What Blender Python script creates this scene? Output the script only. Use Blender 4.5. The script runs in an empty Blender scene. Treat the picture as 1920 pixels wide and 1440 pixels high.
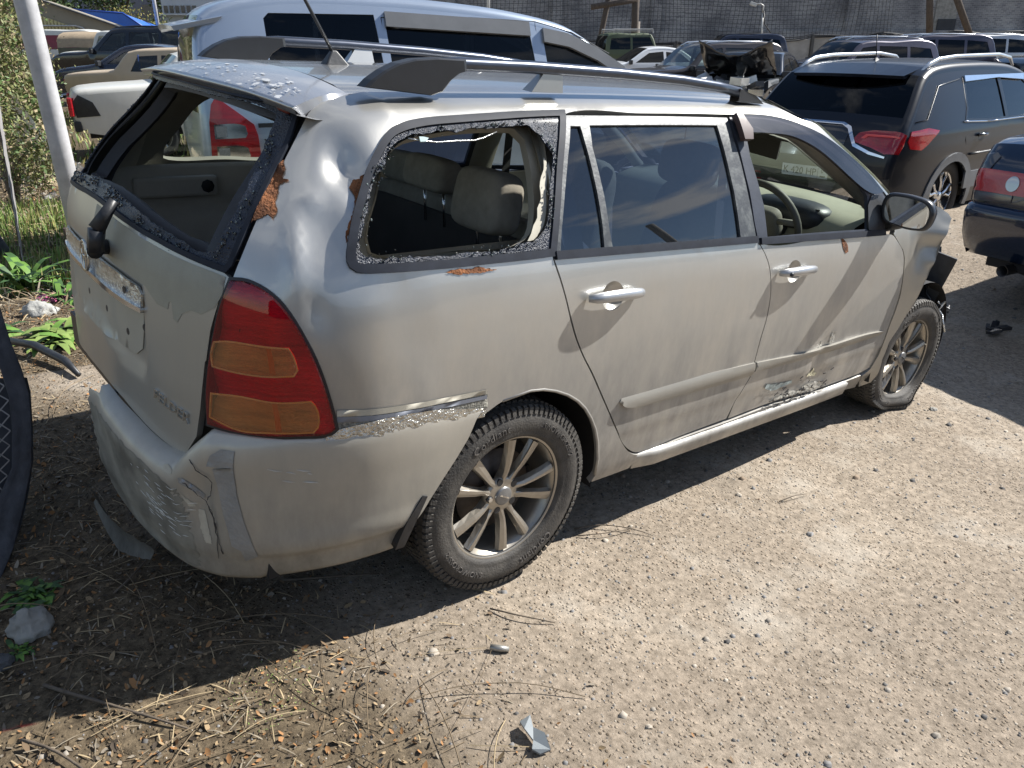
import bpy, bmesh, math, random
import numpy as np
from mathutils import Vector, Matrix, noise
from mathutils.geometry import delaunay_2d_cdt
R_ = math.radians
rnd = random.Random(7)
sc = bpy.context.scene
# ------------------------------------------------------------------ camera
CAM_POS = Vector((-1.3839, -2.3873, 1.5883)); YAW, PITCH, ROLL, FPX = .71710, -.40520, .08250, 1507.14
fw = Vector((math.sin(YAW)*math.cos(PITCH), math.cos(YAW)*math.cos(PITCH), math.sin(PITCH)))
rt = Vector((math.cos(YAW), -math.sin(YAW), 0)); up = rt.cross(fw)
r2 = math.cos(ROLL)*rt + math.sin(ROLL)*up; u2 = -math.sin(ROLL)*rt + math.cos(ROLL)*up
cd = bpy.data.cameras.new('camera'); co = bpy.data.objects.new('camera', cd); sc.collection.objects.link(co)
m = Matrix((r2, u2, -fw)).transposed().to_4x4(); m.translation = CAM_POS; co.matrix_world = m
cd.sensor_width = 36; cd.lens = FPX/1920*36; cd.clip_end = 600; cd.clip_start = .05; sc.camera = co
# ------------------------------------------------------------------ world, sun, exposure
SUN_TO = Vector((1.0, -.27, 1.0)).normalized()
SUN_EL = math.asin(SUN_TO.z); SUN_AZ = math.atan2(SUN_TO.x, SUN_TO.y)
w = bpy.data.worlds.new('World'); sc.world = w; w.use_nodes = True
nt = w.node_tree; nt.nodes.clear()
def N(t, **k):
    n = nt.nodes.new(t)
    for a, b in k.items(): setattr(n, a, b)
    return n
sky = N('ShaderNodeTexSky', sky_type='NISHITA', sun_disc=False, sun_elevation=SUN_EL, sun_rotation=SUN_AZ, air_density=1.0, dust_density=.05, ozone_density=3.0)
bg = N('ShaderNodeBackground'); bg.inputs['Strength'].default_value = .062
tc = N('ShaderNodeTexCoord'); mp = N('ShaderNodeMapping'); mp.inputs['Scale'].default_value = (1, 1, 3.2)
nz = N('ShaderNodeTexNoise'); nz.inputs['Scale'].default_value = 2.6; nz.inputs['Detail'].default_value = 7; nz.inputs['Roughness'].default_value = .55
cr = N('ShaderNodeValToRGB'); cr.color_ramp.elements[0].position = .52; cr.color_ramp.elements[1].position = .62
mx = N('ShaderNodeMixRGB'); mx.inputs['Color2'].default_value = (9.0, 9.2, 9.6, 1)
ms = N('ShaderNodeMath', operation='MULTIPLY'); ms.inputs[1].default_value = .8
wo = N('ShaderNodeOutputWorld')
L = nt.links.new
L(tc.outputs['Generated'], mp.inputs['Vector']); L(mp.outputs['Vector'], nz.inputs['Vector']); L(nz.outputs['Fac'], cr.inputs['Fac'])
sp_=N('ShaderNodeSeparateXYZ'); L(tc.outputs['Generated'],sp_.inputs[0]); hz=N('ShaderNodeMapRange'); hz.inputs['From Min'].default_value=.02; hz.inputs['From Max'].default_value=.10; L(sp_.outputs['Z'],hz.inputs['Value']); mh_=N('ShaderNodeMath',operation='MULTIPLY'); L(cr.outputs['Color'],mh_.inputs[0]); L(hz.outputs[0],mh_.inputs[1]); L(mh_.outputs[0], ms.inputs[0]); L(ms.outputs[0], mx.inputs['Fac']); L(sky.outputs['Color'], mx.inputs['Color1'])
L(mx.outputs['Color'], bg.inputs['Color']); L(bg.outputs['Background'], wo.inputs['Surface'])
sl = bpy.data.lights.new('sun', 'SUN'); sl.energy = 5.0; sl.angle = R_(.53); sl.color = (1, .965, .91)
so = bpy.data.objects.new('sun', sl); sc.collection.objects.link(so); so.rotation_euler = SUN_TO.to_track_quat('Z', 'Y').to_euler()
sc.view_settings.view_transform = 'Standard'; sc.view_settings.look = 'None'; sc.view_settings.gamma = 1; sc.view_settings.exposure = 0.92
sc.view_settings.use_curve_mapping = False
sc.cycles.max_bounces = 8; sc.cycles.transparent_max_bounces = 16

# ------------------------------------------------------------------ materials
MATS = {}
def M(name, col, rough=.5, metal=0, coat=0, var=.15, scale=6, bump=0, bscale=60, spec=.5, col2=None, dust=0, dust_refl_z=None, dust_refl_col=(.265, .245, .215), coatr=.08, detail=4, stretch=None, emit=0, thr=None):
    """principled material with noise colour variation, optional bump, optional dust low on the thing, which can also carry a painted reflection tone"""
    if name in MATS: return MATS[name]
    mt = bpy.data.materials.new(name); mt.use_nodes = True; t = mt.node_tree; b = t.nodes['Principled BSDF']
    def n(ty, **k):
        q = t.nodes.new(ty)
        for a, c in k.items(): setattr(q, a, c)
        return q
    geo = n('ShaderNodeTexCoord'); vec = geo.outputs['Object']
    if stretch:
        mpp = n('ShaderNodeMapping'); mpp.inputs['Scale'].default_value = stretch; t.links.new(vec, mpp.inputs['Vector']); vec = mpp.outputs['Vector']
    ns = n('ShaderNodeTexNoise'); ns.inputs['Scale'].default_value = scale; ns.inputs['Detail'].default_value = detail; ns.inputs['Roughness'].default_value = .6
    t.links.new(vec, ns.inputs['Vector'])
    ramp = n('ShaderNodeValToRGB'); lo, hi = thr or (.3, .7)
    ramp.color_ramp.elements[0].position = lo; ramp.color_ramp.elements[1].position = hi
    c1 = [max(0, c*(1-var)) for c in col]; c2 = list(col2) if col2 else [min(1, c*(1+var)) for c in col]
    ramp.color_ramp.elements[0].color = (*c1, 1); ramp.color_ramp.elements[1].color = (*c2, 1)
    t.links.new(ns.outputs['Fac'], ramp.inputs['Fac']); colout = ramp.outputs['Color']
    b.inputs['Roughness'].default_value = rough; b.inputs['Metallic'].default_value = metal
    b.inputs['Specular IOR Level'].default_value = spec
    b.inputs['Coat Weight'].default_value = coat; b.inputs['Coat Roughness'].default_value = coatr
    if dust:
        dn = n('ShaderNodeTexNoise'); dn.inputs['Scale'].default_value = 9; dn.inputs['Detail'].default_value = 8; dn.inputs['Roughness'].default_value = .7
        wp = n('ShaderNodeNewGeometry'); dm = n('ShaderNodeMapping'); dm.inputs['Scale'].default_value = (1, 1, .35); t.links.new(wp.outputs['Position'], dm.inputs['Vector']); t.links.new(dm.outputs['Vector'], dn.inputs['Vector'])
        sx = n('ShaderNodeSeparateXYZ'); t.links.new(wp.outputs['Position'], sx.inputs[0])
        mr = n('ShaderNodeMapRange'); z0, z1 = dust_refl_z or (.25, 1.1)
        mr.inputs['From Min'].default_value = z0; mr.inputs['From Max'].default_value = z1; mr.inputs['To Min'].default_value = 1; mr.inputs['To Max'].default_value = .12
        t.links.new(sx.outputs['Z'], mr.inputs['Value'])
        r3 = n('ShaderNodeMapRange'); r3.inputs['From Min'].default_value = .35; r3.inputs['From Max'].default_value = .7; t.links.new(dn.outputs['Fac'], r3.inputs['Value'])
        m0 = n('ShaderNodeMath', operation='MULTIPLY_ADD'); m0.inputs[1].default_value = .6; m0.inputs[2].default_value = .4; t.links.new(r3.outputs[0], m0.inputs[0])
        m1 = n('ShaderNodeMath', operation='MULTIPLY'); t.links.new(mr.outputs[0], m1.inputs[0]); t.links.new(m0.outputs[0], m1.inputs[1])
        m2 = n('ShaderNodeMath', operation='MULTIPLY'); m2.inputs[1].default_value = dust; m2.use_clamp = True; t.links.new(m1.outputs[0], m2.inputs[0])
        mxx = n('ShaderNodeMixRGB'); mxx.inputs['Color2'].default_value = (*dust_refl_col, 1); t.links.new(m2.outputs[0], mxx.inputs['Fac']); t.links.new(colout, mxx.inputs['Color1']); colout = mxx.outputs['Color']
        for key, to in (('Roughness', .75), ('Metallic', 0), ('Coat Weight', 0)):
            q = n('ShaderNodeMapRange'); q.inputs['To Min'].default_value = b.inputs[key].default_value; q.inputs['To Max'].default_value = to
            t.links.new(m2.outputs[0], q.inputs['Value']); t.links.new(q.outputs[0], b.inputs[key])
    t.links.new(colout, b.inputs['Base Color'])
    if bump:
        bn = n('ShaderNodeTexNoise'); bn.inputs['Scale'].default_value = bscale; bn.inputs['Detail'].default_value = 5; t.links.new(vec, bn.inputs['Vector'])
        bp = n('ShaderNodeBump'); bp.inputs['Strength'].default_value = bump; bp.inputs['Distance'].default_value = .01
        t.links.new(bn.outputs['Fac'], bp.inputs['Height']); t.links.new(bp.outputs['Normal'], b.inputs['Normal'])
    if emit: b.inputs['Emission Color'].default_value = (*col, 1); b.inputs['Emission Strength'].default_value = emit
    MATS[name] = mt; return mt
def GLASS(name, tint, dark=.5, dustc=None, dust=0., rough=.02, refl=1.0, ior=1.55):
    """thin pane: tinted see-through + mirror reflection by angle + optional dust film"""
    mt = bpy.data.materials.new(name); mt.use_nodes = True; t = mt.node_tree; t.nodes.clear()
    n = lambda ty: t.nodes.new(ty)
    tr = n('ShaderNodeBsdfTransparent'); tr.inputs['Color'].default_value = (*tint, 1)
    gl = n('ShaderNodeBsdfGlossy'); gl.inputs['Roughness'].default_value = rough; gl.inputs['Color'].default_value = (refl,)*3+(1,)
    df = n('ShaderNodeBsdfDiffuse'); df.inputs['Color'].default_value = (*(dustc or (.35, .33, .28)), 1)
    fr = n('ShaderNodeFresnel'); bfg = n('ShaderNodeNewGeometry'); mi = n('ShaderNodeMapRange'); mi.inputs['To Min'].default_value = ior; mi.inputs['To Max'].default_value = 1/ior; t.links.new(bfg.outputs['Backfacing'], mi.inputs['Value']); t.links.new(mi.outputs[0], fr.inputs['IOR'])
    m1 = n('ShaderNodeMixShader'); m2 = n('ShaderNodeMixShader'); o = n('ShaderNodeOutputMaterial')
    nz2 = n('ShaderNodeTexNoise'); nz2.inputs['Scale'].default_value = 5; nz2.inputs['Detail'].default_value = 6
    tcc = n('ShaderNodeTexCoord'); t.links.new(tcc.outputs['Object'], nz2.inputs['Vector'])
    mm = n('ShaderNodeMath'); mm.operation = 'MULTIPLY'; mm.inputs[1].default_value = dust*2; t.links.new(nz2.outputs['Fac'], mm.inputs[0])
    t.links.new(mm.outputs[0], m1.inputs[0]); t.links.new(tr.outputs[0], m1.inputs[1]); t.links.new(df.outputs[0], m1.inputs[2])
    t.links.new(fr.outputs[0], m2.inputs[0]); t.links.new(m1.outputs[0], m2.inputs[1]); t.links.new(gl.outputs[0], m2.inputs[2]); t.links.new(m2.outputs[0], o.inputs['Surface'])
    MATS[name] = mt; return mt

# ------------------------------------------------------------------ object helpers
COL = sc.collection
def tag(o, label=None, cat=None, group=None, kind=None):
    if label: o['label'] = label
    if cat: o['category'] = cat
    if group: o['group'] = group
    if kind: o['kind'] = kind
    return o
def thing(name, label, cat, loc=(0, 0, 0), rz=0, group=None):
    o = bpy.data.objects.new(name, None); COL.objects.link(o); o.location = loc; o.rotation_euler = (0, 0, rz); o.empty_display_size = .2
    return tag(o, label, cat, group)
def obj(name, V, F, mat, parent=None, smooth=False, label=None):
    me = bpy.data.meshes.new(name); me.from_pydata([tuple(map(float, v)) for v in V], [], [tuple(map(int, f)) for f in F])
    if smooth: me.polygons.foreach_set('use_smooth', [True]*len(me.polygons))
    mats = mat if isinstance(mat, (list, tuple)) else [mat]
    for q in mats: me.materials.append(q)
    me.update(); o = bpy.data.objects.new(name, me); COL.objects.link(o)
    if parent: o.parent = parent
    if label: o['label'] = label
    return o
class MB:
    """collects boxes, tubes, plates into one mesh"""
    def __init__(s): s.V = []; s.F = []
    def add(s, V, F):
        b = len(s.V); s.V += [tuple(v) for v in V]; s.F += [tuple(b+i for i in f) for f in F]; return s
    def box(s, c, d, rz=0, rx=0, ry=0, taper=1):
        m = Matrix.Rotation(rz, 3, 'Z') @ Matrix.Rotation(ry, 3, 'Y') @ Matrix.Rotation(rx, 3, 'X'); V = []
        for k in (-1, 1):
            for a, b in ((-1, -1), (1, -1), (1, 1), (-1, 1)):
                q = taper if k > 0 else 1
                V.append(tuple(Vector(c)+m @ Vector((a*d[0]/2*q, b*d[1]/2*q, k*d[2]/2))))
        return s.add(V, [(3, 2, 1, 0), (4, 5, 6, 7), (0, 1, 5, 4), (1, 2, 6, 5), (2, 3, 7, 6), (3, 0, 4, 7)])
    def tube(s, P, r, n=8, cap=True):
        P = [Vector(p) for p in P]; rr = r if isinstance(r, (list, tuple)) else [r]*len(P); V = []; F = []
        ref = Vector((0, 0, 1)); prev = None
        for i, p in enumerate(P):
            d = (P[min(i+1, len(P)-1)]-P[max(i-1, 0)]); d = d.normalized() if d.length > 1e-9 else Vector((0, 0, 1))
            a = prev if prev is not None else (ref if abs(d.z) < .95 else Vector((1, 0, 0)))
            a = (a-d*a.dot(d)); a = a.normalized() if a.length > 1e-6 else d.orthogonal().normalized(); b = d.cross(a); prev = a
            for k in range(n):
                t = 2*math.pi*k/n; V.append(p+(a*math.cos(t)+b*math.sin(t))*rr[i])
        for i in range(len(P)-1):
            for k in range(n): F.append((i*n+k, i*n+(k+1) % n, (i+1)*n+(k+1) % n, (i+1)*n+k))
        if cap: F.append(tuple(range(n))[::-1]); F.append(tuple((len(P)-1)*n+k for k in range(n)))
        return s.add(V, F)
    def build(s, name, mat, parent=None, smooth=False, label=None, bevel=0):
        o = obj(name, s.V, s.F, mat, parent, smooth, label)
        if bevel:
            b = o.modifiers.new('bevel', 'BEVEL'); b.width = bevel; b.segments = 2; b.limit_method = 'ANGLE'
        return o
def tube(name, P, r, mat, parent=None, n=8, label=None): return MB().tube(P, r, n).build(name, mat, parent, True, label)
def grid_faces(nu, nv, wrap=False, flip=False):
    F = []
    for i in range(nu-1):
        for j in range(nv if wrap else nv-1):
            a, b, c, d = i*nv+j, i*nv+(j+1) % nv, (i+1)*nv+(j+1) % nv, (i+1)*nv+j
            F.append((d, c, b, a) if flip else (a, b, c, d))
    return F
def lathe(prof, n=48, axis='Y'):
    """profile of (along axis, radius)"""
    V = []
    for y, r in prof:
        for k in range(n):
            t = 2*math.pi*k/n; V.append((r*math.cos(t), y, r*math.sin(t)) if axis == 'Y' else (r*math.cos(t), r*math.sin(t), y))
    return V, grid_faces(len(prof), n, True, axis != 'Y')
def cushion(name, c, d, mat, parent, e=.35, rot=(0, 0, 0), n=14, label=None, taper=1., bulge=0.):
    """rounded cushion (superellipsoid) centred at c with full sizes d"""
    V = []; m = Matrix.Rotation(rot[2], 3, 'Z') @ Matrix.Rotation(rot[1], 3, 'Y') @ Matrix.Rotation(rot[0], 3, 'X')
    sg = lambda x, p: math.copysign(abs(x)**p, x)
    for i in range(n+1):
        a = -math.pi/2+math.pi*i/n
        for j in range(2*n):
            b = math.pi*j/n
            x, y, z = sg(math.cos(a), e)*sg(math.cos(b), e), sg(math.cos(a), e)*sg(math.sin(b), e), sg(math.sin(a), e)
            tp = 1+(taper-1)*(z+1)/2
            V.append(Vector(c)+m @ Vector((x*d[0]/2*(1+bulge*(1-z*z)), y*d[1]/2*tp, z*d[2]/2)))
    return obj(name, V, grid_faces(n+1, 2*n, True), mat, parent, True, label)
def text_mesh(s, size, depth=.002, spacing=1.0, shear=0, align='CENTER'):
    cu = bpy.data.curves.new('letters', 'FONT'); cu.body = s; cu.size = size; cu.extrude = depth; cu.align_x = align; cu.align_y = 'CENTER'; cu.space_character = spacing; cu.shear = shear; cu.resolution_u = 2
    o = bpy.data.objects.new('letters', cu); COL.objects.link(o); bpy.context.view_layer.update()
    me = bpy.data.meshes.new_from_object(o.evaluated_get(bpy.context.evaluated_depsgraph_get()))
    V = [tuple(v.co) for v in me.vertices]; F = [tuple(p.vertices) for p in me.polygons]
    bpy.data.objects.remove(o); bpy.data.curves.remove(cu); bpy.data.meshes.remove(me); return V, F
def letters(name, s, size, origin, ex, ey, mat, parent, depth=.002, label=None, spacing=1., shear=0):
    """text laid on a plane through origin with axes ex (reading direction) and ey (up)"""
    V, F = text_mesh(s, size, depth, spacing, shear); o = Vector(origin); ex = Vector(ex).normalized(); ey = Vector(ey).normalized(); ez = ex.cross(ey)
    return obj(name, [o+ex*v[0]+ey*v[1]+ez*v[2] for v in V], F, mat, parent, False, label)
def copy_tree(o, parent=None, loc=None, rz=None, label=None, group=None):
    c = o.copy(); COL.objects.link(c); c.parent = parent
    if loc is not None: c.location = loc
    if rz is not None: c.rotation_euler = (0, 0, rz)
    if label: c['label'] = label
    if group: c['group'] = group
    for ch in list(o.children): copy_tree(ch, c)
    return c

# ------------------------------------------------------------------ outlines cut out of curved surfaces
def smooth_loop(P, step, corner=38):
    P = np.array(P, float); n = len(P); out = []
    d = np.roll(P, -1, 0)-P; ln = np.hypot(d[:, 0], d[:, 1])+1e-9; u = d/ln[:, None]; up_ = np.roll(u, 1, 0)
    ang = np.degrees(np.arccos(np.clip((u*up_).sum(1), -1, 1))); tan = (u+up_); tan /= (np.hypot(tan[:, 0], tan[:, 1])+1e-9)[:, None]
    for i in range(n):
        j = (i+1) % n; a, b, l = P[i], P[j], ln[i]
        ta = u[i] if ang[i] > corner else tan[i]; tb = u[i] if ang[j] > corner else tan[j]
        k = max(1, int(math.ceil(l/step)))
        for q in range(k):
            t = q/k; out.append((2*t**3-3*t**2+1)*a+(t**3-2*t**2+t)*l*ta+(-2*t**3+3*t**2)*b+(t**3-t**2)*l*tb)
    return np.array(out)
def inside(P, L_):
    x, y = P[:, 0], P[:, 1]; r = np.zeros(len(P), bool); j = len(L_)-1
    for i in range(len(L_)):
        xi, yi = L_[i]; xj, yj = L_[j]
        c = ((yi > y) != (yj > y)) & (x < (xj-xi)*(y-yi)/(yj-yi+1e-12)+xi); r ^= c; j = i
    return r
def inset(P, d):
    """move a loop inwards by d (positive) or outwards"""
    P = np.array(P, float); A = .5*np.sum(P[:, 0]*np.roll(P[:, 1], -1)-np.roll(P[:, 0], -1)*P[:, 1]); s = 1 if A > 0 else -1
    e = np.roll(P, -1, 0)-P; e /= (np.hypot(e[:, 0], e[:, 1])+1e-9)[:, None]; nn = np.stack([-e[:, 1], e[:, 0]], 1)*s; npv = np.roll(nn, 1, 0)
    q = nn+npv; l = (q*q).sum(1); q = q*(2/np.maximum(l, .8))[:, None]/1.0
    return P+q*d
def jag(P, amp, seed, freq=90):
    P = np.array(P, float); c = P.mean(0); out = []
    for p in P:
        v = Vector((p[0]*freq, p[1]*freq, seed)); q = noise.noise_vector(v); out.append((p[0]+q[0]*amp, p[1]+q[1]*amp))
    return np.array(out)
def cut(outer, holes=(), step=.02, densify=True, smooth=True):
    loops = [np.array(L_) for L_ in [outer, *holes]]
    if densify: loops = [smooth_loop(L_, step, 38 if smooth else 1) for L_ in loops]
    o = loops[0]; x0, y0 = o.min(0); x1, y1 = o.max(0)
    gx, gy = np.meshgrid(np.arange(x0+step/2, x1, step), np.arange(y0+step/2, y1, step)); gx = gx+(np.arange(gx.shape[0]) % 2)[:, None]*step/2
    G = np.stack([gx.ravel(), gy.ravel()], 1); k = inside(G, o)
    for h in loops[1:]: k &= ~inside(G, h)
    G = G[k]; allb = np.concatenate(loops)
    if len(G):
        keep = np.ones(len(G), bool)
        for i in range(0, len(G), 2000):
            dd = ((G[i:i+2000, None]-allb[None])**2).sum(-1).min(1); keep[i:i+2000] = dd > (step*.55)**2
        G = G[keep]
    V = [Vector(p) for p in allb]+[Vector(p) for p in G]; E = []; b = 0
    for L_ in loops:
        n = len(L_); E += [(b+i, b+(i+1) % n) for i in range(n)]; b += n
    r = delaunay_2d_cdt(V, E, [], 0, 1e-6); P2 = np.array([tuple(v) for v in r[0]]); T = np.array([f for f in r[2] if len(f) == 3])
    c = P2[T].mean(1); k = inside(c, o)
    for h in loops[1:]: k &= ~inside(c, h)
    T = T[k]; a = P2[T]; ar = (a[:, 1, 0]-a[:, 0, 0])*(a[:, 2, 1]-a[:, 0, 1])-(a[:, 2, 0]-a[:, 0, 0])*(a[:, 1, 1]-a[:, 0, 1])
    T[ar < 0] = T[ar < 0][:, ::-1]
    return P2, T[np.abs(ar) > 1e-12]
def normals(f, P, e=2e-3):
    s, v = P[:, 0], P[:, 1]; n = np.cross(f(s+e, v)-f(s-e, v), f(s, v+e)-f(s, v-e)); return n/(np.linalg.norm(n, axis=1)+1e-12)[:, None]
def panel(name, outer, f, mat, parent=None, holes=(), step=.022, lip=.012, off=0., mirror=False, label=None, smooth=True, densify=True, disp=None, back=False):
    """sheet cut to the outline (s,v) and its holes, laid on the surface f, with a turned-in edge of depth lip"""
    P2, T = cut(outer, holes, step, densify, smooth); n = normals(f, P2); X = f(P2[:, 0], P2[:, 1])+n*off
    if disp is not None: X = X+n*disp(P2[:, 0], P2[:, 1], X)[:, None]
    cnt = {}
    for t in T:
        for i in range(3):
            a, b = int(t[i]), int(t[(i+1) % 3]); cnt[(a, b)] = 1
    B = [e for e in cnt if (e[1], e[0]) not in cnt]
    V = list(X); F = [tuple(t) for t in T]; sm = [True]*len(F)
    if lip:
        ids = {}
        for a, b in B:
            for q in (a, b):
                if q not in ids: ids[q] = (len(V), len(V)+1); V.append(X[q]); V.append(X[q]-n[q]*lip)
            F.append((ids[a][0], ids[a][1], ids[b][1], ids[b][0])); sm.append(False)
    if back:
        b0 = len(V); V += list(X-n*max(lip, .002)); F += [tuple(b0+q for q in t[::-1]) for t in T]; sm += [True]*len(T)
    V = np.array(V)
    if mirror: V[:, 1] *= -1; F = [q[::-1] for q in F]
    o = obj(name, V, F, mat, parent, False, label); o.data.polygons.foreach_set('use_smooth', sm)
    if disp is None:
        nn_ = np.zeros((len(V), 3)); nn_[:len(P2)] = n*[1, -1 if mirror else 1, 1]
        o.data.normals_split_custom_set_from_vertices([tuple(q) for q in nn_])
    return o

# ---- body surface of the estate car: s runs along the side (and round the rear corner), v runs up the section
_Y=np.array([.772,.805,.822,.833,.842,.845,.842,.832,.815,.796,.720,.645,.618,.575,.50,.38,.20,0.])
_Z=np.array([.20,.26,.34,.48,.62,.74,.84,.93,1.0,1.05,1.22,1.36,1.395,1.425,1.450,1.468,1.480,1.484])
_V=np.concatenate([[0],np.cumsum(np.hypot(np.diff(_Y),np.diff(_Z)))])
VMAX=_V[-1]
def cinterp(x,X,Y):
    x=np.asarray(x,float); X=np.asarray(X,float);Y=np.asarray(Y,float)
    m=np.empty_like(Y); d=np.diff(Y)/np.diff(X)
    m[1:-1]=(d[:-1]*np.diff(X)[1:]+d[1:]*np.diff(X)[:-1])/(X[2:]-X[:-2]); m[0]=d[0]; m[-1]=d[-1]
    i=np.clip(np.searchsorted(X,x)-1,0,len(X)-2); h=X[i+1]-X[i]; t=(x-X[i])/h
    lin=(x<X[0])|(x>X[-1])
    y=((1+2*t)*(1-t)**2)*Y[i]+t*(1-t)**2*h*m[i]+t*t*(3-2*t)*Y[i+1]+t*t*(t-1)*h*m[i+1]
    yl=np.where(x<X[0],Y[0]+m[0]*(x-X[0]),Y[-1]+m[-1]*(x-X[-1]))
    return np.where(lin,yl,y)
X0=-.25
def rear_x(v):
    z=cinterp(v,_V,_Z)
    return np.interp(z,[.2,.45,.7,.95,1.05,1.2,1.36,1.40,1.484],[-.865,-.885,-.885,-.87,-.84,-.755,-.63,-.60,-.58])
def expo(v):
    z=cinterp(v,_V,_Z); return np.interp(z,[.3,.7,1.05,1.4],[3.0,2.8,2.65,2.8])
def zshift(x,z):
    x=np.asarray(x,float); up=np.clip((z-.30)/.70,0,1); dn=np.clip((1.39-z)/.34,0,1)
    w=np.minimum(up,dn); w=w*w*(3-2*w)
    return .038*(1.0-x)*w+np.where(z>1.0,-(.012*np.clip(.8-x,0,9)**2+.02*np.clip(x-.8,0,9)**2)*np.clip((z-1.0)/.35,0,1),0)
def dent(x,z):
    # inward dents of the rear quarter panel (metres)
    g=lambda cx,cz,sx,sz,a=0:np.exp(-(((x-cx)*np.cos(a)+(z-cz)*np.sin(a))/sx)**2-((-(x-cx)*np.sin(a)+(z-cz)*np.cos(a))/sz)**2)
    return DENTS(g,x,z)
def DENTS(g,x,z): return 0*x
def body(s,v,front=True):
    s=np.asarray(s,float); v=np.asarray(v,float); s,v=np.broadcast_arrays(s,v)
    W=cinterp(v,_V,_Y); z=cinterp(v,_V,_Z); D=X0-rear_x(v); n=expo(v)
    th=np.clip((X0-s)/.85,0,None); st,ct=np.sin(th),np.cos(th)
    Ws=np.maximum(W,1e-3)
    r=(np.abs(st/D)**n+np.abs(ct/Ws)**n)**(-1/n)
    x=np.where(s<X0,X0-r*st,s)
    y=np.where(s<X0,r*ct,W*(1-.03*np.clip(s-1.6,0,9)**2))
    z=z+zshift(x,z)
    return np.stack([x,-y,z],-1)
def roofp(x,v):
    x=np.asarray(x,float); v=np.asarray(v,float); x,v=np.broadcast_arrays(x,v)
    W=cinterp(v,_V,_Y); z=cinterp(v,_V,_Z); D=X0-rear_x(v); n=expo(v)
    q=np.clip((X0-x)/D,0,.999); y=W*(1-q**n)**(1/n)*(1-.03*np.clip(x-1.6,0,9)**2)
    return np.stack([x,-y,z+zshift(x,z)],-1)
def vz(z): return np.interp(z,_Z,_V)
# bumper skin: s along the car, w 0 (top edge) .. 1 (bottom edge)
_BW=[0,.04,.13,.18,.36,.60,.78,.85,1.0]
_BO=np.array([[.000,.018,.044,.053,.050,.047,.045,.040,.036],   # tail: outward offset
              [.000,.004,.009,.011,.013,.013,.013,.001,-.003]]) # side
_BZ=np.array([0,.01,.06,.12,.34,.60,.78,.85,1.0])
def bumper(s,w):
    s=np.asarray(s,float); w=np.asarray(w,float); s,w=np.broadcast_arrays(s,w)
    zt=np.interp(s,[-1.6,-1.47,-1.2,-1.02,-.96,-.91,-.86,-.3,-.13],[.60,.60,.585,.562,.565,.62,.668,.672,.66])
    zb=np.interp(s,[-1.6,-1.2,-.95,-.86,-.6,-.48,-.38],[.25,.24,.222,.218,.25,.265,.272])
    k=np.clip((-s-.62)/.36,0,1); k=k*k*(3-2*k)
    o=(1-k)*cinterp(w,_BW,_BO[1])+k*cinterp(w,_BW,_BO[0]); q=np.interp(w,_BW,_BZ); z=zt+(zb-zt)*q
    # undo the belt shear so that z is true height
    X=body(s,vz(z)); z2=z-(X[...,2]-z); X=body(s,vz(z2)); e=1e-3; T=body(s+e,vz(z2))-body(s-e,vz(z2)); n=np.stack([T[...,1],-T[...,0],0*o],-1); n/=np.linalg.norm(n,axis=-1)[...,None]+1e-9
    return X+n*o[...,None]
def wingf(s,v):
    # front wing skin, pushed outwards towards its torn front end
    s=np.asarray(s,float); v=np.asarray(v,float); s,v=np.broadcast_arrays(s,v); X=body(s,v); k=np.clip(s-2.22,0,None)
    return X+np.stack([0*k,-.55*k*k/(k+.05),0*k],-1)
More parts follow.
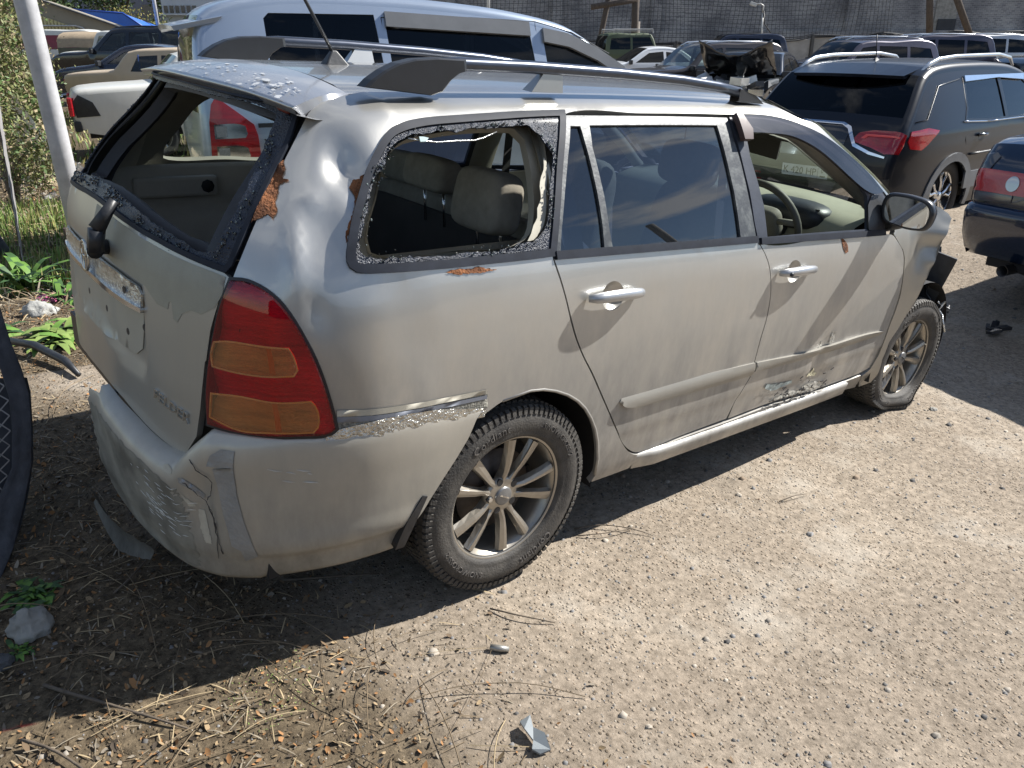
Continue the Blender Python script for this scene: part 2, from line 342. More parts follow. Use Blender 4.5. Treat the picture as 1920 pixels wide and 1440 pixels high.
SV={"qwin":[[-0.52,0.849],[-0.519,0.875],[-0.512,0.904],[-0.502,0.948],[-0.483,1.007],[-0.462,1.062],[-0.44,1.112],[-0.414,1.153],[-0.386,1.188],[-0.357,1.216],[-0.33,1.232],[-0.294,1.243],[-0.244,1.252],[-0.194,1.258],[-0.097,1.263],[0.027,1.269],[0.138,1.274],[0.207,1.276],[0.283,1.277],[0.217,1.135],[0.173,1.018],[0.139,0.923],[0.107,0.832],[0.024,0.829],[-0.102,0.827],[-0.219,0.825],[-0.331,0.825],[-0.431,0.824],[-0.477,0.824],[-0.501,0.827],[-0.515,0.837]],"qhole":[[-0.474,0.862],[-0.492,0.879],[-0.483,0.917],[-0.459,0.985],[-0.44,1.046],[-0.428,1.077],[-0.403,1.115],[-0.382,1.13],[-0.37,1.159],[-0.346,1.184],[-0.32,1.199],[-0.289,1.211],[-0.245,1.218],[-0.212,1.22],[-0.166,1.225],[-0.122,1.22],[-0.073,1.227],[-0.013,1.227],[0.051,1.23],[0.122,1.234],[0.148,1.211],[0.163,1.179],[0.178,1.156],[0.181,1.128],[0.158,1.074],[0.135,1.019],[0.122,0.981],[0.104,0.929],[0.079,0.901],[0.052,0.878],[-0.01,0.871],[-0.037,0.862],[-0.096,0.855],[-0.174,0.859],[-0.232,0.855],[-0.288,0.857],[-0.36,0.858],[-0.411,0.857],[-0.45,0.856]],"rframe":[[0.28,1.265],[0.496,1.262],[0.72,1.26],[0.906,1.258],[1.039,1.257],[1.034,1.17],[1.047,1.085],[1.053,0.992],[1.058,0.907],[1.064,0.82],[0.697,0.821],[0.357,0.826],[0.106,0.821],[0.106,0.838],[0.133,0.924],[0.17,1.018],[0.218,1.135]],"rvent":[[0.286,1.229],[0.325,1.228],[0.323,1.175],[0.324,1.084],[0.322,1.012],[0.316,0.915],[0.309,0.843],[0.134,0.839],[0.153,0.904],[0.195,1.017],[0.242,1.134]],"rpane":[[0.363,1.23],[0.966,1.227],[0.964,1.183],[0.971,1.086],[0.976,0.993],[0.975,0.918],[0.974,0.837],[0.701,0.838],[0.343,0.843],[0.341,0.895],[0.347,0.995],[0.348,1.083],[0.347,1.159]],"rdoor":[[0.106,0.821],[0.357,0.826],[0.697,0.821],[1.068,0.817],[1.102,0.781],[1.134,0.732],[1.158,0.668],[1.169,0.612],[1.172,0.531],[1.164,0.449],[1.164,0.353],[1.165,0.295],[1.133,0.239],[1.11,0.181],[1.095,0.118],[0.806,0.115],[0.644,0.107],[0.584,0.115],[0.537,0.142],[0.492,0.185],[0.447,0.247],[0.394,0.321],[0.336,0.401],[0.283,0.474],[0.235,0.534],[0.196,0.594],[0.174,0.639],[0.147,0.707],[0.129,0.756]],"fframe":[[1.055,1.26],[1.19,1.266],[1.317,1.259],[1.473,1.23],[1.617,1.178],[1.754,1.117],[1.884,1.052],[2.027,0.977],[2.084,0.921],[2.009,0.866],[1.972,0.802],[1.775,0.805],[1.479,0.809],[1.076,0.812],[1.066,0.885],[1.066,0.992],[1.058,1.076],[1.049,1.187]],"fopen":[[1.113,1.233],[1.233,1.235],[1.363,1.225],[1.475,1.203],[1.602,1.153],[1.721,1.095],[1.827,1.029],[1.883,0.967],[1.85,0.832],[1.483,0.835],[1.132,0.834],[1.136,0.944],[1.123,1.032],[1.107,1.119]],"visor":[[1.059,1.255],[1.185,1.261],[1.313,1.255],[1.47,1.226],[1.615,1.174],[1.752,1.113],[1.882,1.047],[1.984,0.979],[1.902,0.971],[1.831,0.986],[1.725,1.033],[1.628,1.084],[1.532,1.13],[1.44,1.162],[1.35,1.182],[1.218,1.19],[1.092,1.193],[1.054,1.197]],"fdoor":[[1.086,0.812],[1.479,0.809],[1.775,0.805],[1.972,0.802],[2.069,0.793],[2.112,0.765],[2.164,0.726],[2.192,0.687],[2.208,0.638],[2.229,0.57],[2.246,0.499],[2.248,0.456],[2.246,0.403],[2.252,0.353],[2.253,0.265],[2.245,0.166],[2.219,0.101],[2.136,0.091],[1.981,0.092],[1.705,0.1],[1.383,0.118],[1.11,0.115],[1.114,0.18],[1.137,0.238],[1.17,0.294],[1.169,0.352],[1.169,0.448],[1.177,0.53],[1.173,0.611],[1.162,0.667],[1.139,0.732],[1.107,0.781],[1.075,0.817]],"arch":[[-0.385,0.116],[-0.343,0.209],[-0.324,0.231],[-0.297,0.268],[-0.252,0.321],[-0.196,0.377],[-0.128,0.428],[-0.065,0.455],[0.035,0.465],[0.087,0.459],[0.137,0.445],[0.191,0.422],[0.237,0.394],[0.276,0.361],[0.311,0.32],[0.341,0.274],[0.362,0.225],[0.383,0.154],[0.395,0.083]],"bumptop":[[-0.877,0.448],[-0.785,0.446],[-0.733,0.443],[-0.647,0.451],[-0.582,0.459],[-0.468,0.467],[-0.319,0.461],[-0.163,0.451],[-0.133,0.426]],"bumpbot":[[-0.894,0.002],[-0.745,0.055],[-0.586,0.091],[-0.477,0.101],[-0.386,0.107]],"lamp":[[-0.797,0.783],[-0.756,0.785],[-0.699,0.763],[-0.66,0.725],[-0.622,0.663],[-0.596,0.604],[-0.571,0.522],[-0.559,0.469],[-0.572,0.459],[-0.647,0.452],[-0.711,0.447],[-0.785,0.446],[-0.875,0.449],[-0.872,0.512],[-0.861,0.58],[-0.844,0.648],[-0.825,0.716]],"amb1":[[-0.836,0.642],[-0.805,0.649],[-0.701,0.65],[-0.662,0.651],[-0.651,0.633],[-0.644,0.607],[-0.652,0.594],[-0.706,0.588],[-0.781,0.587],[-0.843,0.59],[-0.845,0.617]],"amb2":[[-0.852,0.526],[-0.78,0.533],[-0.693,0.529],[-0.616,0.536],[-0.608,0.527],[-0.601,0.509],[-0.603,0.477],[-0.612,0.466],[-0.641,0.464],[-0.709,0.46],[-0.784,0.456],[-0.861,0.472]],"gate_r":[[-0.972,0.344],[-0.916,0.406],[-0.896,0.477],[-0.873,0.588],[-0.869,0.592],[-0.852,0.662],[-0.823,0.738],[-0.797,0.788]],"gate_b":[[-1.472,0.39],[-1.334,0.385],[-1.207,0.372],[-1.093,0.358],[-1.02,0.349],[-0.972,0.344]],"gate_glassbot":[[-1.795,0.871],[-1.66,0.857],[-1.431,0.86],[-1.225,0.833],[-1.051,0.824],[-0.896,0.805],[-0.817,0.796],[-0.8,0.795]],"hopen":[[-1.375,0.898],[-1.182,0.883],[-1.038,0.866],[-0.947,0.848],[-0.891,0.835],[-0.845,0.85],[-0.792,0.998],[-0.743,1.177],[-0.7,1.259]],"roofgap":[[-0.593,1.274],[-0.546,1.32],[-0.47,1.368],[-0.412,1.381]],"apil":[[1.483,1.271],[1.591,1.245],[1.682,1.182],[1.804,1.116],[1.938,1.05],[2.033,0.996],[2.116,0.943]],"mould":[[0.429,0.35],[0.44,0.363],[0.654,0.366],[1.165,0.351],[1.165,0.295],[0.671,0.312],[0.485,0.322],[0.448,0.333]],"mouldf":[[1.178,0.35],[1.636,0.327],[1.73,0.33],[2.158,0.316],[2.195,0.306],[2.153,0.288],[1.752,0.29],[1.654,0.291],[1.17,0.315]],"rust1":[[-0.487,1.085],[-0.492,1.065],[-0.484,1.046],[-0.484,1.023],[-0.494,0.988],[-0.512,0.941],[-0.52,0.913],[-0.519,0.897],[-0.502,0.948],[-0.483,1.007],[-0.462,1.062],[-0.444,1.1],[-0.444,1.108],[-0.455,1.106],[-0.46,1.095],[-0.477,1.1]],"rust2":[[-0.259,0.814],[-0.22,0.818],[-0.183,0.816],[-0.163,0.82],[-0.136,0.813],[-0.101,0.809],[-0.126,0.804],[-0.165,0.803],[-0.192,0.805],[-0.23,0.806]],"rust3":[[1.628,0.806],[1.652,0.796],[1.677,0.774],[1.684,0.748],[1.663,0.743],[1.645,0.763],[1.636,0.784]],"rust4":[[-0.673,1.135],[-0.668,1.11],[-0.676,1.08],[-0.656,1.072],[-0.687,1.061],[-0.688,1.034],[-0.693,0.993],[-0.688,0.979],[-0.697,0.945],[-0.714,0.961],[-0.73,0.945],[-0.742,0.939],[-0.753,0.928],[-0.743,0.962],[-0.726,1.029],[-0.712,1.071],[-0.696,1.112]],"strip":[[-0.558,0.511],[-0.124,0.495],[-0.119,0.446],[-0.172,0.452],[-0.557,0.465]],"strip2":[[-0.585,0.45],[-0.557,0.465],[-0.145,0.45],[-0.123,0.439],[-0.133,0.426],[-0.381,0.432],[-0.58,0.424]],"fender":[[2.069,0.797],[2.505,0.881],[2.588,0.879],[2.685,0.845],[2.675,0.814],[2.629,0.74],[2.579,0.672],[2.543,0.581],[2.478,0.486],[2.423,0.479],[2.384,0.435],[2.35,0.386]],"tape":[[-0.882,0.369],[-0.849,0.392],[-0.807,0.397],[-0.815,0.353],[-0.809,0.286],[-0.793,0.212],[-0.762,0.115],[-0.8,0.087],[-0.81,0.12],[-0.837,0.128],[-0.842,0.167],[-0.856,0.219],[-0.867,0.293],[-0.881,0.33],[-0.898,0.337]],"shell":[[-0.794,0.784],[-0.783,0.814],[-0.741,0.935],[-0.694,1.082],[-0.645,1.19],[-0.603,1.257],[-0.593,1.274],[-0.546,1.32],[-0.47,1.368],[-0.412,1.381],[-0.33,1.392],[-0.2,1.392],[-0.07,1.392],[0.06,1.392],[0.19,1.392],[0.32,1.392],[0.45,1.392],[0.58,1.392],[0.71,1.392],[0.84,1.392],[0.97,1.392],[1.1,1.392],[1.23,1.392],[1.36,1.392],[1.483,1.271],[1.591,1.245],[1.682,1.182],[1.804,1.116],[1.938,1.05],[2.033,0.996],[2.116,0.943],[2.116,0.892],[2.076,0.893],[2.077,0.948],[2.03,0.985],[1.886,1.06],[1.756,1.125],[1.622,1.188],[1.48,1.241],[1.326,1.27],[1.199,1.276],[1.063,1.271],[0.865,1.271],[0.604,1.271],[0.285,1.269],[0.275,1.262],[0.218,1.138],[0.171,1.019],[0.135,0.929],[0.101,0.834],[0.101,0.822],[0.123,0.756],[0.141,0.708],[0.167,0.64],[0.189,0.595],[0.228,0.535],[0.275,0.475],[0.328,0.402],[0.386,0.323],[0.439,0.249],[0.484,0.187],[0.537,0.134],[0.584,0.107],[0.645,0.099],[0.807,0.107],[1.098,0.105],[1.389,0.107],[1.715,0.087],[1.994,0.078],[2.148,0.078],[2.165,0.063],[2.247,-0.04],[2.027,-0.003],[1.773,-0.002],[1.402,0.029],[1.175,0.014],[0.928,0.033],[0.715,0.04],[0.531,0.04],[0.386,0.044],[0.395,0.083],[0.383,0.154],[0.362,0.225],[0.341,0.274],[0.311,0.32],[0.276,0.361],[0.237,0.394],[0.191,0.422],[0.137,0.445],[0.087,0.459],[0.035,0.465],[-0.065,0.455],[-0.121,0.433],[-0.163,0.451],[-0.319,0.461],[-0.468,0.467],[-0.558,0.461],[-0.557,0.468],[-0.57,0.522],[-0.594,0.604],[-0.619,0.664],[-0.658,0.726],[-0.697,0.766],[-0.754,0.788]],"tape_a":[[-0.847,0.185],[-0.824,0.15],[-0.79,0.15],[-0.794,0.235],[-0.824,0.241],[-0.857,0.242]],"tape_b":[[-0.843,0.254],[-0.794,0.235],[-0.791,0.38],[-0.778,0.554],[-0.752,0.789],[-0.788,0.844],[-0.791,0.751],[-0.813,0.72],[-0.818,0.633],[-0.829,0.513],[-0.837,0.346]],"tape_c":[[-0.933,0.227],[-0.922,0.241],[-0.873,0.399],[-0.878,0.42],[-0.933,0.258]],"tape_d":[[-0.845,0.82],[-0.814,0.81],[-0.826,0.947],[-0.86,0.922]],"chip_a":[[-0.939,0.315],[-0.932,0.344],[-0.9,0.455],[-0.918,0.445],[-0.929,0.379]],"chip_b":[[-0.897,0.478],[-0.88,0.495],[-0.865,0.725],[-0.882,0.716],[-0.895,0.599]],"chip_c":[[-0.993,0.142],[-0.981,0.12],[-0.958,0.15],[-0.959,0.175],[-0.982,0.171]],"crack_a":[[-0.902,0.16],[-0.889,0.206],[-0.874,0.263],[-0.847,0.323],[-0.853,0.396],[-0.866,0.431]],"crack_b":[[-0.933,0.232],[-0.91,0.315],[-0.887,0.379],[-0.866,0.431],[-0.855,0.502],[-0.848,0.599],[-0.844,0.706],[-0.838,0.817]],"crack_c":[[-0.866,0.431],[-0.853,0.541],[-0.848,0.664],[-0.859,0.895]],"torn":[[0.158,1.137],[0.165,1.121],[0.166,1.109],[0.153,1.074],[0.133,1.02],[0.128,0.996],[0.11,0.943],[0.094,0.915],[0.079,0.901],[0.052,0.88],[0.03,0.878],[0.048,0.899],[0.062,0.923],[0.081,0.945],[0.089,0.975],[0.111,1.005],[0.117,1.044],[0.131,1.075],[0.147,1.098]],"wire":[[-0.269,1.205],[-0.234,1.198],[-0.182,1.19],[-0.125,1.192],[-0.066,1.191],[-0.036,1.197],[0.016,1.214]],"chip":[[-0.237,1.211],[-0.223,1.21],[-0.21,1.206],[-0.221,1.196],[-0.238,1.196]],"scr_a":[[1.294,0.23],[1.385,0.213],[1.496,0.2],[1.505,0.184],[1.435,0.182],[1.366,0.181],[1.325,0.196],[1.292,0.214]],"scr_b":[[1.363,0.132],[1.425,0.137],[1.51,0.129],[1.508,0.147],[1.593,0.127],[1.619,0.145],[1.674,0.148],[1.75,0.136],[1.78,0.107],[1.707,0.099],[1.6,0.116],[1.506,0.121],[1.388,0.126]],"scr_c":[[1.604,0.194],[1.629,0.209],[1.648,0.228],[1.677,0.199],[1.703,0.187],[1.685,0.176],[1.64,0.189]],"scr_d":[[1.697,0.401],[1.725,0.384],[1.734,0.341],[1.701,0.338],[1.698,0.371]],"scr_e":[[1.628,0.36],[1.647,0.351],[1.651,0.333],[1.637,0.338]],"sail":[[1.912,0.971],[1.982,0.97],[2.064,0.921],[2.009,0.866],[1.972,0.806],[1.845,0.828],[1.868,0.931]],"gatelip":[[-0.797,0.788],[-0.8,0.795],[-0.817,0.796],[-0.896,0.805],[-1.051,0.824],[-1.225,0.833],[-1.431,0.86],[-1.66,0.857],[-1.795,0.871]],"gpatch":[[-1.079,0.704],[-1.043,0.682],[-0.998,0.68],[-0.991,0.699],[-0.981,0.698],[-0.978,0.663],[-0.964,0.657],[-0.943,0.682],[-0.911,0.695],[-0.882,0.692],[-0.842,0.714],[-0.82,0.747],[-0.803,0.785],[-0.895,0.796],[-0.989,0.803],[-1.094,0.79],[-1.103,0.731]],"wing":[[2.241,0.353],[2.243,0.268],[2.238,0.168],[2.223,0.097],[2.168,0.069],[2.259,-0.034],[2.299,-0.001],[2.29,0.064],[2.271,0.151],[2.272,0.238],[2.294,0.307],[2.312,0.389],[2.337,0.448],[2.341,0.511],[2.352,0.568],[2.368,0.644],[2.381,0.697],[2.398,0.767],[2.428,0.837],[2.447,0.88],[2.438,0.905],[2.403,0.929],[2.375,0.936],[2.345,0.938],[2.22,0.889],[2.102,0.843],[2.074,0.801],[2.117,0.764],[2.171,0.725],[2.202,0.686],[2.217,0.637],[2.233,0.569],[2.244,0.499],[2.245,0.457],[2.245,0.405]]}
# ================================================================== terrain frame
FH = Vector((math.sin(YAW), math.cos(YAW), 0)); RT = Vector((FH.y, -FH.x, 0)); RHO = .078
TILT = Matrix.Rotation(-RHO, 3, FH)
def terr(x, y):
    """height of the ground: level round the estate car, then falling gently to the left and rising to the right"""
    x = np.asarray(x, float); y = np.asarray(y, float)
    u = RT.x*(x-CAM_POS.x)+RT.y*(y-CAM_POS.y); d = np.maximum.reduce([x-3.6, -1.6-x, y-1.4, -2.6-y, 0*x+0*y]); S = np.clip(d/3.0, 0, 1); S = S*S*(3-2*S)
    k = np.clip((FH.x*(x-CAM_POS.x)+FH.y*(y-CAM_POS.y)+6)/6, 0, 1)
    return math.tan(RHO)*u*S*k
def set_on_ground(o, x, y, yaw, dz=0, s=1.0):
    m = (TILT @ Matrix.Rotation(yaw, 3, 'Z')).to_4x4() @ Matrix.Scale(s, 4); m.translation = (x, y, float(terr(x, y))+dz); o.matrix_world = m; return o
# ================================================================== the silver estate car
def dent_depth(s, v, X=None):
    g = lambda cs, cv, a, b, th=0: np.exp(-(((s-cs)*math.cos(th)+(v-cv)*math.sin(th))/a)**2-((-(s-cs)*math.sin(th)+(v-cv)*math.cos(th))/b)**2)
    d = -.030*g(-.50, 1.13, .055, .075, .3)-.016*g(-.565, .93, .07, .13)+.012*g(-.645, .86, .022, .11, .05)+.008*g(-.60, 1.02, .03, .03, .5)
    d += -.012*g(-.455, 1.02, .05, .035)-.010*g(-.70, 1.05, .03, .06)-.007*g(-.60, .74, .03, .05, .4)-.006*g(-.42, .80, .10, .06)
    q = (s < -.30)*(v > .72)*(v < 1.33)
    rip = np.array([noise.noise(Vector((a*9, b*7, 3.3))) for a, b in zip(s, v)])
    return d+rip*.0035*np.where(s < -.3, 1, .10)
def drip(s, v, X=None):
    return np.array([noise.noise(Vector((a*4, b*6, 8.1))) for a, b in zip(s, v)])*.0006
PAINT = M('paint', (.54, .53, .495), .29, .78, .9, .05, 3, .03, 500, dust=.92, dust_refl_z=(.50, 1.06), dust_refl_col=(.175, .163, .145), coatr=.035)  # dust tone also paints in the darker ground reflection below the shoulder line
PAINTR = M('tailgate_paint', (.42, .42, .385), .38, .60, .5, .06, 2, dust=.5, dust_refl_z=(.2, 1.3), coatr=.15)
BUMPAINT = M('bumper_paint', (.50, .475, .415), .40, .45, .45, .08, 5, .012, 200, dust=1.0, dust_refl_z=(.24, .70), dust_refl_col=(.17, .158, .13))
RUST = M('rust', (.12, .045, .02), .9, 0, 0, .5, 28, .8, 160, col2=(.33, .125, .045))
BLACK = M('black_trim', (.022, .024, .028), .45, 0, 0, .3, 20, .1)
FRAMEP = M('door_frame_grey', (.038, .045, .062), .5, 0, 0, .25, 12, .05, 90, spec=.3)
FRAMEW = M('worn_frame_grey', (.050, .058, .068), .5, .1, 0, .25, 30, .1, 90, col2=(.11, .12, .12), thr=(.45, .70))
RUBBER = M('rubber_seal', (.020, .024, .034), .6, 0, 0, .2, 30, spec=.18)
BEIGE = M('beige_plastic', (.36, .33, .27), .65, 0, 0, .08, 10, .1, 300)
BEIGED = M('beige_trim', (.25, .235, .19), .7, 0, 0, .1, 10, .1, 300)
FABRIC = M('seat_fabric', (.27, .245, .195), .95, 0, 0, .15, 25, .25, 700)
DARKIN = M('dark_inside', (.014, .014, .015), .8, 0, 0, .2)
CARPET = M('carpet', (.03, .028, .026), .98, 0, 0, .3, 40, .3, 300)
DASHTOP = M('dash_top', (.36, .35, .26), .7, 0, 0, .06, 10, .1, 300)
GLASSBLK = M('broken_glass_band', (.010, .014, .028), .34, 0, .12, .4, 30, .7, 200, col2=(.022, .032, .055), coatr=.12)
CRUMBLE = M('crumbled_glass', (.07, .09, .10), .08, 0, 1, .8, 130, 1.0, 260, col2=(.30, .36, .34), thr=(.52, .64), coatr=.02)
CHROME = M('chrome', (.7, .7, .7), .12, 1, 0, .05)
BARE = M('bare_metal', (.62, .63, .62), .25, .9, 0, .35, 70, .5, 130)
ALLOY = M('alloy', (.38, .35, .30), .38, .75, .2, .12, 14, .03, 90)
TYRE = M('tyre_rubber', (.040, .038, .036), .72, 0, 0, .25, 14, .25, 160, col2=(.085, .078, .068))
DISC = M('brake_disc', (.12, .10, .085), .5, .6, 0, .3, 20)
LAMPR = M('red_lens', (.34, .008, .014), .12, 0, 1, .35, 3, .12, 120, stretch=(1, 1, 14), coatr=.04)
LAMPA = M('amber_lens', (.42, .145, .03), .16, 0, 1, .25, 3, .25, 60, stretch=(1, 1, 22), coatr=.05)
LAMPA2 = M('amber_edge', (.42, .15, .05), .2, 0, 1, .1, 3)
TAPE = M('duct_tape', (.30, .31, .31), .45, .25, 0, .12, 18, .3, 90)
CREAM = M('primer', (.46, .43, .35), .7, 0, 0, .12, 30)
RSHELL = GLASS('red_lamp_shell', (.93, .04, .07), rough=.03, dust=.16, dustc=(.50, .02, .055)); ASHELL = GLASS('amber_lamp_shell', (.95, .50, .22), rough=.04, dust=.24, dustc=(.52, .27, .11)); REFL = M('lamp_reflector', (.80, .74, .70), .30, .35, 0, .35, 5, .9, 70, stretch=(1, 1, 16))
MIRROR = M('mirror_glass', (.9, .9, .9), .02, 1, 0, 0)
WGLASS = GLASS('tinted_window', (.20, .25, .35), rough=.004, dust=.012, ior=1.9)
WGLASS2 = GLASS('clear_window', (.78, .86, .82), dust=.03)
WSCREEN = GLASS('dusty_windscreen', (.62, .70, .66), dust=.16, dustc=(.36, .40, .36))
VISORM = GLASS('smoked_visor', (.10, .09, .10), dust=.12, dustc=(.20, .20, .24), rough=.12)

car = thing('estate_car', 'battered silver estate car with broken rear windows, dented rear corner and flat front tyre', 'car')
def A(k): return np.array(SV[k])
def mir(P): return P  # same (s,v) on the mirrored side
qw = A('qwin'); qh = A('qhole')
# side panels -------------------------------------------------------
for mrr in (False, True):
    sh = A('shell'); dd = dent_depth if not mrr else drip
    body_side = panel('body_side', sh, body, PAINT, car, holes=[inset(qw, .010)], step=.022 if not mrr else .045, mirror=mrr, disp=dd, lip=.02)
rq = panel('rubber_seal', inset(qw, -.003), body, RUBBER, car, holes=[inset(qw, .019)], step=.02, off=.006, lip=.012, label='rubber seal round the broken quarter window')
panel('rubber_seal', inset(qw, -.003), body, RUBBER, car, holes=[inset(qw, .019)], step=.03, off=.006, lip=.012, mirror=True)
gr = panel('broken_glass', inset(qw, .020), body, GLASSBLK, car, holes=[jag(smooth_loop(qh, .012), .006, 1.5, 120)], step=.014, lip=.004, off=.001, densify=True, smooth=False, label='black printed border left of the smashed quarter window')
# crumbs of safety glass still hanging on the border
def crumbs(name, loop, f, parent, dens, spread, seed, size=.0020, mat=CRUMBLE, mirror=False, offs=.004, vtop=None):
    L_ = smooth_loop(loop, dens); n = normals(f, L_); X = f(L_[:, 0], L_[:, 1]); q = MB(); r = random.Random(seed)
    for i in range(len(L_)):
        if vtop and L_[i][1] > vtop: continue
        if noise.noise(Vector((L_[i][0]*14, L_[i][1]*14, seed*3.7)))+r.uniform(-.25, .25) < .13: continue
        s = size*r.uniform(.5, 1.5); j = L_[i]+np.array([r.gauss(0, spread), r.gauss(0, spread)]); p = f(j[0], j[1])+n[i]*offs
        q.box(p, (s*1.4, s, s*r.uniform(.6, 1.6)), r.uniform(0, 3), r.uniform(0, 3), r.uniform(0, 3))
    if mirror: q.V = [(a, -b, c) for a, b, c in q.V]
    o = q.build(name, mat, parent); o['kind'] = 'stuff'; return o
crumbs('glass_crumbs', inset(qw, .034), body, car, .0035, .008, 4)
crumbs('glass_crumbs', inset(qh, -.006), body, car, .004, .004, 5, .003)
panel('window_pane', inset(qw, .020), body, WGLASS2, car, step=.05, lip=0, mirror=True)
# inner window surrounds
INN = lambda d: (lambda s, v: body(s, v)+np.array([0, 1, 0])*0)
trim_hole = np.array([(-.455, .875), (-.46, .92), (-.42, 1.03), (-.36, 1.16), (-.30, 1.205), (-.20, 1.225), (0, 1.24), (.09, 1.235), (.115, 1.2), (.10, 1.05), (.075, .95), (.05, .90), (0, .872), (-.2, .868), (-.43, .866)])
for mrr in (False, True):
    panel('inner_trim', [(-.70, .50), (-.66, .95), (-.54, 1.30), (.20, 1.30), (.16, .90), (.30, .50)], body, BEIGED, car, holes=[trim_hole], step=.04, off=-.045, lip=-.025, mirror=mrr)

panel('torn_tape_strip', A('torn'), body, CREAM, gr, step=.02, off=-.012, lip=.002, label='torn pale strip of tape')
X = body(A('wire')[:, 0], A('wire')[:, 1]); tube('loose_wire', X+[0, .01, 0], .0022, BARE, gr, 6)
panel('glass_chip', A('chip'), body, M('pale_glass', (.45, .55, .55), .1, 0, 1), gr, step=.02, lip=.004)

# doors --------------------------------------------------------------
def door_skin_disp(s, v, X=None):
    d = drip(s, v); g = lambda cs, cv, a, b: np.exp(-((s-cs)/a)**2-((v-cv)/b)**2)
    # character line low on the doors and knocks round the scratches
    d += .006*np.clip((v-.10)/.10, 0, 1)*np.clip((.23-v)/.02, 0, 1)*0
    d += -.006/(1+np.exp((v-.215)/.006))
    d += -.010*g(1.66, .27, .05, .10)-.008*g(1.50, .16, .12, .03)-.006*g(1.72, .17, .06, .03)
    return d
def side_mould(o_, parent, mrr):
    panel('side_moulding', o_, body, M('moulding_paint', (.30, .285, .25), .42, .5, .3, .08, 4, dust=.7, dust_refl_z=(.3, .9), dust_refl_col=(.16, .15, .13)), parent, step=.012, off=.012, lip=.016, mirror=mrr, disp=lambda s, v, X: -.004*((v-.325)/.02)**2*np.minimum(1, 1)-(.006*np.exp(-((s-1.66)/.03)**2)))
def handle(s0, s1, v, parent, mrr, key):
    q = MB(); sgn = -1 if not mrr else 1
    P = []; Rr = []
    for i in range(13):
        t = i/12; s = s0+(s1-s0)*t; X = body(s, v+.004*math.sin(math.pi*t)); n = normals(body, np.array([[s, v]]))[0]
        P.append(X+n*(.010+.024*math.sin(math.pi*t)**.35)); Rr.append(.0175*(.60+.40*math.sin(math.pi*t)**.4))
    if mrr: P = [(p[0], -p[1], p[2]) for p in P]
    h = q.tube(P, Rr, 12).build('door_handle', M('handle_paint', (.40, .41, .42), .3, .5, .5, .06, 8), parent, True)
    # grip recess: a dished bowl let into the skin
    return h
def bowl(s, v): return (s-.0, v)
def door(kind, mrr):
    F_ = A('rframe') if kind == 'rear_door' else A('fframe'); D_ = A('rdoor') if kind == 'rear_door' else A('fdoor')
    hs, hv = (.335, .700) if kind == 'rear_door' else (1.305, .697)
    th_ = np.linspace(0, 2*math.pi, 28, endpoint=False); bowl_o = np.stack([hs+.047*np.cos(th_), hv+.043*np.sin(th_)], 1)
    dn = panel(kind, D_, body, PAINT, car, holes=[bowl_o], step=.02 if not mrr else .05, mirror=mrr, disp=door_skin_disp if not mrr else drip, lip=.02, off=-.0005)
    bs = lambda s, v: body(s, v)
    def bd(s, v, X): r = np.sqrt(((s-hs)/.047)**2+((v-hv)/.043)**2); return -.022*np.clip(1-r**2.5, 0, 1)
    if kind == 'front_door' and not mrr: X = body(hs-.085, hv+.006); MB().tube([X+np.array([0, -.036, 0]), X+np.array([0, -.0475, 0])], .0075, 14).build('lock_cylinder', BLACK, dn, True)
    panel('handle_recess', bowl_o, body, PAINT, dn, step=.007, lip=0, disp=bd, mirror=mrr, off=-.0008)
    if kind == 'rear_door':
        panel('window_frame', F_, body, FRAMEW if not mrr else FRAMEP, dn, holes=[A('rvent'), A('rpane')], step=.03, off=-.002, lip=.014, mirror=mrr, smooth=False)
        panel('window_pane', inset(A('rpane'), -.004), body, WGLASS, dn, step=.05, off=-.010, lip=0, mirror=mrr, smooth=False)
        panel('vent_pane', inset(A('rvent'), -.004), body, WGLASS, dn, step=.05, off=-.010, lip=0, mirror=mrr, smooth=False)
        # divider bar proud between the panes, belt strip
        dv = np.array([(300, 150), (368, 145), (410, 330), (470, 560), (520, 850), (562, 1160), (500, 1150), (478, 950), (430, 700), (380, 480), (330, 260)])
    else:
        panel('window_frame', F_, body, FRAMEP, dn, holes=[A('fopen')], step=.03, off=-.002, lip=.014, mirror=mrr, smooth=False)
        if mrr: panel('window_pane', inset(A('fopen'), -.004), body, WGLASS2, dn, step=.05, off=-.010, lip=0, mirror=True, smooth=False)
        panel('mirror_sail', A('sail'), body, BLACK, dn, step=.03, off=.004, lip=.008, mirror=mrr, smooth=False)
        if not mrr:
            panel('window_visor', A('visor'), body, VISORM, dn, step=.012, off=.012, lip=.010, disp=lambda s, v, X: .010*np.clip((1.25-v)/.06, 0, 1), label='smoked plastic rain visor')
            panel('visor_clip', [(1.053, 1.255), (1.085, 1.255), (1.115, 1.20), (1.10, 1.165), (1.052, 1.165)], body, M('brown_clip', (.08, .05, .045), .4), dn, step=.02, off=.03, lip=.02)
    # belt strip along the bottom of the glass
    if kind == 'rear_door': a, b, va, vb = .110, 1.062, .829, .825
    else: a, b, va, vb = 1.080, 1.985, .818, .808
    st = [(a, va-.010), (b, vb-.010), (b, vb+.014), (a, va+.014)]
    panel('belt_strip', st, body, RUBBER, dn, step=.02, off=.009, lip=.016, mirror=mrr, smooth=False)
    handle(hs-.112, hs+.112, hv+.004, dn, mrr, kind)
    side_mould(A('mould') if kind == 'rear_door' else A('mouldf'), dn, mrr)
    return dn
rdoor = door('rear_door', False); fdoor = door('front_door', False); door('rear_door', True); door('front_door', True)
panel('rust_patch', A('rust3'), body, RUST, fdoor, step=.01, off=.0012, lip=0, label='streak of rust below the window')
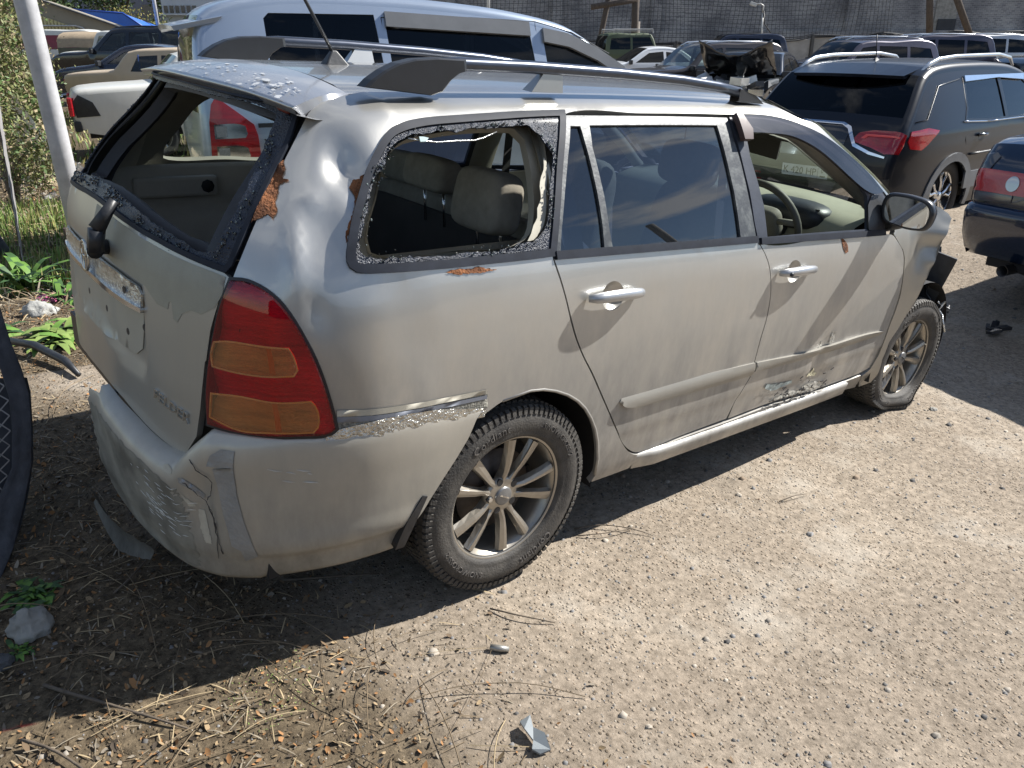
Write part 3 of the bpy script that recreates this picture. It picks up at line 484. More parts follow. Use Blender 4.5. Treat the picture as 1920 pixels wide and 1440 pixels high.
CHIPW = M('torn_paint', (.52, .51, .46), .5, .3, 0, .5, 60, .6, 120)
for k, mt_ in (('scr_a', M('blue_scrape', (.40, .48, .48), .5, 0, 0, .3, 50)), ('scr_b', CHIPW), ('scr_c', M('yellow_scrape', (.50, .47, .33), .6, 0, 0, .5, 60, .6, 120)), ('scr_d', CHIPW), ('scr_e', CHIPW)):
    panel('scrape', jag(smooth_loop(A(k), .01), .004, 2.2, 120), body, mt_, fdoor, step=.012, off=.001, lip=0, densify=False, disp=lambda s, v, X: door_skin_disp(s, v)+.002+.004*np.array([noise.noise(Vector((a*60, b*60, 1))) for a, b in zip(s, v)]))
cz = MB(); r = random.Random(11)
for k in range(46):
    c_ = (r.uniform(1.35, 1.80), .10+abs(r.gauss(0, .05))); X = body(*c_); cz.box(X+np.array([0, -.003+.0, 0]), (r.uniform(.008, .03), .002, r.uniform(.002, .008)), 0, r.uniform(-.3, .3), r.uniform(-.5, .5))
cz.build('paint_flakes', BLACK, fdoor)['kind'] = 'stuff'
for k in ('rust1', 'rust2', 'rust4'):
    dsp = (lambda s, v, X: dent_depth(s, v)+.0015+.004*np.abs(np.array([noise.noise(Vector((a*70, b*70, 1))) for a, b in zip(s, v)])))
    panel('rust_patch', jag(smooth_loop(A(k), .006), .004, 7.7, 140), body, RUST, car, step=.008, off=.0006, lip=0, densify=False, disp=dsp, label={'rust1': 'flaking rust along the quarter window', 'rust2': 'rust spots under the quarter window', 'rust4': 'ragged rust hole beside the tailgate'}[k])
# adhesive strips left where the moulding was torn off
ST1, ST2 = A('strip'), A('strip2')
GLUE = M('old_glue', (.20, .19, .165), .8, .1, 0, .5, 130, .5, 200, col2=(.36, .35, .30))
panel('glue_strip', ST1, body, GLUE, car, step=.015, off=.0012, lip=0, smooth=False, disp=dent_depth)
for v0_, v1_, mt_ in ((.500, .514, CREAM), (.486, .498, M('grey_tape', (.20, .215, .25), .5)),):
    panel('tape_strip', [(-.557, v0_-.004), (-.126, v0_-.012), (-.126, v1_-.014), (-.557, v1_-.003)], body, mt_, car, step=.03, off=.0024, lip=0, smooth=False, disp=dent_depth)
panel('crumpled_foil', jag(smooth_loop(ST2, .012), .002, 3, 100), body, M('foil', (.6, .58, .52), .2, .8, 0, .25, 40, 1.0, 110), car, step=.010, off=.003, lip=0, densify=False, disp=lambda s, v, X: dent_depth(s, v)+.006*np.array([abs(noise.noise(Vector((a*30, b*90, 1)))) for a, b in zip(s, v)]))
# tail: lamps, tailgate, bumper -----------------------------------------------
def lampsurf(s, v): return body(s, v)
lp = A('lamp')
for mrr in (False, True):
    def ld(s, v, X):
        return .010+.004*np.sin((v-.45)*9)
    la = panel('tail_lamp', inset(lp, -.003), body, REFL, car, step=.018, lip=.01, mirror=mrr, disp=lambda s, v, X: -.014+.008*np.cos((v-.45)*44)+.006*np.cos((s+.7)*50))
    panel('red_shell', inset(lp, .003), body, RSHELL, la, holes=[A('amb1'), A('amb2')], step=.018, lip=.0, mirror=mrr, disp=ld)
    panel('lamp_gasket', inset(lp, -.006), body, BLACK, la, holes=[inset(lp, .001)], step=.02, off=.004, lip=.04, mirror=mrr)
    for k in ('amb1', 'amb2'):
        a_ = A(k); am = panel('indicator_window', inset(a_, -.001), body, ASHELL, la, step=.012, lip=0, mirror=mrr, off=.0006, disp=ld)
        cx = -.70 if k == 'amb1' else -.692; vv = a_[:, 1]
        bar = [(cx-.006, vv.min()+.004), (cx+.008, vv.min()+.004), (cx+.005, (vv.min()+vv.max())/2), (cx-.001, vv.max()-.004), (cx-.012, vv.max()-.004), (cx-.008, (vv.min()+vv.max())/2)]
        panel('lens_rib', bar, body, LAMPA2, am, step=.02, lip=0, mirror=mrr, off=-.004, disp=ld, smooth=False)
        panel('lens_rim', inset(a_, -.003), body, LAMPA, am, holes=[inset(a_, .0008)], step=.02, lip=.004, mirror=mrr, off=.0008, disp=ld)
# dark channel round the tailgate
for mrr in (False, True):
    panel('door_channel', [(-1.12, .36), (-.84, .45), (-.76, .78), (-.55, 1.30), (-.66, 1.36), (-.80, 1.1), (-.90, .82), (-1.05, .5)], body, BLACK, car, step=.03, off=-.022, lip=.004, mirror=mrr)
SM = -.25-.85*math.pi/2   # s of the centre line at the tail
def both(P):
    P = np.array(P, float); Q_ = P[::-1].copy(); Q_[:, 0] = 2*SM-Q_[:, 0]; return np.concatenate([P, Q_])
gb_ = A('gate_b'); gr_ = A('gate_r'); gl_ = A('gatelip')
right = [(SM+.001, .392), (-1.334, .387), (-1.207, .374), (-1.093, .360), (-1.02, .351), (-.975, .347), (-.958, .36)]+[(q[0]-.005, q[1]) for q in gr_[1:-1]]+[(-.808, .772), (-.803, .787)]
top = [(-.817, .795), (-.896, .805), (-1.051, .824), (-1.225, .838), (-1.431, .85), (SM+.001, .853)]
def gate_disp(s, v, X=None):
    d = np.abs(s-SM)
    rec = np.clip((.47-d)/.015, 0, 1)*np.clip((v-.50-.05*np.clip((.30-d)/.3, 0, 1))/.012, 0, 1)*np.clip((.715-v)/.010, 0, 1)
    return -.012*rec+np.array([noise.noise(Vector((a*5, b*5, 1.1))) for a, b in zip(s, v)])*.0012
tg = panel('tailgate', both(right+top), body, PAINTR, car, step=.022, lip=.02, disp=gate_disp, smooth=False)
# peeled clear coat: the duller upper part with a ragged lower border
gp = A('gpatch'); PEEL = M('peeled_paint', (.33, .325, .27), .62, .25, 0, .08, 12, .1, 300)
panel('peeled_area', [(-.812, .787), (-.85, .793), (-1.0, .808), (-1.225, .83), (-1.431, .842), (-1.55, .845), (-1.55, .78), (-1.45, .742), (-1.30, .724), (-1.20, .722), (-1.10, .712)]+[tuple(q) for q in gp[1:12]], body, PEEL, tg, step=.02, lip=0, off=.0009, disp=gate_disp, smooth=False)
panel('number_recess', both([(SM+.001, .524), (-1.40, .524), (-1.20, .530), (-1.155, .552), (-1.140, .60), (-1.135, .640), (-1.30, .640), (SM+.001, .640)]), body, M('plate_recess_paint', (.42, .42, .37), .5, .4, .2, .05, 6), tg, step=.02, lip=.002, off=.003, disp=gate_disp, smooth=False)
for p in ((-1.461, .585), (-1.255, .571), (-1.136, .606), (-1.70, .585), (-1.217, .680)):
    X = body(*p); n = normals(body, np.array([p]))[0]; V, F = lathe([(0, .0001), (0, .009), (.001, .010)], 14)
    o = obj('screw_hole', V, F+[tuple(range(14))], BLACK, tg); q = Vector((0, -1, 0)).rotation_difference(Vector(n)); o.rotation_mode = 'QUATERNION'; o.rotation_quaternion = q; o.location = X+n*(-.0085 if .5 < p[1] < .66 else .007)
# bare metal strip where the garnish was, badge, lettering
gh = [(SM+.001, .655), (-1.193, .652), (-1.118, .655), (-1.113, .69), (-1.135, .703), (-1.282, .713), (SM+.001, .715)]
ga = panel('garnish_strip', both(gh), body, BARE, tg, step=.016, off=.006, lip=.006, disp=lambda s, v, X: gate_disp(s, v)*.3+.002*np.array([noise.noise(Vector((a*60, b*60, 2))) for a, b in zip(s, v)]), label='bare metal strip left by the missing garnish', smooth=False)
panel('garnish_lip', both([(SM+.001, .648), (-1.193, .646), (-1.112, .648), (-1.112, .658), (SM+.001, .660)]), body, CHROME, tg, step=.02, off=.010, lip=.012, smooth=False)
def ring3(cx, cy, rx, ry, rr, n=40):
    return [(cx+rx*math.cos(2*math.pi*i/n), cy+ry*math.sin(2*math.pi*i/n)) for i in range(n+1)]
em = MB()
def on_gate(sy, vv, h): X = body(SM+sy, vv); return X+np.array([-h, 0, 0])
for (cx, cy, rx, ry) in ((0, .700, .054, .037), (0, .700, .017, .036), (0, .713, .036, .0155)):
    em.tube([on_gate(a, b, .015) for a, b in ring3(cx, cy, rx, ry, 0)], .0042 if rx > .05 else .0036, 8, False)
em.build('emblem', M('badge_chrome', (.55, .55, .52), .22, .9, 0, .1, 20), tg, True, 'chrome oval badge with two crossed ellipses')
fx = body(-1.007, .456); ex = body(-.943, .447)-body(-1.076, .472); n_ = normals(body, np.array([[-1.0, .456]]))[0]
ey = np.cross(n_, ex/np.linalg.norm(ex)); letters('lettering', 'FELDER', .040, fx+n_*.001, ex, ey if ey[2] > 0 else -ey, M('letter_chrome', (.6, .6, .58), .25, .9), tg, .003, 'raised chrome letters', 1.08)
# glass aperture: smashed black border, dark inner frame
ho = A('hopen')
hop_r = [(SM+.001, .912), (-1.40, .905), (-1.182, .883), (-1.038, .862), (-.947, .845), (-.885, .832), (-.848, .850), (-.792, .998), (-.743, 1.177), (-.712, 1.262), (-.76, 1.285), (-1.1, 1.30), (SM+.001, 1.305)]
out_r = [(SM+.001, .856), (-1.431, .853), (-1.225, .841), (-1.051, .827), (-.896, .808), (-.812, .797), (-.797, .815), (-.755, .935), (-.708, 1.082), (-.659, 1.19), (-.630, 1.262), (-.68, 1.31), (-1.1, 1.335), (SM+.001, 1.34)]
hg = both([(a, b) for a, b in hop_r]); jg = jag(smooth_loop(hg, .012), .007, 5.1, 130)
bg_ = panel('glass_border', both(out_r), body, GLASSBLK, tg, holes=[jg], step=.013, lip=.004, off=-.004, smooth=False, label='jagged rest of the smashed rear window')
panel('inner_frame', both([(a, b) for a, b in inset(np.array(out_r), .0)]), body, M('hatch_inner_plastic', (.055, .055, .058), .6, 0, 0, .1), tg, holes=[inset(hg, .018)], step=.03, lip=.035, off=-.045, smooth=False)
crumbs('glass_crumbs', inset(hg, -.012), body, tg, .0022, .008, 8, .0030, offs=-.003, vtop=1.2)
crumbs('glass_crumbs', inset(hg, -.024), body, tg, .0022, .009, 18, .0030, offs=-.003, vtop=1.2)
panel('rubber_edge', both(inset(np.array(out_r), -.001)), body, RUBBER, tg, holes=[inset(both(out_r), .012)], step=.02, lip=.008, off=.0035, smooth=False)
# wiper
wa = MB(); c0 = on_gate(-.10, .735, .02)
wo_ = on_gate; on_gate = lambda a, b, c: wo_(a+.30, b+.02, c)
wp = [on_gate(-.018, .728, .045), on_gate(-.012, .80, .055), on_gate(0, .845, .050), on_gate(.012, .885, .035)]
wa.tube([on_gate(-.012, .742, .045), on_gate(.004, .80, .055)], [.021, .022], 5).tube([on_gate(.004, .80, .055), on_gate(.02, .885, .04)], [.021, .012], 5).tube([on_gate(-.075, .738, .0), on_gate(-.075, .738, .035)], [.02, .017], 12)
wa.tube([on_gate(-.012, .742, .045), on_gate(-.075, .738, .035)], [.02, .015], 10)
wa.build('wiper_stub', BLACK, tg, True, 'stub of the rear wiper arm'); on_gate = wo_
# spoiler over the hatch
V = []; F = []
ny, nx = 41, 13
def spo(y, t):
    """t 0 at the roof joint .. 1 at the trailing edge"""
    ya = abs(y)/.57; x0_ = -.362; x1_ = -.566+.034*ya**2; x = x0_+(x1_-x0_)*t
    zr = 1.468-.034*(abs(y)/.50)**2.6; zt = 1.424-.022*ya**3; ya = min(ya, 1)
    z = zr*(1-t)+zt*t+.012*math.sin(math.pi*t)*(1-.4*ya)-.0
    return x, y, z
for i in range(ny):
    yy = -1+2*i/(ny-1)
    for j in range(nx):
        t = j/(nx-1); hw = .500+(.565-.500)*t**1.2; V.append(spo(yy*hw, t))
top_n = len(V)
for i in range(ny):
    yy = -1+2*i/(ny-1)
    for q in range(4):
        hw = .565; x, y, z = spo(yy*hw, 1.0); k = [(0.006, -.006), (.010, -.016), (.06, -.020), (.16, -.022)][q]; V.append((x+k[0]*1.0, y*(1-.0*q), z+k[1]-.006*(q > 1)))
F = grid_faces(ny, nx)
for i in range(ny-1):
    a = i*nx+nx-1; b = (i+1)*nx+nx-1; c = top_n+i*4; d = top_n+(i+1)*4; F.append((a, c, d, b))
    for q in range(3): F.append((c+q, c+q+1, d+q+1, d+q))
SPOIL = M('spoiler_paint', (.40, .41, .43), .30, .6, .5, .06, 4, .05, 200)
sp = obj('spoiler', V, F, SPOIL, tg, True, 'roof spoiler over the hatch with peeling lacquer')
# side cheeks close the spoiler against the pillars
for sg in (-1, 1):
    q = MB(); A_ = [spo(sg*(.500+.065*t**1.2), t) for t in np.linspace(0, 1, 9)]; B_ = []
    for t in np.linspace(0, 1, 9):
        p = body(-.545-.06*t, 1.335-.075*t); B_.append((p[0]+.01-.055*t*0, sg*abs(p[1])*1.0, p[2]-.002))
    B_ = [tuple(body(a, b)) for a, b in zip(np.interp(np.linspace(0, 1, 9), [0, .5, 1], [-.412, -.546, -.610]), np.interp(np.linspace(0, 1, 9), [0, .5, 1], [1.381, 1.32, 1.262]))]
    B_ = [(p[0], -sg*p[1], p[2]) for p in B_]
    q.add(A_+B_, [(i, i+1, 9+i+1, 9+i) if sg < 0 else (i, 9+i, 9+i+1, i+1) for i in range(8)]); q.build('spoiler_cheek', SPOIL, tg, True)
# flakes of lacquer on the spoiler
fl = MB(); r = random.Random(3)
for k in range(120):
    t = min(.97, max(.3, r.gauss(.72, .16))); y = r.uniform(-.50, .42) if r.random() < .8 else r.gauss(-.35, .08); hw = .5+.065*t; x, y, z = spo(y, t); s = abs(r.gauss(.0015, .0025))+.001
    n = r.randint(5, 8); a0 = r.uniform(0, 6); P = [(x+s*r.uniform(.4, 1.3)*math.cos(a0+2*math.pi*i/n), y+2*s*r.uniform(.4, 1.3)*math.sin(a0+2*math.pi*i/n)) for i in range(n)]
    P = [(px, py, spo(py, (px+.362)/-.21)[2]+.0012) for px, py in P]; fl.add(P, [tuple(range(n))])
fl.build('lacquer_flakes', M('lacquer_flake', (.46, .475, .49), .6, .1), sp)['kind'] = 'stuff'
RL = MB()
rl = [spo(y*.5, 1) for y in np.linspace(-1, 1, 21)]
RL.tube([(x+.030, y, z-.021) for x, y, z in rl], .008, 6).build('brake_lamp_strip', M('dull_red', (.16, .03, .025), .35), sp, True)

# bumper ---------------------------------------------------------------
ss = np.concatenate([np.linspace(-1.60, -.95, 60), np.linspace(-.94, -.40, 46)[0:], np.linspace(-.39, -.13, 18)]); ww = np.linspace(0, 1, 44)
S_, W_ = np.meshgrid(ss, ww, indexing='ij')
arch_s = np.interp(np.linspace(0, 1, 44), [0, .25, .5, .75, 1], [-.132, -.185, -.262, -.335, -.392])
S2_ = S_.copy()
for j in range(44):
    k = S_[:, j] > -.5; S2_[k, j] = -.5+(S_[k, j]+.5)*((arch_s[j]+.5)/(.37))
# torn ragged end near the middle of the tail
for j in range(44):
    e = -1.555+.035*noise.noise(Vector((j*.35, 0, 4)))+.02*noise.noise(Vector((j*1.1, 0, 2)))+(.05 if j < 5 else 0)-.02*(j/44); k = S2_[:, j] < -1.3; S2_[k, j] = -1.3+(S2_[k, j]+1.3)*((e+1.3)/(-.30))
def bump_disp(s, w):
    g = lambda cs, cw, a, b: np.exp(-((s-cs)/a)**2-((w-cw)/b)**2)
    n = np.vectorize(lambda a, b: noise.noise(Vector((a*6, b*3, 5))))(s, w)
    return .003*n-.012*g(-.88, .45, .04, .2)-.006*g(-.82, .35, .02, .25)+.004*np.where(w > .80, -1, 0)*np.where(s > -.75, 1, 0)-.010*g(-1.5, .2, .08, .2)
def bumpf(s, w): return bumper(s, w)
Xb = bumper(S2_, W_); e_ = 1e-3
Nb = np.cross(bumper(S2_+e_, W_)-bumper(S2_-e_, W_), bumper(S2_, W_-e_)-bumper(S2_, W_+e_)); Nb /= np.linalg.norm(Nb, axis=-1)[..., None]+1e-9
Xb = Xb+Nb*bump_disp(S2_, W_)[..., None]
V = [tuple(q) for q in Xb.reshape(-1, 3)]
# inner return along the lower and torn edges
nb = len(V); rim = [i*44+43 for i in range(len(ss))]
F = grid_faces(len(ss), 44, flip=True)
for i in rim: p = V[i]; V.append((p[0]+.02, p[1]+.05*(1 if p[1] < -.5 else .2), p[2]+.004))
for i in range(len(rim)-1): F.append((rim[i], rim[i+1], nb+i+1, nb+i))
bmp = obj('rear_bumper', V, F, BUMPAINT, car, True, 'cracked rear bumper with grey tape over its corner')
def bnorm(f, P):
    return -normals(f, P)
def bpanel(name, o_, mat, off=.0015, step=.01, label=None, dens=False, hol=()):
    P2, T = cut(o_, hol, step, not dens, False); n = np.cross(bumper(P2[:, 0]+e_, P2[:, 1])-bumper(P2[:, 0]-e_, P2[:, 1]), bumper(P2[:, 0], P2[:, 1]-e_)-bumper(P2[:, 0], P2[:, 1]+e_)); n /= np.linalg.norm(n, axis=1)[:, None]+1e-9
    X = bumper(P2[:, 0], P2[:, 1])+n*(off+bump_disp(P2[:, 0], P2[:, 1]))[:, None]; return obj(name, X, [t[::-1] for t in T], mat, bmp, True, label)
for k, l in (('tape_a', 'grey tape patch under the tail lamp'), ('tape_b', 'long grey tape down the bumper corner'), ('tape_c', None)):
    bpanel('tape', A(k)*[1, 1], TAPE, .002, .02, l)
gm = [(-1.56, .24), (-1.45, .20), (-1.30, .19), (-1.15, .20), (-1.02, .215), (-.955, .26), (-.93, .42), (-.925, .62), (-.915, .80), (-.93, .97), (-1.2, .985), (-1.54, .97)]
bpanel('grime_film', jag(smooth_loop(gm, .012), .020, 9.1, 45), M('grime', (.185, .178, .15), .7, 0, 0, .25, 7, .06, 200, col2=(.33, .32, .27), thr=(.36, .70)), .0006, .02, 'dried grime over the tail face of the bumper', dens=True)
for k in ('chip_a', 'chip_b', 'chip_c'): bpanel('bare_primer', jag(smooth_loop(A(k), .012), .004, 2.2, 60), CREAM, .0012, .02, dens=True)
for k in ('crack_a', 'crack_b', 'crack_c'):
    L_ = A(k); P = []
    for i in range(len(L_)-1):
        for t in (0, .25, .5, .75): q = L_[i]*(1-t)+L_[i+1]*t+np.array([rnd.gauss(0, .0008), rnd.gauss(0, .004)]); P.append(bumper(q[0], q[1])+np.array([-.0005, -.0005, 0]))
    MB().tube(P, [.0011*(.4+rnd.random()) for _ in P], 5).build('crack', BLACK, bmp)
sc_ = MB(); r = random.Random(21)
for k in range(70):
    s_, w_ = r.gauss(-1.05, .06), r.gauss(.50, .10)
    if k > 62: s_, w_ = r.uniform(-.75, -.6), r.uniform(.22, .34)
    l_ = r.uniform(.008, .035); P = [bumper(s_+l_*t, w_+.06*l_*t*10*r.uniform(.5, 1)) for t in (0, .5, 1)]; X = [p+np.array([-.001, -.0015, .0004]) for p in P]
    sc_.tube(X, [.0004, .0011, .0003], 4, False)
sc_.build('scratches', M('scratch', (.62, .61, .55), .6), bmp)['kind'] = 'stuff'
# hanging torn lower valance
V = []
for i in range(20):
    t = i/19; y = -.40+.50*t; x = -.915-.03*math.sin(2*t); z = .250-.07*t-.02*math.sin(math.pi*t)
    for j in range(5): u = j/4; V.append((x+.015*math.sin(u*3), y, z-.10*u*(1-.5*abs(2*t-1))+.006*noise.noise(Vector((i*.8, j, 0)))))
obj('torn_valance', V, grid_faces(20, 5), M('dirty_valance', (.10, .10, .09), .7, 0, 0, .3, 20, .3), bmp, True, 'torn strip hanging under the bumper')
q = MB()
for i in range(6): q.box((-.84+rnd.uniform(-.03, .04), rnd.uniform(.02, .30), rnd.uniform(.42, .60)), (rnd.uniform(.01, .03), rnd.uniform(.02, .06), rnd.uniform(.015, .05)), rnd.uniform(-.4, .4), rnd.uniform(-.6, .6))
q.box((-.80, .30, .52), (.04, .75, .12)); q.build('bumper_beam', BLACK, car)
mf = [(-.405, .80, .30), (-.385, .80, .42), (-.33, .80, .52)]
panel('mud_flap', [(-.40, .10), (-.372, .10), (-.345, .17), (-.31, .245), (-.325, .25), (-.372, .18)], body, BLACK, car, step=.02, off=.018, lip=.03)
# roof, rails, screen -------------------------------------------------------------
vs = np.concatenate([np.linspace(1.375, VMAX, 20)]); 
V = []; nx = 40; ny = 39
def roof_pt(x, k):
    v = vs[min(k, 38-k)] if k != 19 else VMAX; p = roofp(x, v).copy(); p[1] *= 1 if k < 19 else -1
    if k == 19: p[1] = 0
    if k in (1, 37): p[2] -= .006
    if k in (2, 36): p[2] -= .003
    return p
for i in range(nx):
    for k in range(ny):
        a = abs(k-19)/19; x = -.356+(1.445+.075*(1-a**2)+.356)*i/(nx-1); V.append(roof_pt(x, k))
roof = obj('roof', V, grid_faces(nx, ny, flip=True), M('roof_paint', (.36, .36, .35), .26, .7, .7, .05, 3, .03, 300, coatr=.05), car, True)
V = [(p[0]-.03, p[1]*1.0, p[2]-.02) for p in V[:ny]]+[(p[0]+.02, p[1], p[2]-.001) for p in V[:ny]]; 
obj('roof_gutter', V, grid_faces(2, ny), BLACK, car)
# inner headlining
V = []
for i in range(12):
    for k in range(ny): a = abs(k-19)/19; x = -.30+(1.40+.30)*i/11; p = roof_pt(x, k); V.append((p[0], p[1]*1.05, p[2]-.035-.04*a**6))
obj('headlining', V, grid_faces(12, ny), BEIGE, car, True)
for sg in (-1, 1):
    yr = .545
    rail = MB(); rp = [(-.16, 1.512), (-.06, 1.521), (.2, 1.523), (.55, 1.518), (.85, 1.508), (1.05, 1.494), (1.18, 1.478)]
    rail.tube([(x, sg*yr, z-.006) for x, z in rp], .0175, 12)
    ro = rail.build('roof_rail', M('rail_metal', (.075, .085, .11), .30, .8, .2, .12, 30), car, True)
    prof = [(-.345, 1.452), (-.325, 1.470), (-.29, 1.492), (-.25, 1.510), (-.20, 1.522), (-.13, 1.528), (-.045, 1.528), (-.040, 1.500), (-.06, 1.495), (-.09, 1.475), (-.115, 1.447), (-.15, 1.437)]
    c = MB(); n = len(prof)
    for yy, k_ in ((yr+.024, 1), (yr+.012, 1.0), (yr-.012, 1.0), (yr-.024, 1)):
        pass
    lay = [(yr+.026, 0, -.012), (yr+.019, .0, 0), (yr-.019, 0, 0), (yr-.026, 0, -.012)]
    Vv_ = []
    for (yy, dx, dz) in lay:
        cx, cz = -.20, 1.475
        for x, z in prof: q = .93 if dz else 1; Vv_.append((cx+(x-cx)*q, sg*yy, cz+(z-cz)*q))
    Ff = grid_faces(4, n, True)+[tuple(range(n)), tuple(range(3*n, 4*n))[::-1]]
    o = obj('rail_foot', Vv_, Ff, M('rail_foot_black', (.009, .011, .015), .5, 0, .1, .2, 30), ro, False)
    xs = .27; f = MB(); f.add([(xs-.075, sg*(yr+.012), 1.452), (xs+.045, sg*(yr+.012), 1.452), (xs+.045, sg*(yr-.03), 1.455), (xs-.075, sg*(yr-.03), 1.455), (xs-.03, sg*(yr+.008), 1.505), (xs+.042, sg*(yr+.008), 1.505), (xs+.042, sg*(yr-.012), 1.505), (xs-.03, sg*(yr-.012), 1.505)], [(0, 1, 5, 4), (1, 2, 6, 5), (2, 3, 7, 6), (3, 0, 4, 7), (4, 5, 6, 7)])
    f.build('rail_support', M('rail_support_silver', (.5, .5, .48), .3, .8, .3, .05), ro)
    e = MB(); e.add([(1.16, sg*(yr+.02), 1.485), (1.16, sg*(yr-.02), 1.485), (1.16, sg*(yr-.02), 1.44), (1.16, sg*(yr+.02), 1.44), (1.27, sg*(yr+.015), 1.462), (1.27, sg*(yr-.02), 1.462), (1.33, sg*(yr-.01), 1.44), (1.33, sg*(yr+.01), 1.435)], [(0, 1, 5, 4), (0, 4, 7, 3), (1, 2, 6, 5), (4, 5, 6, 7)]); e.build('rail_foot', MATS['rail_foot_black'], ro)
an = thing_an = MB(); zb_ = float(roofp(-.12, VMAX)[2])
an.add([(-.165, -.022, zb_-.002), (-.085, -.022, zb_-.002), (-.085, .022, zb_-.002), (-.165, .022, zb_-.002), (-.138, -.007, zb_+.040), (-.122, -.007, zb_+.040), (-.122, .007, zb_+.040), (-.138, .007, zb_+.040)], [(0, 1, 5, 4), (1, 2, 6, 5), (2, 3, 7, 6), (3, 0, 4, 7), (4, 5, 6, 7)])
ant = an.build('aerial_base', BLACK, car, bevel=.004)
tube('aerial', [(-.13, 0, zb_+.03), (-.222, 0, zb_+.175), (-.36, 0, zb_+.40)], [.0055, .0055, .0035], BLACK, ant)

ap = A('apil'); AP = body(ap[:, 0], ap[:, 1]); AP = np.concatenate([[[1.42, -.52, 1.437]], AP, [[2.20, -.775, 1.02]]])
def scr(t, u):
    """windscreen: t along the pillar 0 top..1 base, u -1 right .. 1 left"""
    k = np.linspace(0, 1, len(AP)); p = np.array([np.interp(t, k, AP[:, i]) for i in range(3)]); q = 1-u*u
    return (p[0]+(.10+.17*t)*q+.010, p[1]*-u*-1*-1 if False else p[1]*(-u), p[2]-.0+(.045*(1-t)-.02*t)*q)
V = [scr(t, u) for t in np.linspace(0.02, 1, 22) for u in np.linspace(-.955, .955, 25)]
V = [(p[0], -p[1], p[2]) for p in V]
obj('windscreen', V, grid_faces(22, 25, flip=True), WSCREEN, car, True)
def strip(name, T, U, mat, off=.004):
    V = [scr(t, u) for t in T for u in U]; V = [(a+off*.5, -b, c+off) for a, b, c in V]; return obj(name, V, grid_faces(len(T), len(U), flip=True), mat, car, True)
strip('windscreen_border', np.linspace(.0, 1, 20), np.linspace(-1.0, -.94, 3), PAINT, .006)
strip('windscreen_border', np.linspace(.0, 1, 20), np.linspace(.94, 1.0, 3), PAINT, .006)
strip('screen_header', np.linspace(.0, .05, 3), np.linspace(-1, 1, 25), BLACK, .003)
strip('screen_shade', np.linspace(.93, 1, 3), np.linspace(-.96, .96, 25), BLACK, .003)
for sg in (-1, 1):   # inner pillar trims
    V = []
    for t in np.linspace(0, 1, 14):
        p = np.array([np.interp(t, np.linspace(0, 1, len(AP)), AP[:, i]) for i in range(3)])
        for k in range(5): a = k/4; V.append((p[0]-.015-.045*a, sg*abs(p[1])*1-sg*(.055+.02*math.sin(math.pi*a))*1.0, p[2]-.03-.045*a))
    obj('pillar_trim', V, grid_faces(14, 5, flip=sg > 0), BEIGED, car, True)
    for xq, wq in ((1.06, .07), (.20, .05)):
        V = []
        for k in range(12):
            v = .80+.46*k/11; xx = xq+.0*(k/11)
            for a in (-wq, -wq*.6, wq*.6, wq): p = body(xx+a, v); V.append((p[0], sg*(abs(p[1])-.05-(.012 if abs(a) < wq else -.02)), p[2]))
        obj('pillar_trim', V, grid_faces(12, 4, flip=sg < 0), BEIGED, car, True)
# front wing ------------------------------------------------------------------
fe = A('fender'); WP = M('wing_paint', (.38, .37, .335), .38, .65, .45, .06, 4, .03, 200, dust=.35, coatr=.12)
fo = [(2.075, .797), (2.112, .768), (2.167, .729), (2.196, .69), (2.213, .64), (2.233, .57), (2.250, .499), (2.252, .456), (2.250, .403), (2.257, .353), (2.257, .265), (2.249, .168), (2.225, .100), (2.235, .025), (2.262, .02), (2.285, .10), (2.30, .19), (2.32, .27), (2.35, .35), (2.384, .42), (2.43, .475), (2.478, .49), (2.50, .55), (2.543, .60), (2.60, .70), (2.65, .77), (2.70, .85), (2.68, .88), (2.588, .895), (2.505, .885), (2.40, .865), (2.30, .85), (2.15, .83), (2.08, .82)]
def wing_disp(s, v, X=None):
    g = lambda cs, cv, a, b: np.exp(-((s-cs)/a)**2-((v-cv)/b)**2); k = np.clip((s-2.25)/.15, 0, 1)
    n = np.array([noise.noise(Vector((a*5, b*6, 2)))*.030+noise.noise(Vector((a*14, b*16, 2)))*.008 for a, b in zip(s, v)])
    return n*k*.55+.012*g(2.46, .80, .07, .03)-.022*g(2.36, .74, .05, .04)-.014*g(2.30, .70, .03, .07)+.010*g(2.42, .66, .06, .03)
wing = panel('front_wing', A('wing'), wingf, WP, car, step=.016, lip=.02, disp=wing_disp, smooth=False, label='crumpled front wing with torn front edge')
wt = MB()
P = [wingf(a, b) for a, b in [tuple(q) for q in A('wing')[11:18][::-1]]]
Vt = []
for i, p in enumerate(P):
    for k in range(4): Vt.append((p[0]+.035*k+.02*noise.noise(Vector((i, k, 1))), p[1]+.035*k*(1 if k else 0)+.015*noise.noise(Vector((i, k, 7))), p[2]+.01-.02*k))
obj('torn_flange', Vt, grid_faces(len(P), 4), WP, wing, True)
panel('front_wing', [(2.08, .82), (2.08, .78), (2.24, .6), (2.25, .2), (2.23, .02), (2.28, .03), (2.35, .35), (2.5, .49), (2.75, .48), (2.9, .35), (2.95, .5), (2.9, .75), (2.6, .88)], body, WP, car, step=.04, lip=.015, mirror=True, smooth=False)
q = MB(); r = random.Random(5)
for k in range(46):
    q.box((r.uniform(2.45, 2.95), r.uniform(-.70, .65), r.uniform(.28, .74)), (r.uniform(.04, .28), r.uniform(.04, .25), r.uniform(.03, .16)), r.uniform(-.6, .6), r.uniform(-.5, .5), r.uniform(-.5, .5))
q.build('engine_wreckage', M('greasy_metal', (.05, .05, .05), .5, .4, 0, .6, 20, .4), car)['kind'] = 'stuff'
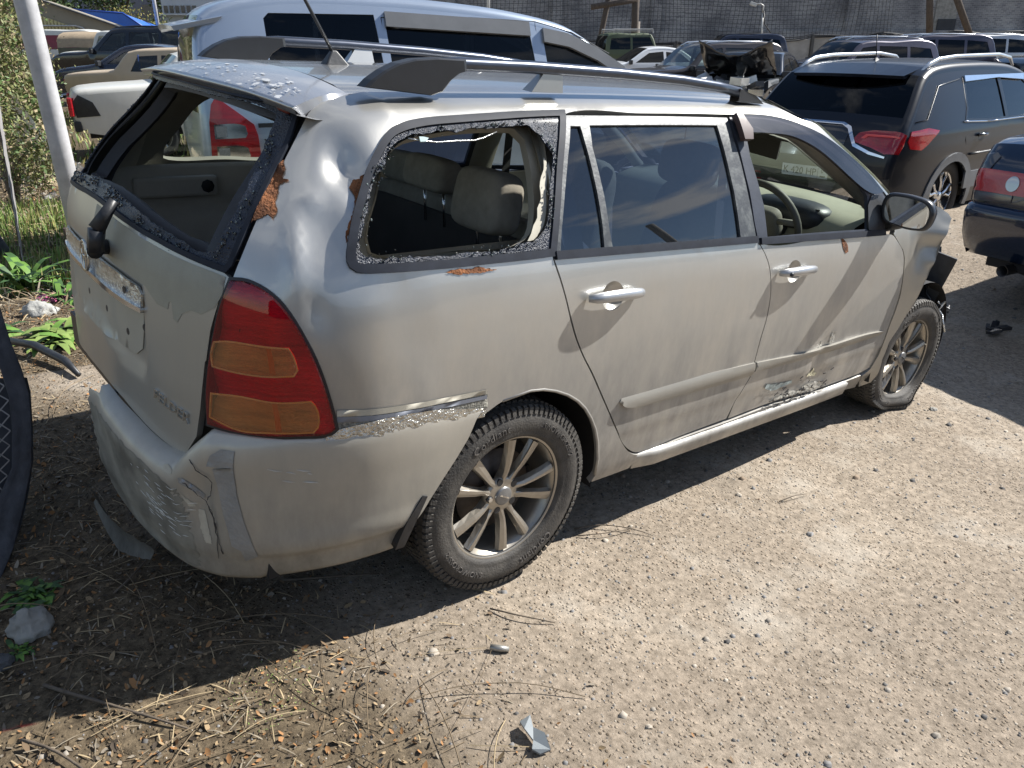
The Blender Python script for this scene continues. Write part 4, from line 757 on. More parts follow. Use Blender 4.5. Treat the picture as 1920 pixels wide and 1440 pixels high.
for k in range(11):
    x, y, z = r.uniform(2.74, 2.88), r.uniform(-.80, -.60), r.uniform(.36, .68)
    P = [(x, y, z)]
    for j in range(6): P.append((P[-1][0]+r.uniform(-.02, .045), P[-1][1]+r.uniform(-.03, .03), P[-1][2]+r.uniform(-.06, .04)))
    q = MB().tube(P, .005, 5)
    q.build('torn_hose', BLACK if k % 4 else BARE, car, True)
q = MB().box((2.82, -.70, .62), (.02, .16, .30), .3, .2).box((2.79, -.66, .50), (.03, .22, .05), .2); q.build('headlamp_bracket', BLACK, car)
q = MB().box((2.15, 0, .80), (.04, 1.42, .34)).box((1.0, 0, .26), (3.4, 1.40, .05)).box((-.33, 0, .44), (.75, 1.02, .30)); q.build('floor_pan', DARKIN, car)
MB().box((.95, 0, .31), (2.4, 1.42, .03)).box((-.30, 0, .615), (.92, 1.30, .02)).build('carpet', CARPET, car)
# arch liners
for cx, cz, r_ in ((.025, .315, .372), (2.60, .30, .36)):
    for sg in (-1, 1):
        V = []
        for a in np.linspace(-.25, math.pi+.25, 26):
            for y in (.80, .70, .50): V.append((cx+r_*math.cos(a), sg*y, cz+r_*math.sin(a)))
        obj('arch_liner', V, grid_faces(26, 3), DARKIN, car, True)
        V = [(cx+r_*math.cos(a), sg*.50, cz+r_*math.sin(a)) for a in np.linspace(-.25, math.pi+.25, 26)]; obj('arch_liner', V, [tuple(range(26))], DARKIN, car)
# wheel arch lip (right)
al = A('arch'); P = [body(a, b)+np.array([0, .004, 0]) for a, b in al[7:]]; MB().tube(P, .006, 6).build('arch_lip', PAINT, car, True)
# sill step
V = []
for x in np.linspace(.585, 2.20, 34):
    vv = float(np.interp(x, [.58, 2.15], [.106, .076])); kk = min(1, (x-.58)/.10); a = body(x, vv)*[1, 1, 1]; b = body(x, vv-.012); a = a+np.array([0, (1-kk)*.016, 0]); b = b+np.array([0, (1-kk)*.02, 0])
    V += [(a[0], a[1]+.015, a[2]+.003), (a[0], a[1]-.014, a[2]-.002), (b[0], b[1]-.016, b[2]-.006), (b[0], b[1]-.004, b[2]-.05), (b[0], b[1]+.035, b[2]-.075)]
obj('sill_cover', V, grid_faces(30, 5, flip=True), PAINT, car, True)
# mirror ----------------------------------------------------------------------
mc = Vector((2.005, -.89, 1.055)); mir_o = Matrix.Rotation(.12, 3, 'Z')
mh = MB(); prof = [(-.115, .055), (-.10, .072), (-.05, .080), (.02, .076), (.075, .062), (.098, .030), (.10, -.020), (.085, -.058), (.04, -.070), (-.04, -.066), (-.10, -.050), (-.118, -.010)]
prof = [tuple(q) for q in smooth_loop(prof, .02, 80)]
V = []; n = len(prof)
for x, k in ((-.030, .93), (-.028, 1.0), (-.01, 1.04), (.03, .98), (.065, .75), (.085, .35)):
    for y, z in prof: V.append(mc+mir_o @ Vector((x, -y*k*.92, z*k*.88)))
F = grid_faces(6, n, True)+[tuple(range(5*n, 6*n))]
mo = obj('door_mirror', V, F, M('mirror_housing', (.02, .022, .027), .32, 0, .3, .1), fdoor, True, 'black door mirror')
V = [mc+mir_o @ Vector((-.0315, -y*.79, z*.75)) for y, z in prof]; obj('mirror_glass', V, [tuple(range(n))[::-1]], MIRROR, mo)
V = [mc+mir_o @ Vector((-.029, -y*.87, z*.83)) for y, z in prof]; obj('mirror_surround', V, [tuple(range(n))[::-1]], BLACK, mo)
MB().tube([(2.06, -.775, .985), (2.045, -.82, 1.0), (2.03, -.87, 1.02)], [.035, .032, .03], 10).build('mirror_arm', BLACK, mo, True)
MB().tube([(2.05, .80, 1.0), (2.03, .86, 1.02)], .03, 8).box((2.03, .94, 1.06), (.09, .2, .15), .1).build('door_mirror', BLACK, car, bevel=.02)
# interior ---------------------------------------------------------------------
cushion('rear_backrest', (.37, -.0, .78), (.17, 1.24, .50), FABRIC, car, .25, (0, .22, 0)); 
cushion('rear_seat', (.72, 0, .52), (.55, 1.26, .20), FABRIC, car, .3)
V = []
cushion('backrest_panel', (.275, 0, .76), (.05, 1.22, .46), M('seat_back_carpet', (.06, .055, .05), .95), car, .2, (0, .22, 0))
for y, x, z in ((-.43, .16, 1.125), (.02, .26, 1.13), (.40, .40, 1.085)):
    h = cushion('headrest', (x, y, z), (.13, .25, .19) if y < -.3 else (.11, .27, .12), FABRIC, car, .45, (0, .15, 0), taper=.9)
    for d in (-.06, .06): tube('headrest_rod', [(x+.02, y+d, z-.18), (x+.01, y+d, z-.05)], .005, CHROME, h)
for y in (-.36, .36):
    s = cushion('front_backrest', (1.28, y, .84), (.15, .48, .56), FABRIC, car, .4, (0, .20, 0), taper=.85); cushion('front_seat', (1.60, y, .52), (.50, .48, .18), FABRIC, car, .4)
    cushion('headrest', (1.20, y, 1.195), (.10, .26, .17), FABRIC, s, .5, (0, .15, 0))
# dash
V = []
for i in range(22):
    y = -.70+1.4*i/21
    hood = .045*math.exp(-((y+.36)/.17)**2)
    for x, z in ((2.40-.25*(y/.7)**2, 1.005), (2.20, 1.000+hood*.4), (2.05, .985+hood), (1.95, .955+hood), (1.92, .91+hood*.5), (1.93, .86), (1.95, .70), (1.98, .50)): V.append((x, y, z))
obj('dashboard', V, grid_faces(22, 8, flip=True), DASHTOP, car, True)
cushion('instrument_hood', (1.985, -.36, .955), (.20, .40, .13), BLACK, car, .7)
MB().box((1.935, -.36, .95), (.01, .34, .10)).build('instruments', DARKIN, car)
MB().box((1.925, 0, .72), (.012, .32, .3)).build('centre_console', DARKIN, car)
sw = Matrix.Rotation(-.42, 3, 'Y'); cc = Vector((1.77, -.36, .93)); P = [cc+sw @ Vector((0, .185*math.cos(a), .185*math.sin(a))) for a in np.linspace(0, 2*math.pi, 41)]
st = tube('steering_wheel', P, .0155, M('wheel_rim_beige', (.14, .135, .11), .6), car, 10)
cushion('airbag_cover', cc+sw @ Vector((.015, 0, -.01)), (.07, .17, .14), BEIGED, st, .5, (0, -.42, 0))
for a in (.15, math.pi-.15, -math.pi/2): tube('wheel_spoke', [cc+sw @ Vector((.01, .05*math.cos(a), .05*math.sin(a))), cc+sw @ Vector((0, .18*math.cos(a), .18*math.sin(a)))], .014, BEIGED, st)
tube('steering_column', [cc, cc+Vector((.25, 0, -.06))], .04, BLACK, st)
MB().box((1.62, -.36, 1.335), (.02, .38, .15), 0, 0, -.9).build('sun_visor', M('torn_visor', (.07, .065, .055), .8), car, bevel=.006)
MB().box((1.70, -.33, 1.255), (.02, .16, .09), .3, .15, -.4).build('sun_visor_flap', MATS['torn_visor'], car)
rm = MB().box((1.60, -.0, 1.335), (.035, .24, .06), .2).build('rear_view_mirror', BLACK, car, bevel=.008); tube('hanging_charm', [(1.60, 0, 1.30), (1.60, 0, 1.22), (1.60, .0, 1.19)], .003, BLACK, rm)
P = [(1.60, .022*math.cos(a), 1.19+.03*math.sin(a)) for a in np.linspace(0, 6.3, 14)]; tube('charm_ring', P, .004, BARE, rm); tube('charm_tassel', [(1.60, 0, 1.16), (1.60, 0, 1.05)], [.012, .005], BLACK, rm)
# luggage side panels, left one in view
for sg in (-1, 1):
    V = []
    for x in np.linspace(-.74, .30, 14):
        k = float(np.clip((-.45-x)/.3, 0, 1)); y0 = .735-.13*k*k
        for y, z in ((y0-.03, 1.075), (y0-.045, 1.06), (y0-.05, .93), (y0-.045, .90), (y0-.075, .885), (y0-.09, .60)): V.append((x, sg*y, z))
    lt = obj('luggage_side_panel', V, grid_faces(14, 6, flip=sg < 0), BEIGE, car, True)
    MB().box((-.02, sg*.685, .995), (.15, .02, .05)).build('grab_recess', DARKIN, lt, bevel=.004)
    MB().box((-.02, sg*.673, .995), (.10, .012, .036)).build('recess_lid', BEIGED, lt, bevel=.003)
    MB().box((-.42, sg*.665, 1.0), (.30, .03, .075)).build('cover_bracket', BEIGE, lt, bevel=.012)
    tube('bracket_socket', [(-.31, sg*.66, 1.0), (-.31, sg*.645, 1.0)], .024, DARKIN, lt)
    MB().box((.24, sg*.675, 1.0), (.045, .02, .06)).build('cover_hook', DARKIN, lt, bevel=.004)
    V = []
    for k in range(12):
        t = k/11; v = .82+.47*t; s_ = np.interp(v, [.80, 1.10, 1.29], [-.70, -.60, -.54])
        for j in range(6): a = j/5; p = body(s_+.16*a*(1-.3*t), v); V.append((p[0], sg*(abs(p[1])-.045-.02*math.sin(math.pi*a)), p[2]))
    obj('rear_pillar_trim', V, grid_faces(12, 6, flip=sg < 0), BEIGE, car, True)
cushion('parcel_bag', (-.05, -.28, .74), (.30, .36, .22), M('dark_plastic_bag', (.03, .033, .04), .3, 0, 0, .6, 20, 1, 18), car, .8, (.3, .2, .3))
cushion('spare_cover', (-.38, .1, .66), (.5, .9, .08), CARPET, car, .3)
# wheels -------------------------------------------------------------------------
def make_wheel(flat=False):
    w_ = []
    prof = [(.078, .195), (.094, .215), (.100, .245), (.097, .275), (.086, .295), (.074, .304), (.05, .3075), (0, .309), (-.05, .3075), (-.074, .304), (-.086, .297), (-.094, .283), (-.0985, .268), (-.1005, .258), (-.1000, .245), (-.0975, .232), (-.0945, .222), (-.0950, .217), (-.088, .208), (-.080, .2035), (-.076, .196)]
    V, F = lathe(prof, 96)
    q = MB(); q.add(V, F)
    # tread blocks
    for row, (yc, wd, ln, off) in enumerate(((-.078, .030, .0180, 0), (-.045, .024, .016, .5), (-.015, .022, .015, 0), (.015, .022, .015, .5), (.045, .024, .016, 0), (.078, .030, .018, .5))):
        nn_ = 86
        for k in range(nn_):
            a0 = 2*math.pi*(k+off)/nn_; da = ln/.31/2*.95; ro = .3125 if abs(yc) < .06 else .3105; sk = .35*da*(1 if row % 2 else -1); P = []
            for rr_ in (.300, ro):
                for (dy, d2) in ((-wd/2, -da+sk), (wd/2, -da-sk), (wd/2, da-sk), (-wd/2, da+sk)):
                    yy = yc+dy; r3 = rr_-(.010 if abs(yy) > .085 else (.003 if abs(yy) > .06 else 0)); P.append((r3*math.cos(a0+d2), yy, r3*math.sin(a0+d2)))
            q.add(P, [(4, 5, 6, 7), (0, 1, 5, 4), (1, 2, 6, 5), (2, 3, 7, 6), (3, 0, 4, 7)])
            if abs(yc) > .07 and yc < 0:   # shoulder lugs run down the sidewall
                P = []
                for (r3, yy) in ((.308, -.084), (.302, -.0935), (.283, -.0975), (.283, -.090), (.302, -.080)): 
                    for d2 in (-da*.8, da*.8): P.append((r3*math.cos(a0+d2), yy-.0012, r3*math.sin(a0+d2)))
                q.add(P, [(0, 1, 3, 2), (2, 3, 5, 4), (0, 2, 4, 6), (1, 7, 5, 3)])
    def wrap(s, size, ang, rad, inward=False):
        Vt, Ft = text_mesh(s, size, .0016, 1.05); Vo = []
        for x, y, z in Vt:
            a = ang+(x/rad if not inward else -x/rad)*-1; r3 = rad+(y if not inward else -y); yy = float(np.interp(r3, [.217, .222, .232, .245, .258, .268, .283, .297], [-.095, -.0945, -.0975, -.1, -.1005, -.0985, -.094, -.086]))
            Vo.append((r3*math.cos(a), yy-.0008-z, r3*math.sin(a)))
        return Vo, Ft
    def flatten(V):
        if not flat: return V
        o = []
        for x, y, z in V:
            lim = -.262; s = 0
            if z < -.17:
                t = (-.17-z)/.14; z2 = -.17-(-.17-z)*.66; s = t; y = y*(1+.32*t)-.018*t*math.sin(x*22); z = max(z2, lim); x = x*(1+.06*t)
            o.append((x, y, z))
        return o
    q.V = flatten(q.V)
    tex = MB()
    for s, sz, a, inv_ in (('Cordiant', .036, 1.95, False), ('SNOW CROSS 2', .026, .75, False), ('Cordiant', .036, -1.05, False), ('SNOW CROSS 2', .026, 3.95, False)):
        Vo, Ft = wrap(s, sz, a, .250); tex.add(Vo, Ft)
    tex.V = flatten(tex.V)
    root = thing_parent
    tyre = obj('tyre', q.V, q.F, TYRE, root, False); tyre.data.polygons.foreach_set('use_smooth', [i < len(F) for i in range(len(q.F))])
    tex.build('tyre_lettering', M('tyre_letter', (.11, .10, .09), .8), tyre)
    # rim
    V, F = lathe([(-.079, .1990), (-.083, .2035), (-.082, .2075), (-.077, .2075), (-.074, .203), (-.066, .198), (-.060, .192), (-.035, .187), (.02, .176), (.07, .180)], 72)
    rim = obj('rim', V, F, ALLOY, tyre, True)
    sp_ = MB()
    for k in range(10):
        a = 2*math.pi*k/10+(.055 if k % 2 else -.055)+.30; ca, sa = math.cos(a), math.sin(a); st_ = []
        for r3, hw, yf, th3 in ((.030, .015, -.058, .030), (.055, .0105, -.060, .030), (.085, .0075, -.066, .026), (.115, .0100, -.071, .022), (.155, .0120, -.0745, .018), (.192, .0145, -.075, .016)):
            tw = .006*(1 if k % 2 else -1)*(1 if r3 > .08 else 0)
            for d, y in ((-hw*1.5, yf+th3), (-hw, yf+.004), (-hw*.25+tw, yf), (hw*.6+tw, yf), (hw, yf+.005), (hw*1.5, yf+th3)): st_.append((r3*ca-d*sa, y, r3*sa+d*ca))
        sp_.add(st_, grid_faces(6, 6))
    spk = sp_.build('spokes', ALLOY, rim)
    V, F = lathe([(-.040, .062), (-.056, .060), (-.060, .052), (-.061, .036), (-.062, .030)], 40); obj('hub', V, F, ALLOY, rim, True)
    V, F = lathe([(-.060, .031), (-.067, .030), (-.069, .026), (-.0695, .0001)], 32); obj('hub_cap', V, F, M('hub_cap_grey', (.20, .20, .20), .35, .5), rim, True)
    lg = MB()
    lg.box((0, -.0705, 0), (.040, .002, .005), 0, 0, .5).box((0, -.0705, 0), (.018, .002, .005), 0, 0, .5); lg.build('cap_mark', CHROME, rim)
    nu = MB()
    for k in range(5):
        a = 2*math.pi*k/5+.6; c = (.050*math.cos(a), 0, .050*math.sin(a)); V, F = lathe([(-.0615, .0115), (-.058, .0115), (-.05, .010)], 12); nu.add([(x+c[0], y, z+c[2]) for x, y, z in V], F+[tuple(range(12))])
    nu.build('nut_well', BLACK, rim)
    nt_ = MB(); V, F = lathe([(-.066, .0001), (-.066, .008), (-.058, .0085)], 6); nt_.add([(x+.05*math.cos(.6+2.513), y, z+.05*math.sin(.6+2.513)) for x, y, z in V], F); nt_.build('wheel_nut', CHROME, rim)
    V, F = lathe([(-.010, .0001), (-.010, .135), (0, .135), (.0, .06)], 48); obj('brake_disc', V, F, DISC, rim, True)
    V, F = lathe([(.03, .175), (.03, .0001)], 40); obj('back_plate', V, F, DARKIN, rim, True)
    return tyre
thing_parent = car
wr = make_wheel(); wr.location = (0.005, -.733, .3115)
wf = make_wheel(True); wf.location = (2.600, -.713, .264); wf.rotation_euler = (0, 0, R_(-2)); wf['label'] = 'flat front tyre squashed under its rim'
for x in (.005, 2.6): c = copy_tree(wr, car); c.location = (x, .733, .3115); c.rotation_euler = (0, 0, math.pi)
MB().tube([(0, -.5, .3), (0, .5, .3)], .04, 8).tube([(2.6, -.6, .29), (2.6, .6, .29)], .025, 8).build('axles', BLACK, car)

BELT = M('seat_belt', (.05, .048, .045), .8)
for sg in (-1, 1):
    MB().add([(.30, sg*.60, 1.30), (.345, sg*.60, 1.30), (.345, sg*.615, .70), (.30, sg*.615, .70), (.30, sg*.598, 1.30), (.345, sg*.598, 1.30), (.345, sg*.613, .70), (.30, sg*.613, .70)], [(0, 1, 2, 3), (7, 6, 5, 4)]).build('seat_belt', BELT, car)
    MB().add([(1.06, sg*.60, 1.28), (1.105, sg*.60, 1.28), (1.125, sg*.66, .60), (1.08, sg*.66, .60), (1.06, sg*.598, 1.28), (1.105, sg*.598, 1.28), (1.125, sg*.658, .60), (1.08, sg*.658, .60)], [(0, 1, 2, 3), (7, 6, 5, 4)]).build('seat_belt', BELT, car)
# ================================================================== other vehicles
def noise_arr(s, v, k, sd): return np.array([noise.noise(Vector((a*k, b*k, sd))) for a, b in zip(s, v)])
class Auto:
    """car body from a side silhouette: x forward, z up, width by a plan taper and tumblehome"""
    def __init__(c, sil, W, belt, tumble=.32, r=.06, crown=.035, ground=.0, taper=.20, pw=5, step=.08):
        c.W, c.belt, c.k, c.r, c.crown, c.taper, c.pw = W, belt, tumble, r, crown, taper, pw
        P = np.array([p[:2] for p in sil], float); c.seg = [p[2] if len(p) > 2 else None for p in sil]
        c.x0, c.x1 = P[:, 0].min(), P[:, 0].max()
        # resample with rounded corners
        out = []; lab = []; cur = None
        d = np.diff(P, axis=0); ln = np.hypot(*d.T); tg = np.zeros_like(P); tg[1:-1] = d[:-1]/ln[:-1, None]+d[1:]/ln[1:, None]; tg[0] = d[0]/ln[0]; tg[-1] = d[-1]/ln[-1]
        tg /= np.hypot(*tg.T)[:, None]+1e-9
        for i in range(len(P)-1):
            cur = c.seg[i] or cur; k = max(2, int(ln[i]/step))
            for q in range(k):
                t = q/k; l = ln[i]*.75
                out.append((2*t**3-3*t**2+1)*P[i]+(t**3-2*t**2+t)*l*tg[i]+(-2*t**3+3*t**2)*P[i+1]+(t**3-t**2)*l*tg[i+1]); lab.append(cur)
        out.append(P[-1]); lab.append(cur); c.S = np.array(out); c.lab = lab
        d = np.gradient(c.S, axis=0); n = np.stack([-d[:, 1], d[:, 0]], 1); n /= np.hypot(*n.T)[:, None]; c.n = n
        c.Si = c.S-n*r; c.t = np.concatenate([[0], np.cumsum(np.hypot(*np.diff(c.S, axis=0).T))])
    def Y(c, x, z):
        x = np.asarray(x, float); z = np.asarray(z, float); q = np.abs(2*(x-c.x0)/(c.x1-c.x0)-1)
        y = c.W/2*(1-c.taper*q**c.pw)
        y = y-np.clip(z-c.belt, 0, 9)*c.k-.10*np.clip(z-c.belt, 0, 9)**2-.05*(np.clip(.55-z, 0, 9)/.35)**2+.012*np.exp(-((z-c.belt+.18)/.12)**2)
        return y
    def side(c, x, z): x = np.asarray(x, float); z = np.asarray(z, float); x, z = np.broadcast_arrays(x, z); return np.stack([x, -c.Y(x, z), z], -1)
    def top(c, t, y):
        """t arclength along the silhouette, y -1..1 across"""
        t = np.asarray(t, float); u = np.asarray(y, float); t, u = np.broadcast_arrays(t, u)
        X = np.stack([np.interp(t, c.t, c.Si[:, i]) for i in (0, 1)], -1); n = np.stack([np.interp(t, c.t, c.n[:, i]) for i in (0, 1)], -1)
        ys = c.Y(X[..., 0], X[..., 1]); a = np.clip((1-np.abs(u))/.10, 0, 1); ph = a*math.pi/2
        h = c.r*np.sin(ph)+c.crown*(1-u*u)*np.clip(a, 0, 1); yy = np.where(np.abs(u) > .9, ys-c.r*(1-np.cos(ph)), (ys-c.r)*np.abs(u)/.9)
        return np.stack([X[..., 0]+n[..., 0]*h, np.sign(u)*yy, X[..., 1]+n[..., 1]*h], -1)
    def build(c, root, paint, arches, wr_, glass, windows, sill=.28, res=.07, inner=True, glassmat=None, blackout=None):
        U = np.concatenate([np.linspace(-1, -.9, 5), np.linspace(-.9, .9, 15)[1:-1], np.linspace(.9, 1, 5)])
        i = 0; n = len(c.S)
        names = {'r': 'rear_panel', 'b': 'rear_window', 'o': 'roof', 's': 'windscreen', 'h': 'bonnet', 'f': 'front_panel', 'k': 'boot_lid', 't': 'tailgate', 'x': 'roof_front'}
        while i < n-1:
            j = i
            while j < n-1 and c.lab[j] == c.lab[i]: j += 1
            V = [c.top(c.t[k], u) for k in range(i, j+1) for u in U]; g = c.lab[i] in ('b', 's')
            if g:
                nU = len(U); rows = j-i+1; pick = lambda a, b: [V[r_*nU+q] for r_ in range(rows) for q in range(a, b)]
                for a, b in ((0, 5), (nU-5, nU)): obj('window_border', pick(a, b), grid_faces(rows, b-a), paint, root, True)
                obj(names[c.lab[i]], pick(4, nU-4), grid_faces(rows, nU-8), glass, root, True)
            else: obj(names.get(c.lab[i], 'body_panel'), V, grid_faces(j-i+1, len(U)), paint, root, True)
            i = j
        low = []
        xa, xb = c.Si[0, 0], c.Si[-1, 0]
        bx = sorted(arches); pts = [(xa, c.Si[0, 1])]
        # bottom from the rear to the front
        low = [(xa, max(sill, c.Si[0, 1]-.05))]
        for ax in bx:
            for a in np.linspace(math.pi+.1, -.1, 17): low.append((ax+wr_*math.cos(a), max(sill, .33+wr_*math.sin(a)+.0)))
        low.append((xb, max(sill, c.Si[-1, 1]-.05)))
        top_ = [tuple(p) for p in c.Si[::-1]]
        O = low+top_
        # drop repeated points
        Q_ = [O[0]]
        for p in O[1:]:
            if math.hypot(p[0]-Q_[-1][0], p[1]-Q_[-1][1]) > .012: Q_.append(p)
        for m_ in (False, True):
            bs_ = panel('body_side', Q_, c.side, paint, root, holes=[w_ for w_ in windows], step=res, lip=.03, mirror=m_, smooth=False, densify=True)
            for w_ in windows: panel('side_window', inset(np.array(w_), -.006), c.side, glassmat or glass, bs_, step=.12, lip=0, off=-.010, mirror=m_, smooth=False)
        if inner:
            q = MB(); q.box(((c.x0+c.x1)/2, 0, sill+.08), ((c.x1-c.x0)*.93, c.W*.80, .10)); q.build('floor_pan', DARKIN, root)
            xs_ = [p for w_ in windows for p in np.array(w_)[:, 0]]
            if xs_:
                a_, b_ = min(xs_), max(xs_); MB().box(((a_+b_)/2, 0, c.belt-.22), (b_-a_, c.W*.78, .36)).box((a_+.45, 0, c.belt-.02), (.15, c.W*.66, .30)).box((a_+1.35, c.W*.2, c.belt), (.14, .42, .42)).box((a_+1.35, -c.W*.2, c.belt), (.14, .42, .42)).build('seats', M('dark_seats', (.03, .03, .033), .9), root, bevel=.04)
    def arch(c, root, ax, wr_, mat, w_=.07, off=.012):
        for m_ in (False, True):
            P = []
            for a in np.linspace(math.pi+.12, -.12, 19): P.append((ax+(wr_+w_)*math.cos(a), .33+(wr_+w_)*math.sin(a)))
            for a in np.linspace(-.12, math.pi+.12, 19): P.append((ax+wr_*math.cos(a), .33+wr_*math.sin(a)))
            panel('arch_cladding', P, c.side, mat, root, step=.05, off=off, lip=.02, mirror=m_, smooth=False)
def simple_wheel(root, x, y, R, rim_mat, n=5, kind=0, sub=None, seg=40):
    sg = -1 if y < 0 else 1
    V, F = lathe([(.10, R*.62), (.105, R*.82), (.085, R*.97), (0, R), (-.085, R*.97), (-.105, R*.82), (-.095, R*.66), (-.08, R*.63)], seg)
    t = obj('wheel', [(a*1, b*(1 if sg < 0 else -1), c) for a, b, c in V], F, M('plain_tyre', (.025, .025, .026), .75, var=.3), root, True); t.location = (x, y, R)
    q = MB(); V, F = lathe([(-.082, R*.62), (-.086, R*.66), (-.078, R*.67), (-.06, R*.6), (.03, R*.55)], seg)
    if kind == 2: obj('rim_barrel', [(a_, b_*(1 if sg < 0 else -1), c_) for a_, b_, c_ in V], F, M('dark_rim', (.02, .02, .022), .3, .3), t, True); V, F = lathe([(-.070, R*.60), (-.082, R*.635), (-.0865, R*.65), (-.080, R*.668)], seg)
    q.add(V, F)
    for k in range(n):
        a = 2*math.pi*k/n+.2
        if kind == 2:
            for s_ in (-1, 1):
                P = []
                for r3, off_, hw in ((.05, .0, .020), (R*.34, .018*s_, .014), (R*.50, .060*s_, .016), (R*.66, .030*s_, .017)):
                    for d in (-hw, hw): e = off_+d; P.append((r3*math.cos(a)-e*math.sin(a), -.080, r3*math.sin(a)+e*math.cos(a)))
                    for d in (hw, -hw): e = off_+d; P.append((r3*math.cos(a)-e*math.sin(a), -.050, r3*math.sin(a)+e*math.cos(a)))
                q.add(P, grid_faces(4, 4, True))
        else:
            P = []
            for r3, hw in ((.04, .032), (R*.3, .022), (R*.64, .034)):
                for d, yy in ((-hw, -.078), (hw, -.078), (hw, -.04), (-hw, -.04)): P.append((r3*math.cos(a)-d*math.sin(a), yy, r3*math.sin(a)+d*math.cos(a)))
            q.add(P, grid_faces(3, 4, True))
    V, F = lathe([(-.085, .0001), (-.085, .035), (-.07, .055), (-.03, .06)], 20); q.add(V, F)
    q.V = [(a, b*(1 if sg < 0 else -1), c) for a, b, c in q.V]; q.build('rim', rim_mat, t, True)
    obj('brake_disc', [(R*.55*math.cos(2*math.pi*k/24), -.02*(1 if sg < 0 else -1), R*.55*math.sin(2*math.pi*k/24)) for k in range(24)], [tuple(range(24))], DARKIN, t)
    return t
def shut(c, root, pts, m_=(False, True), r=.0045):
    for mm in m_:
        X = c.side(np.array(pts)[:, 0], np.array(pts)[:, 1])
        if mm: X[:, 1] *= -1
        tube('door_gap', X, r, BLACK, root, 4)
DGLASS = GLASS('dark_window', (.05, .06, .075), rough=.01, refl=.6); MGLASS = GLASS('smoky_window', (.22, .25, .26), dust=.05, rough=.01); CGLASS = GLASS('pale_window', (.55, .62, .60), dust=.08)
ARCHG = M('grey_cladding', (.10, .11, .125), .5, 0, .1, .15, 10)
CHR = M('chrome_trim', (.62, .66, .72), .12, 1, 0, .03)
SILR = M('silver_rail', (.62, .64, .66), .25, .8, .2, .05)

# ---- silver-blue minivan beside the estate car
VP = M('van_paint', (.38, .45, .55), .30, .55, .6, .04, 2, dust=.25, coatr=.07)
van = thing('minivan', 'pale blue silver minivan beside the estate car, tall red tail lamps', 'minivan', (0, 0, 0))
vs_ = [(-2.12, .45, 'r'), (-2.16, .75), (-2.15, 1.06, 'b'), (-2.05, 1.70, 'o'), (-1.6, 1.84), (-.6, 1.84), (.3, 1.76), (.85, 1.645, 's'), (1.35, 1.36), (1.85, 1.03, 'h'), (2.25, .93), (2.50, .80, 'f'), (2.60, .55), (2.56, .38)]
vn = Auto(vs_, 1.72, 1.02, .20, .07, .03, taper=.10, pw=8)
w1 = [(-1.62, 1.20), (-1.62, 1.69), (-1.58, 1.725), (-.80, 1.720), (-.76, 1.20)]
w2 = [(-.70, 1.15), (-.72, 1.715), (.50, 1.65), (.56, 1.10)]
w3 = [(.66, 1.10), (.62, 1.605), (.85, 1.565), (1.12, 1.455), (1.38, 1.30), (1.62, 1.10)]
vn.build(van, VP, (-1.40, 1.52), .36, CGLASS, [w1, w2, w3], glassmat=DGLASS)
for w_, nm in ((w2, 'window_visor'), (w3, 'window_visor')):
    P = [p for p in w_ if p[1] > 1.25]; P = sorted(P); up_ = [(x, z+.02) for x, z in P]; dn = [(x, z-.085) for x, z in P[::-1]]
    panel(nm, up_+dn, vn.side, M('grey_visor', (.15, .155, .16), .35, 0, .4, .1, 6), van, step=.03, off=.030, lip=.03, smooth=False)
shut(vn, van, [(-.74, .45), (-.74, 1.0), (-.745, 1.70)]); shut(vn, van, [(.60, .45), (.61, 1.05), (.565, 1.68)]); shut(vn, van, [(-.745, 1.70), (0, 1.705), (.565, 1.68), (.9, 1.60), (1.25, 1.43)])
panel('rub_strip', [(-1.77, .955), (-1.2, .955), (-1.2, .985), (-1.77, .985)], vn.side, BLACK, van, step=.1, off=.003, lip=.01, smooth=False)
for mm in (False, True):
    lo = [(-2.09, .45), (-2.115, .75), (-2.10, 1.0), (-2.07, 1.12), (-2.03, 1.17), (-1.80, .98), (-1.78, .90), (-1.77, .45)]
    lamp = panel('tail_lamp', lo, vn.side, LAMPR, van, step=.05, off=.012, lip=.03, mirror=mm, smooth=False)
    for z0 in (.885, .735):
        hz_ = [(-2.075, z0), (-1.87, z0+.004), (-1.85, z0+.03), (-1.86, z0+.085), (-1.90, z0+.10), (-2.07, z0+.10)]
        hb = panel('lamp_bezel', hz_, vn.side, CHROME, lamp, step=.04, off=.026, lip=.014, mirror=mm)
        panel('lamp_unit', [(-2.06, z0+.012), (-1.99, z0+.014), (-1.985, z0+.088), (-2.06, z0+.088)], vn.side, M('lamp_grey', (.30, .30, .30), .3, .2, .5, .3, 160), hb, step=.05, off=.030, lip=.004, mirror=mm, smooth=False)
q = MB()
for k in range(9): y = -1+2*k/8; q.V += [(-2.28+.03*y*y, y*.66, 1.655-.02*y*y), (-1.90, y*.67, 1.73-.03*y*y), (-2.26+.03*y*y, y*.655, 1.625-.02*y*y), (-1.95, y*.66, 1.66)]
for k in range(8): a = 4*k; b = a+4; q.F += [(a, a+1, b+1, b), (a, b, b+2, a+2), (a+2, b+2, b+3, a+3)]
q.F += [(0, 2, 3, 1), (32, 33, 35, 34)]; q.build('tailgate_spoiler', VP, van)
MB().box((-2.155, 0, 1.30), (.01, 1.1, .02)).build('wiper', BLACK, van)
for x in (-1.40, 1.52):
    for y in (-.76, .76): simple_wheel(van, x, y, .32, ALLOY)

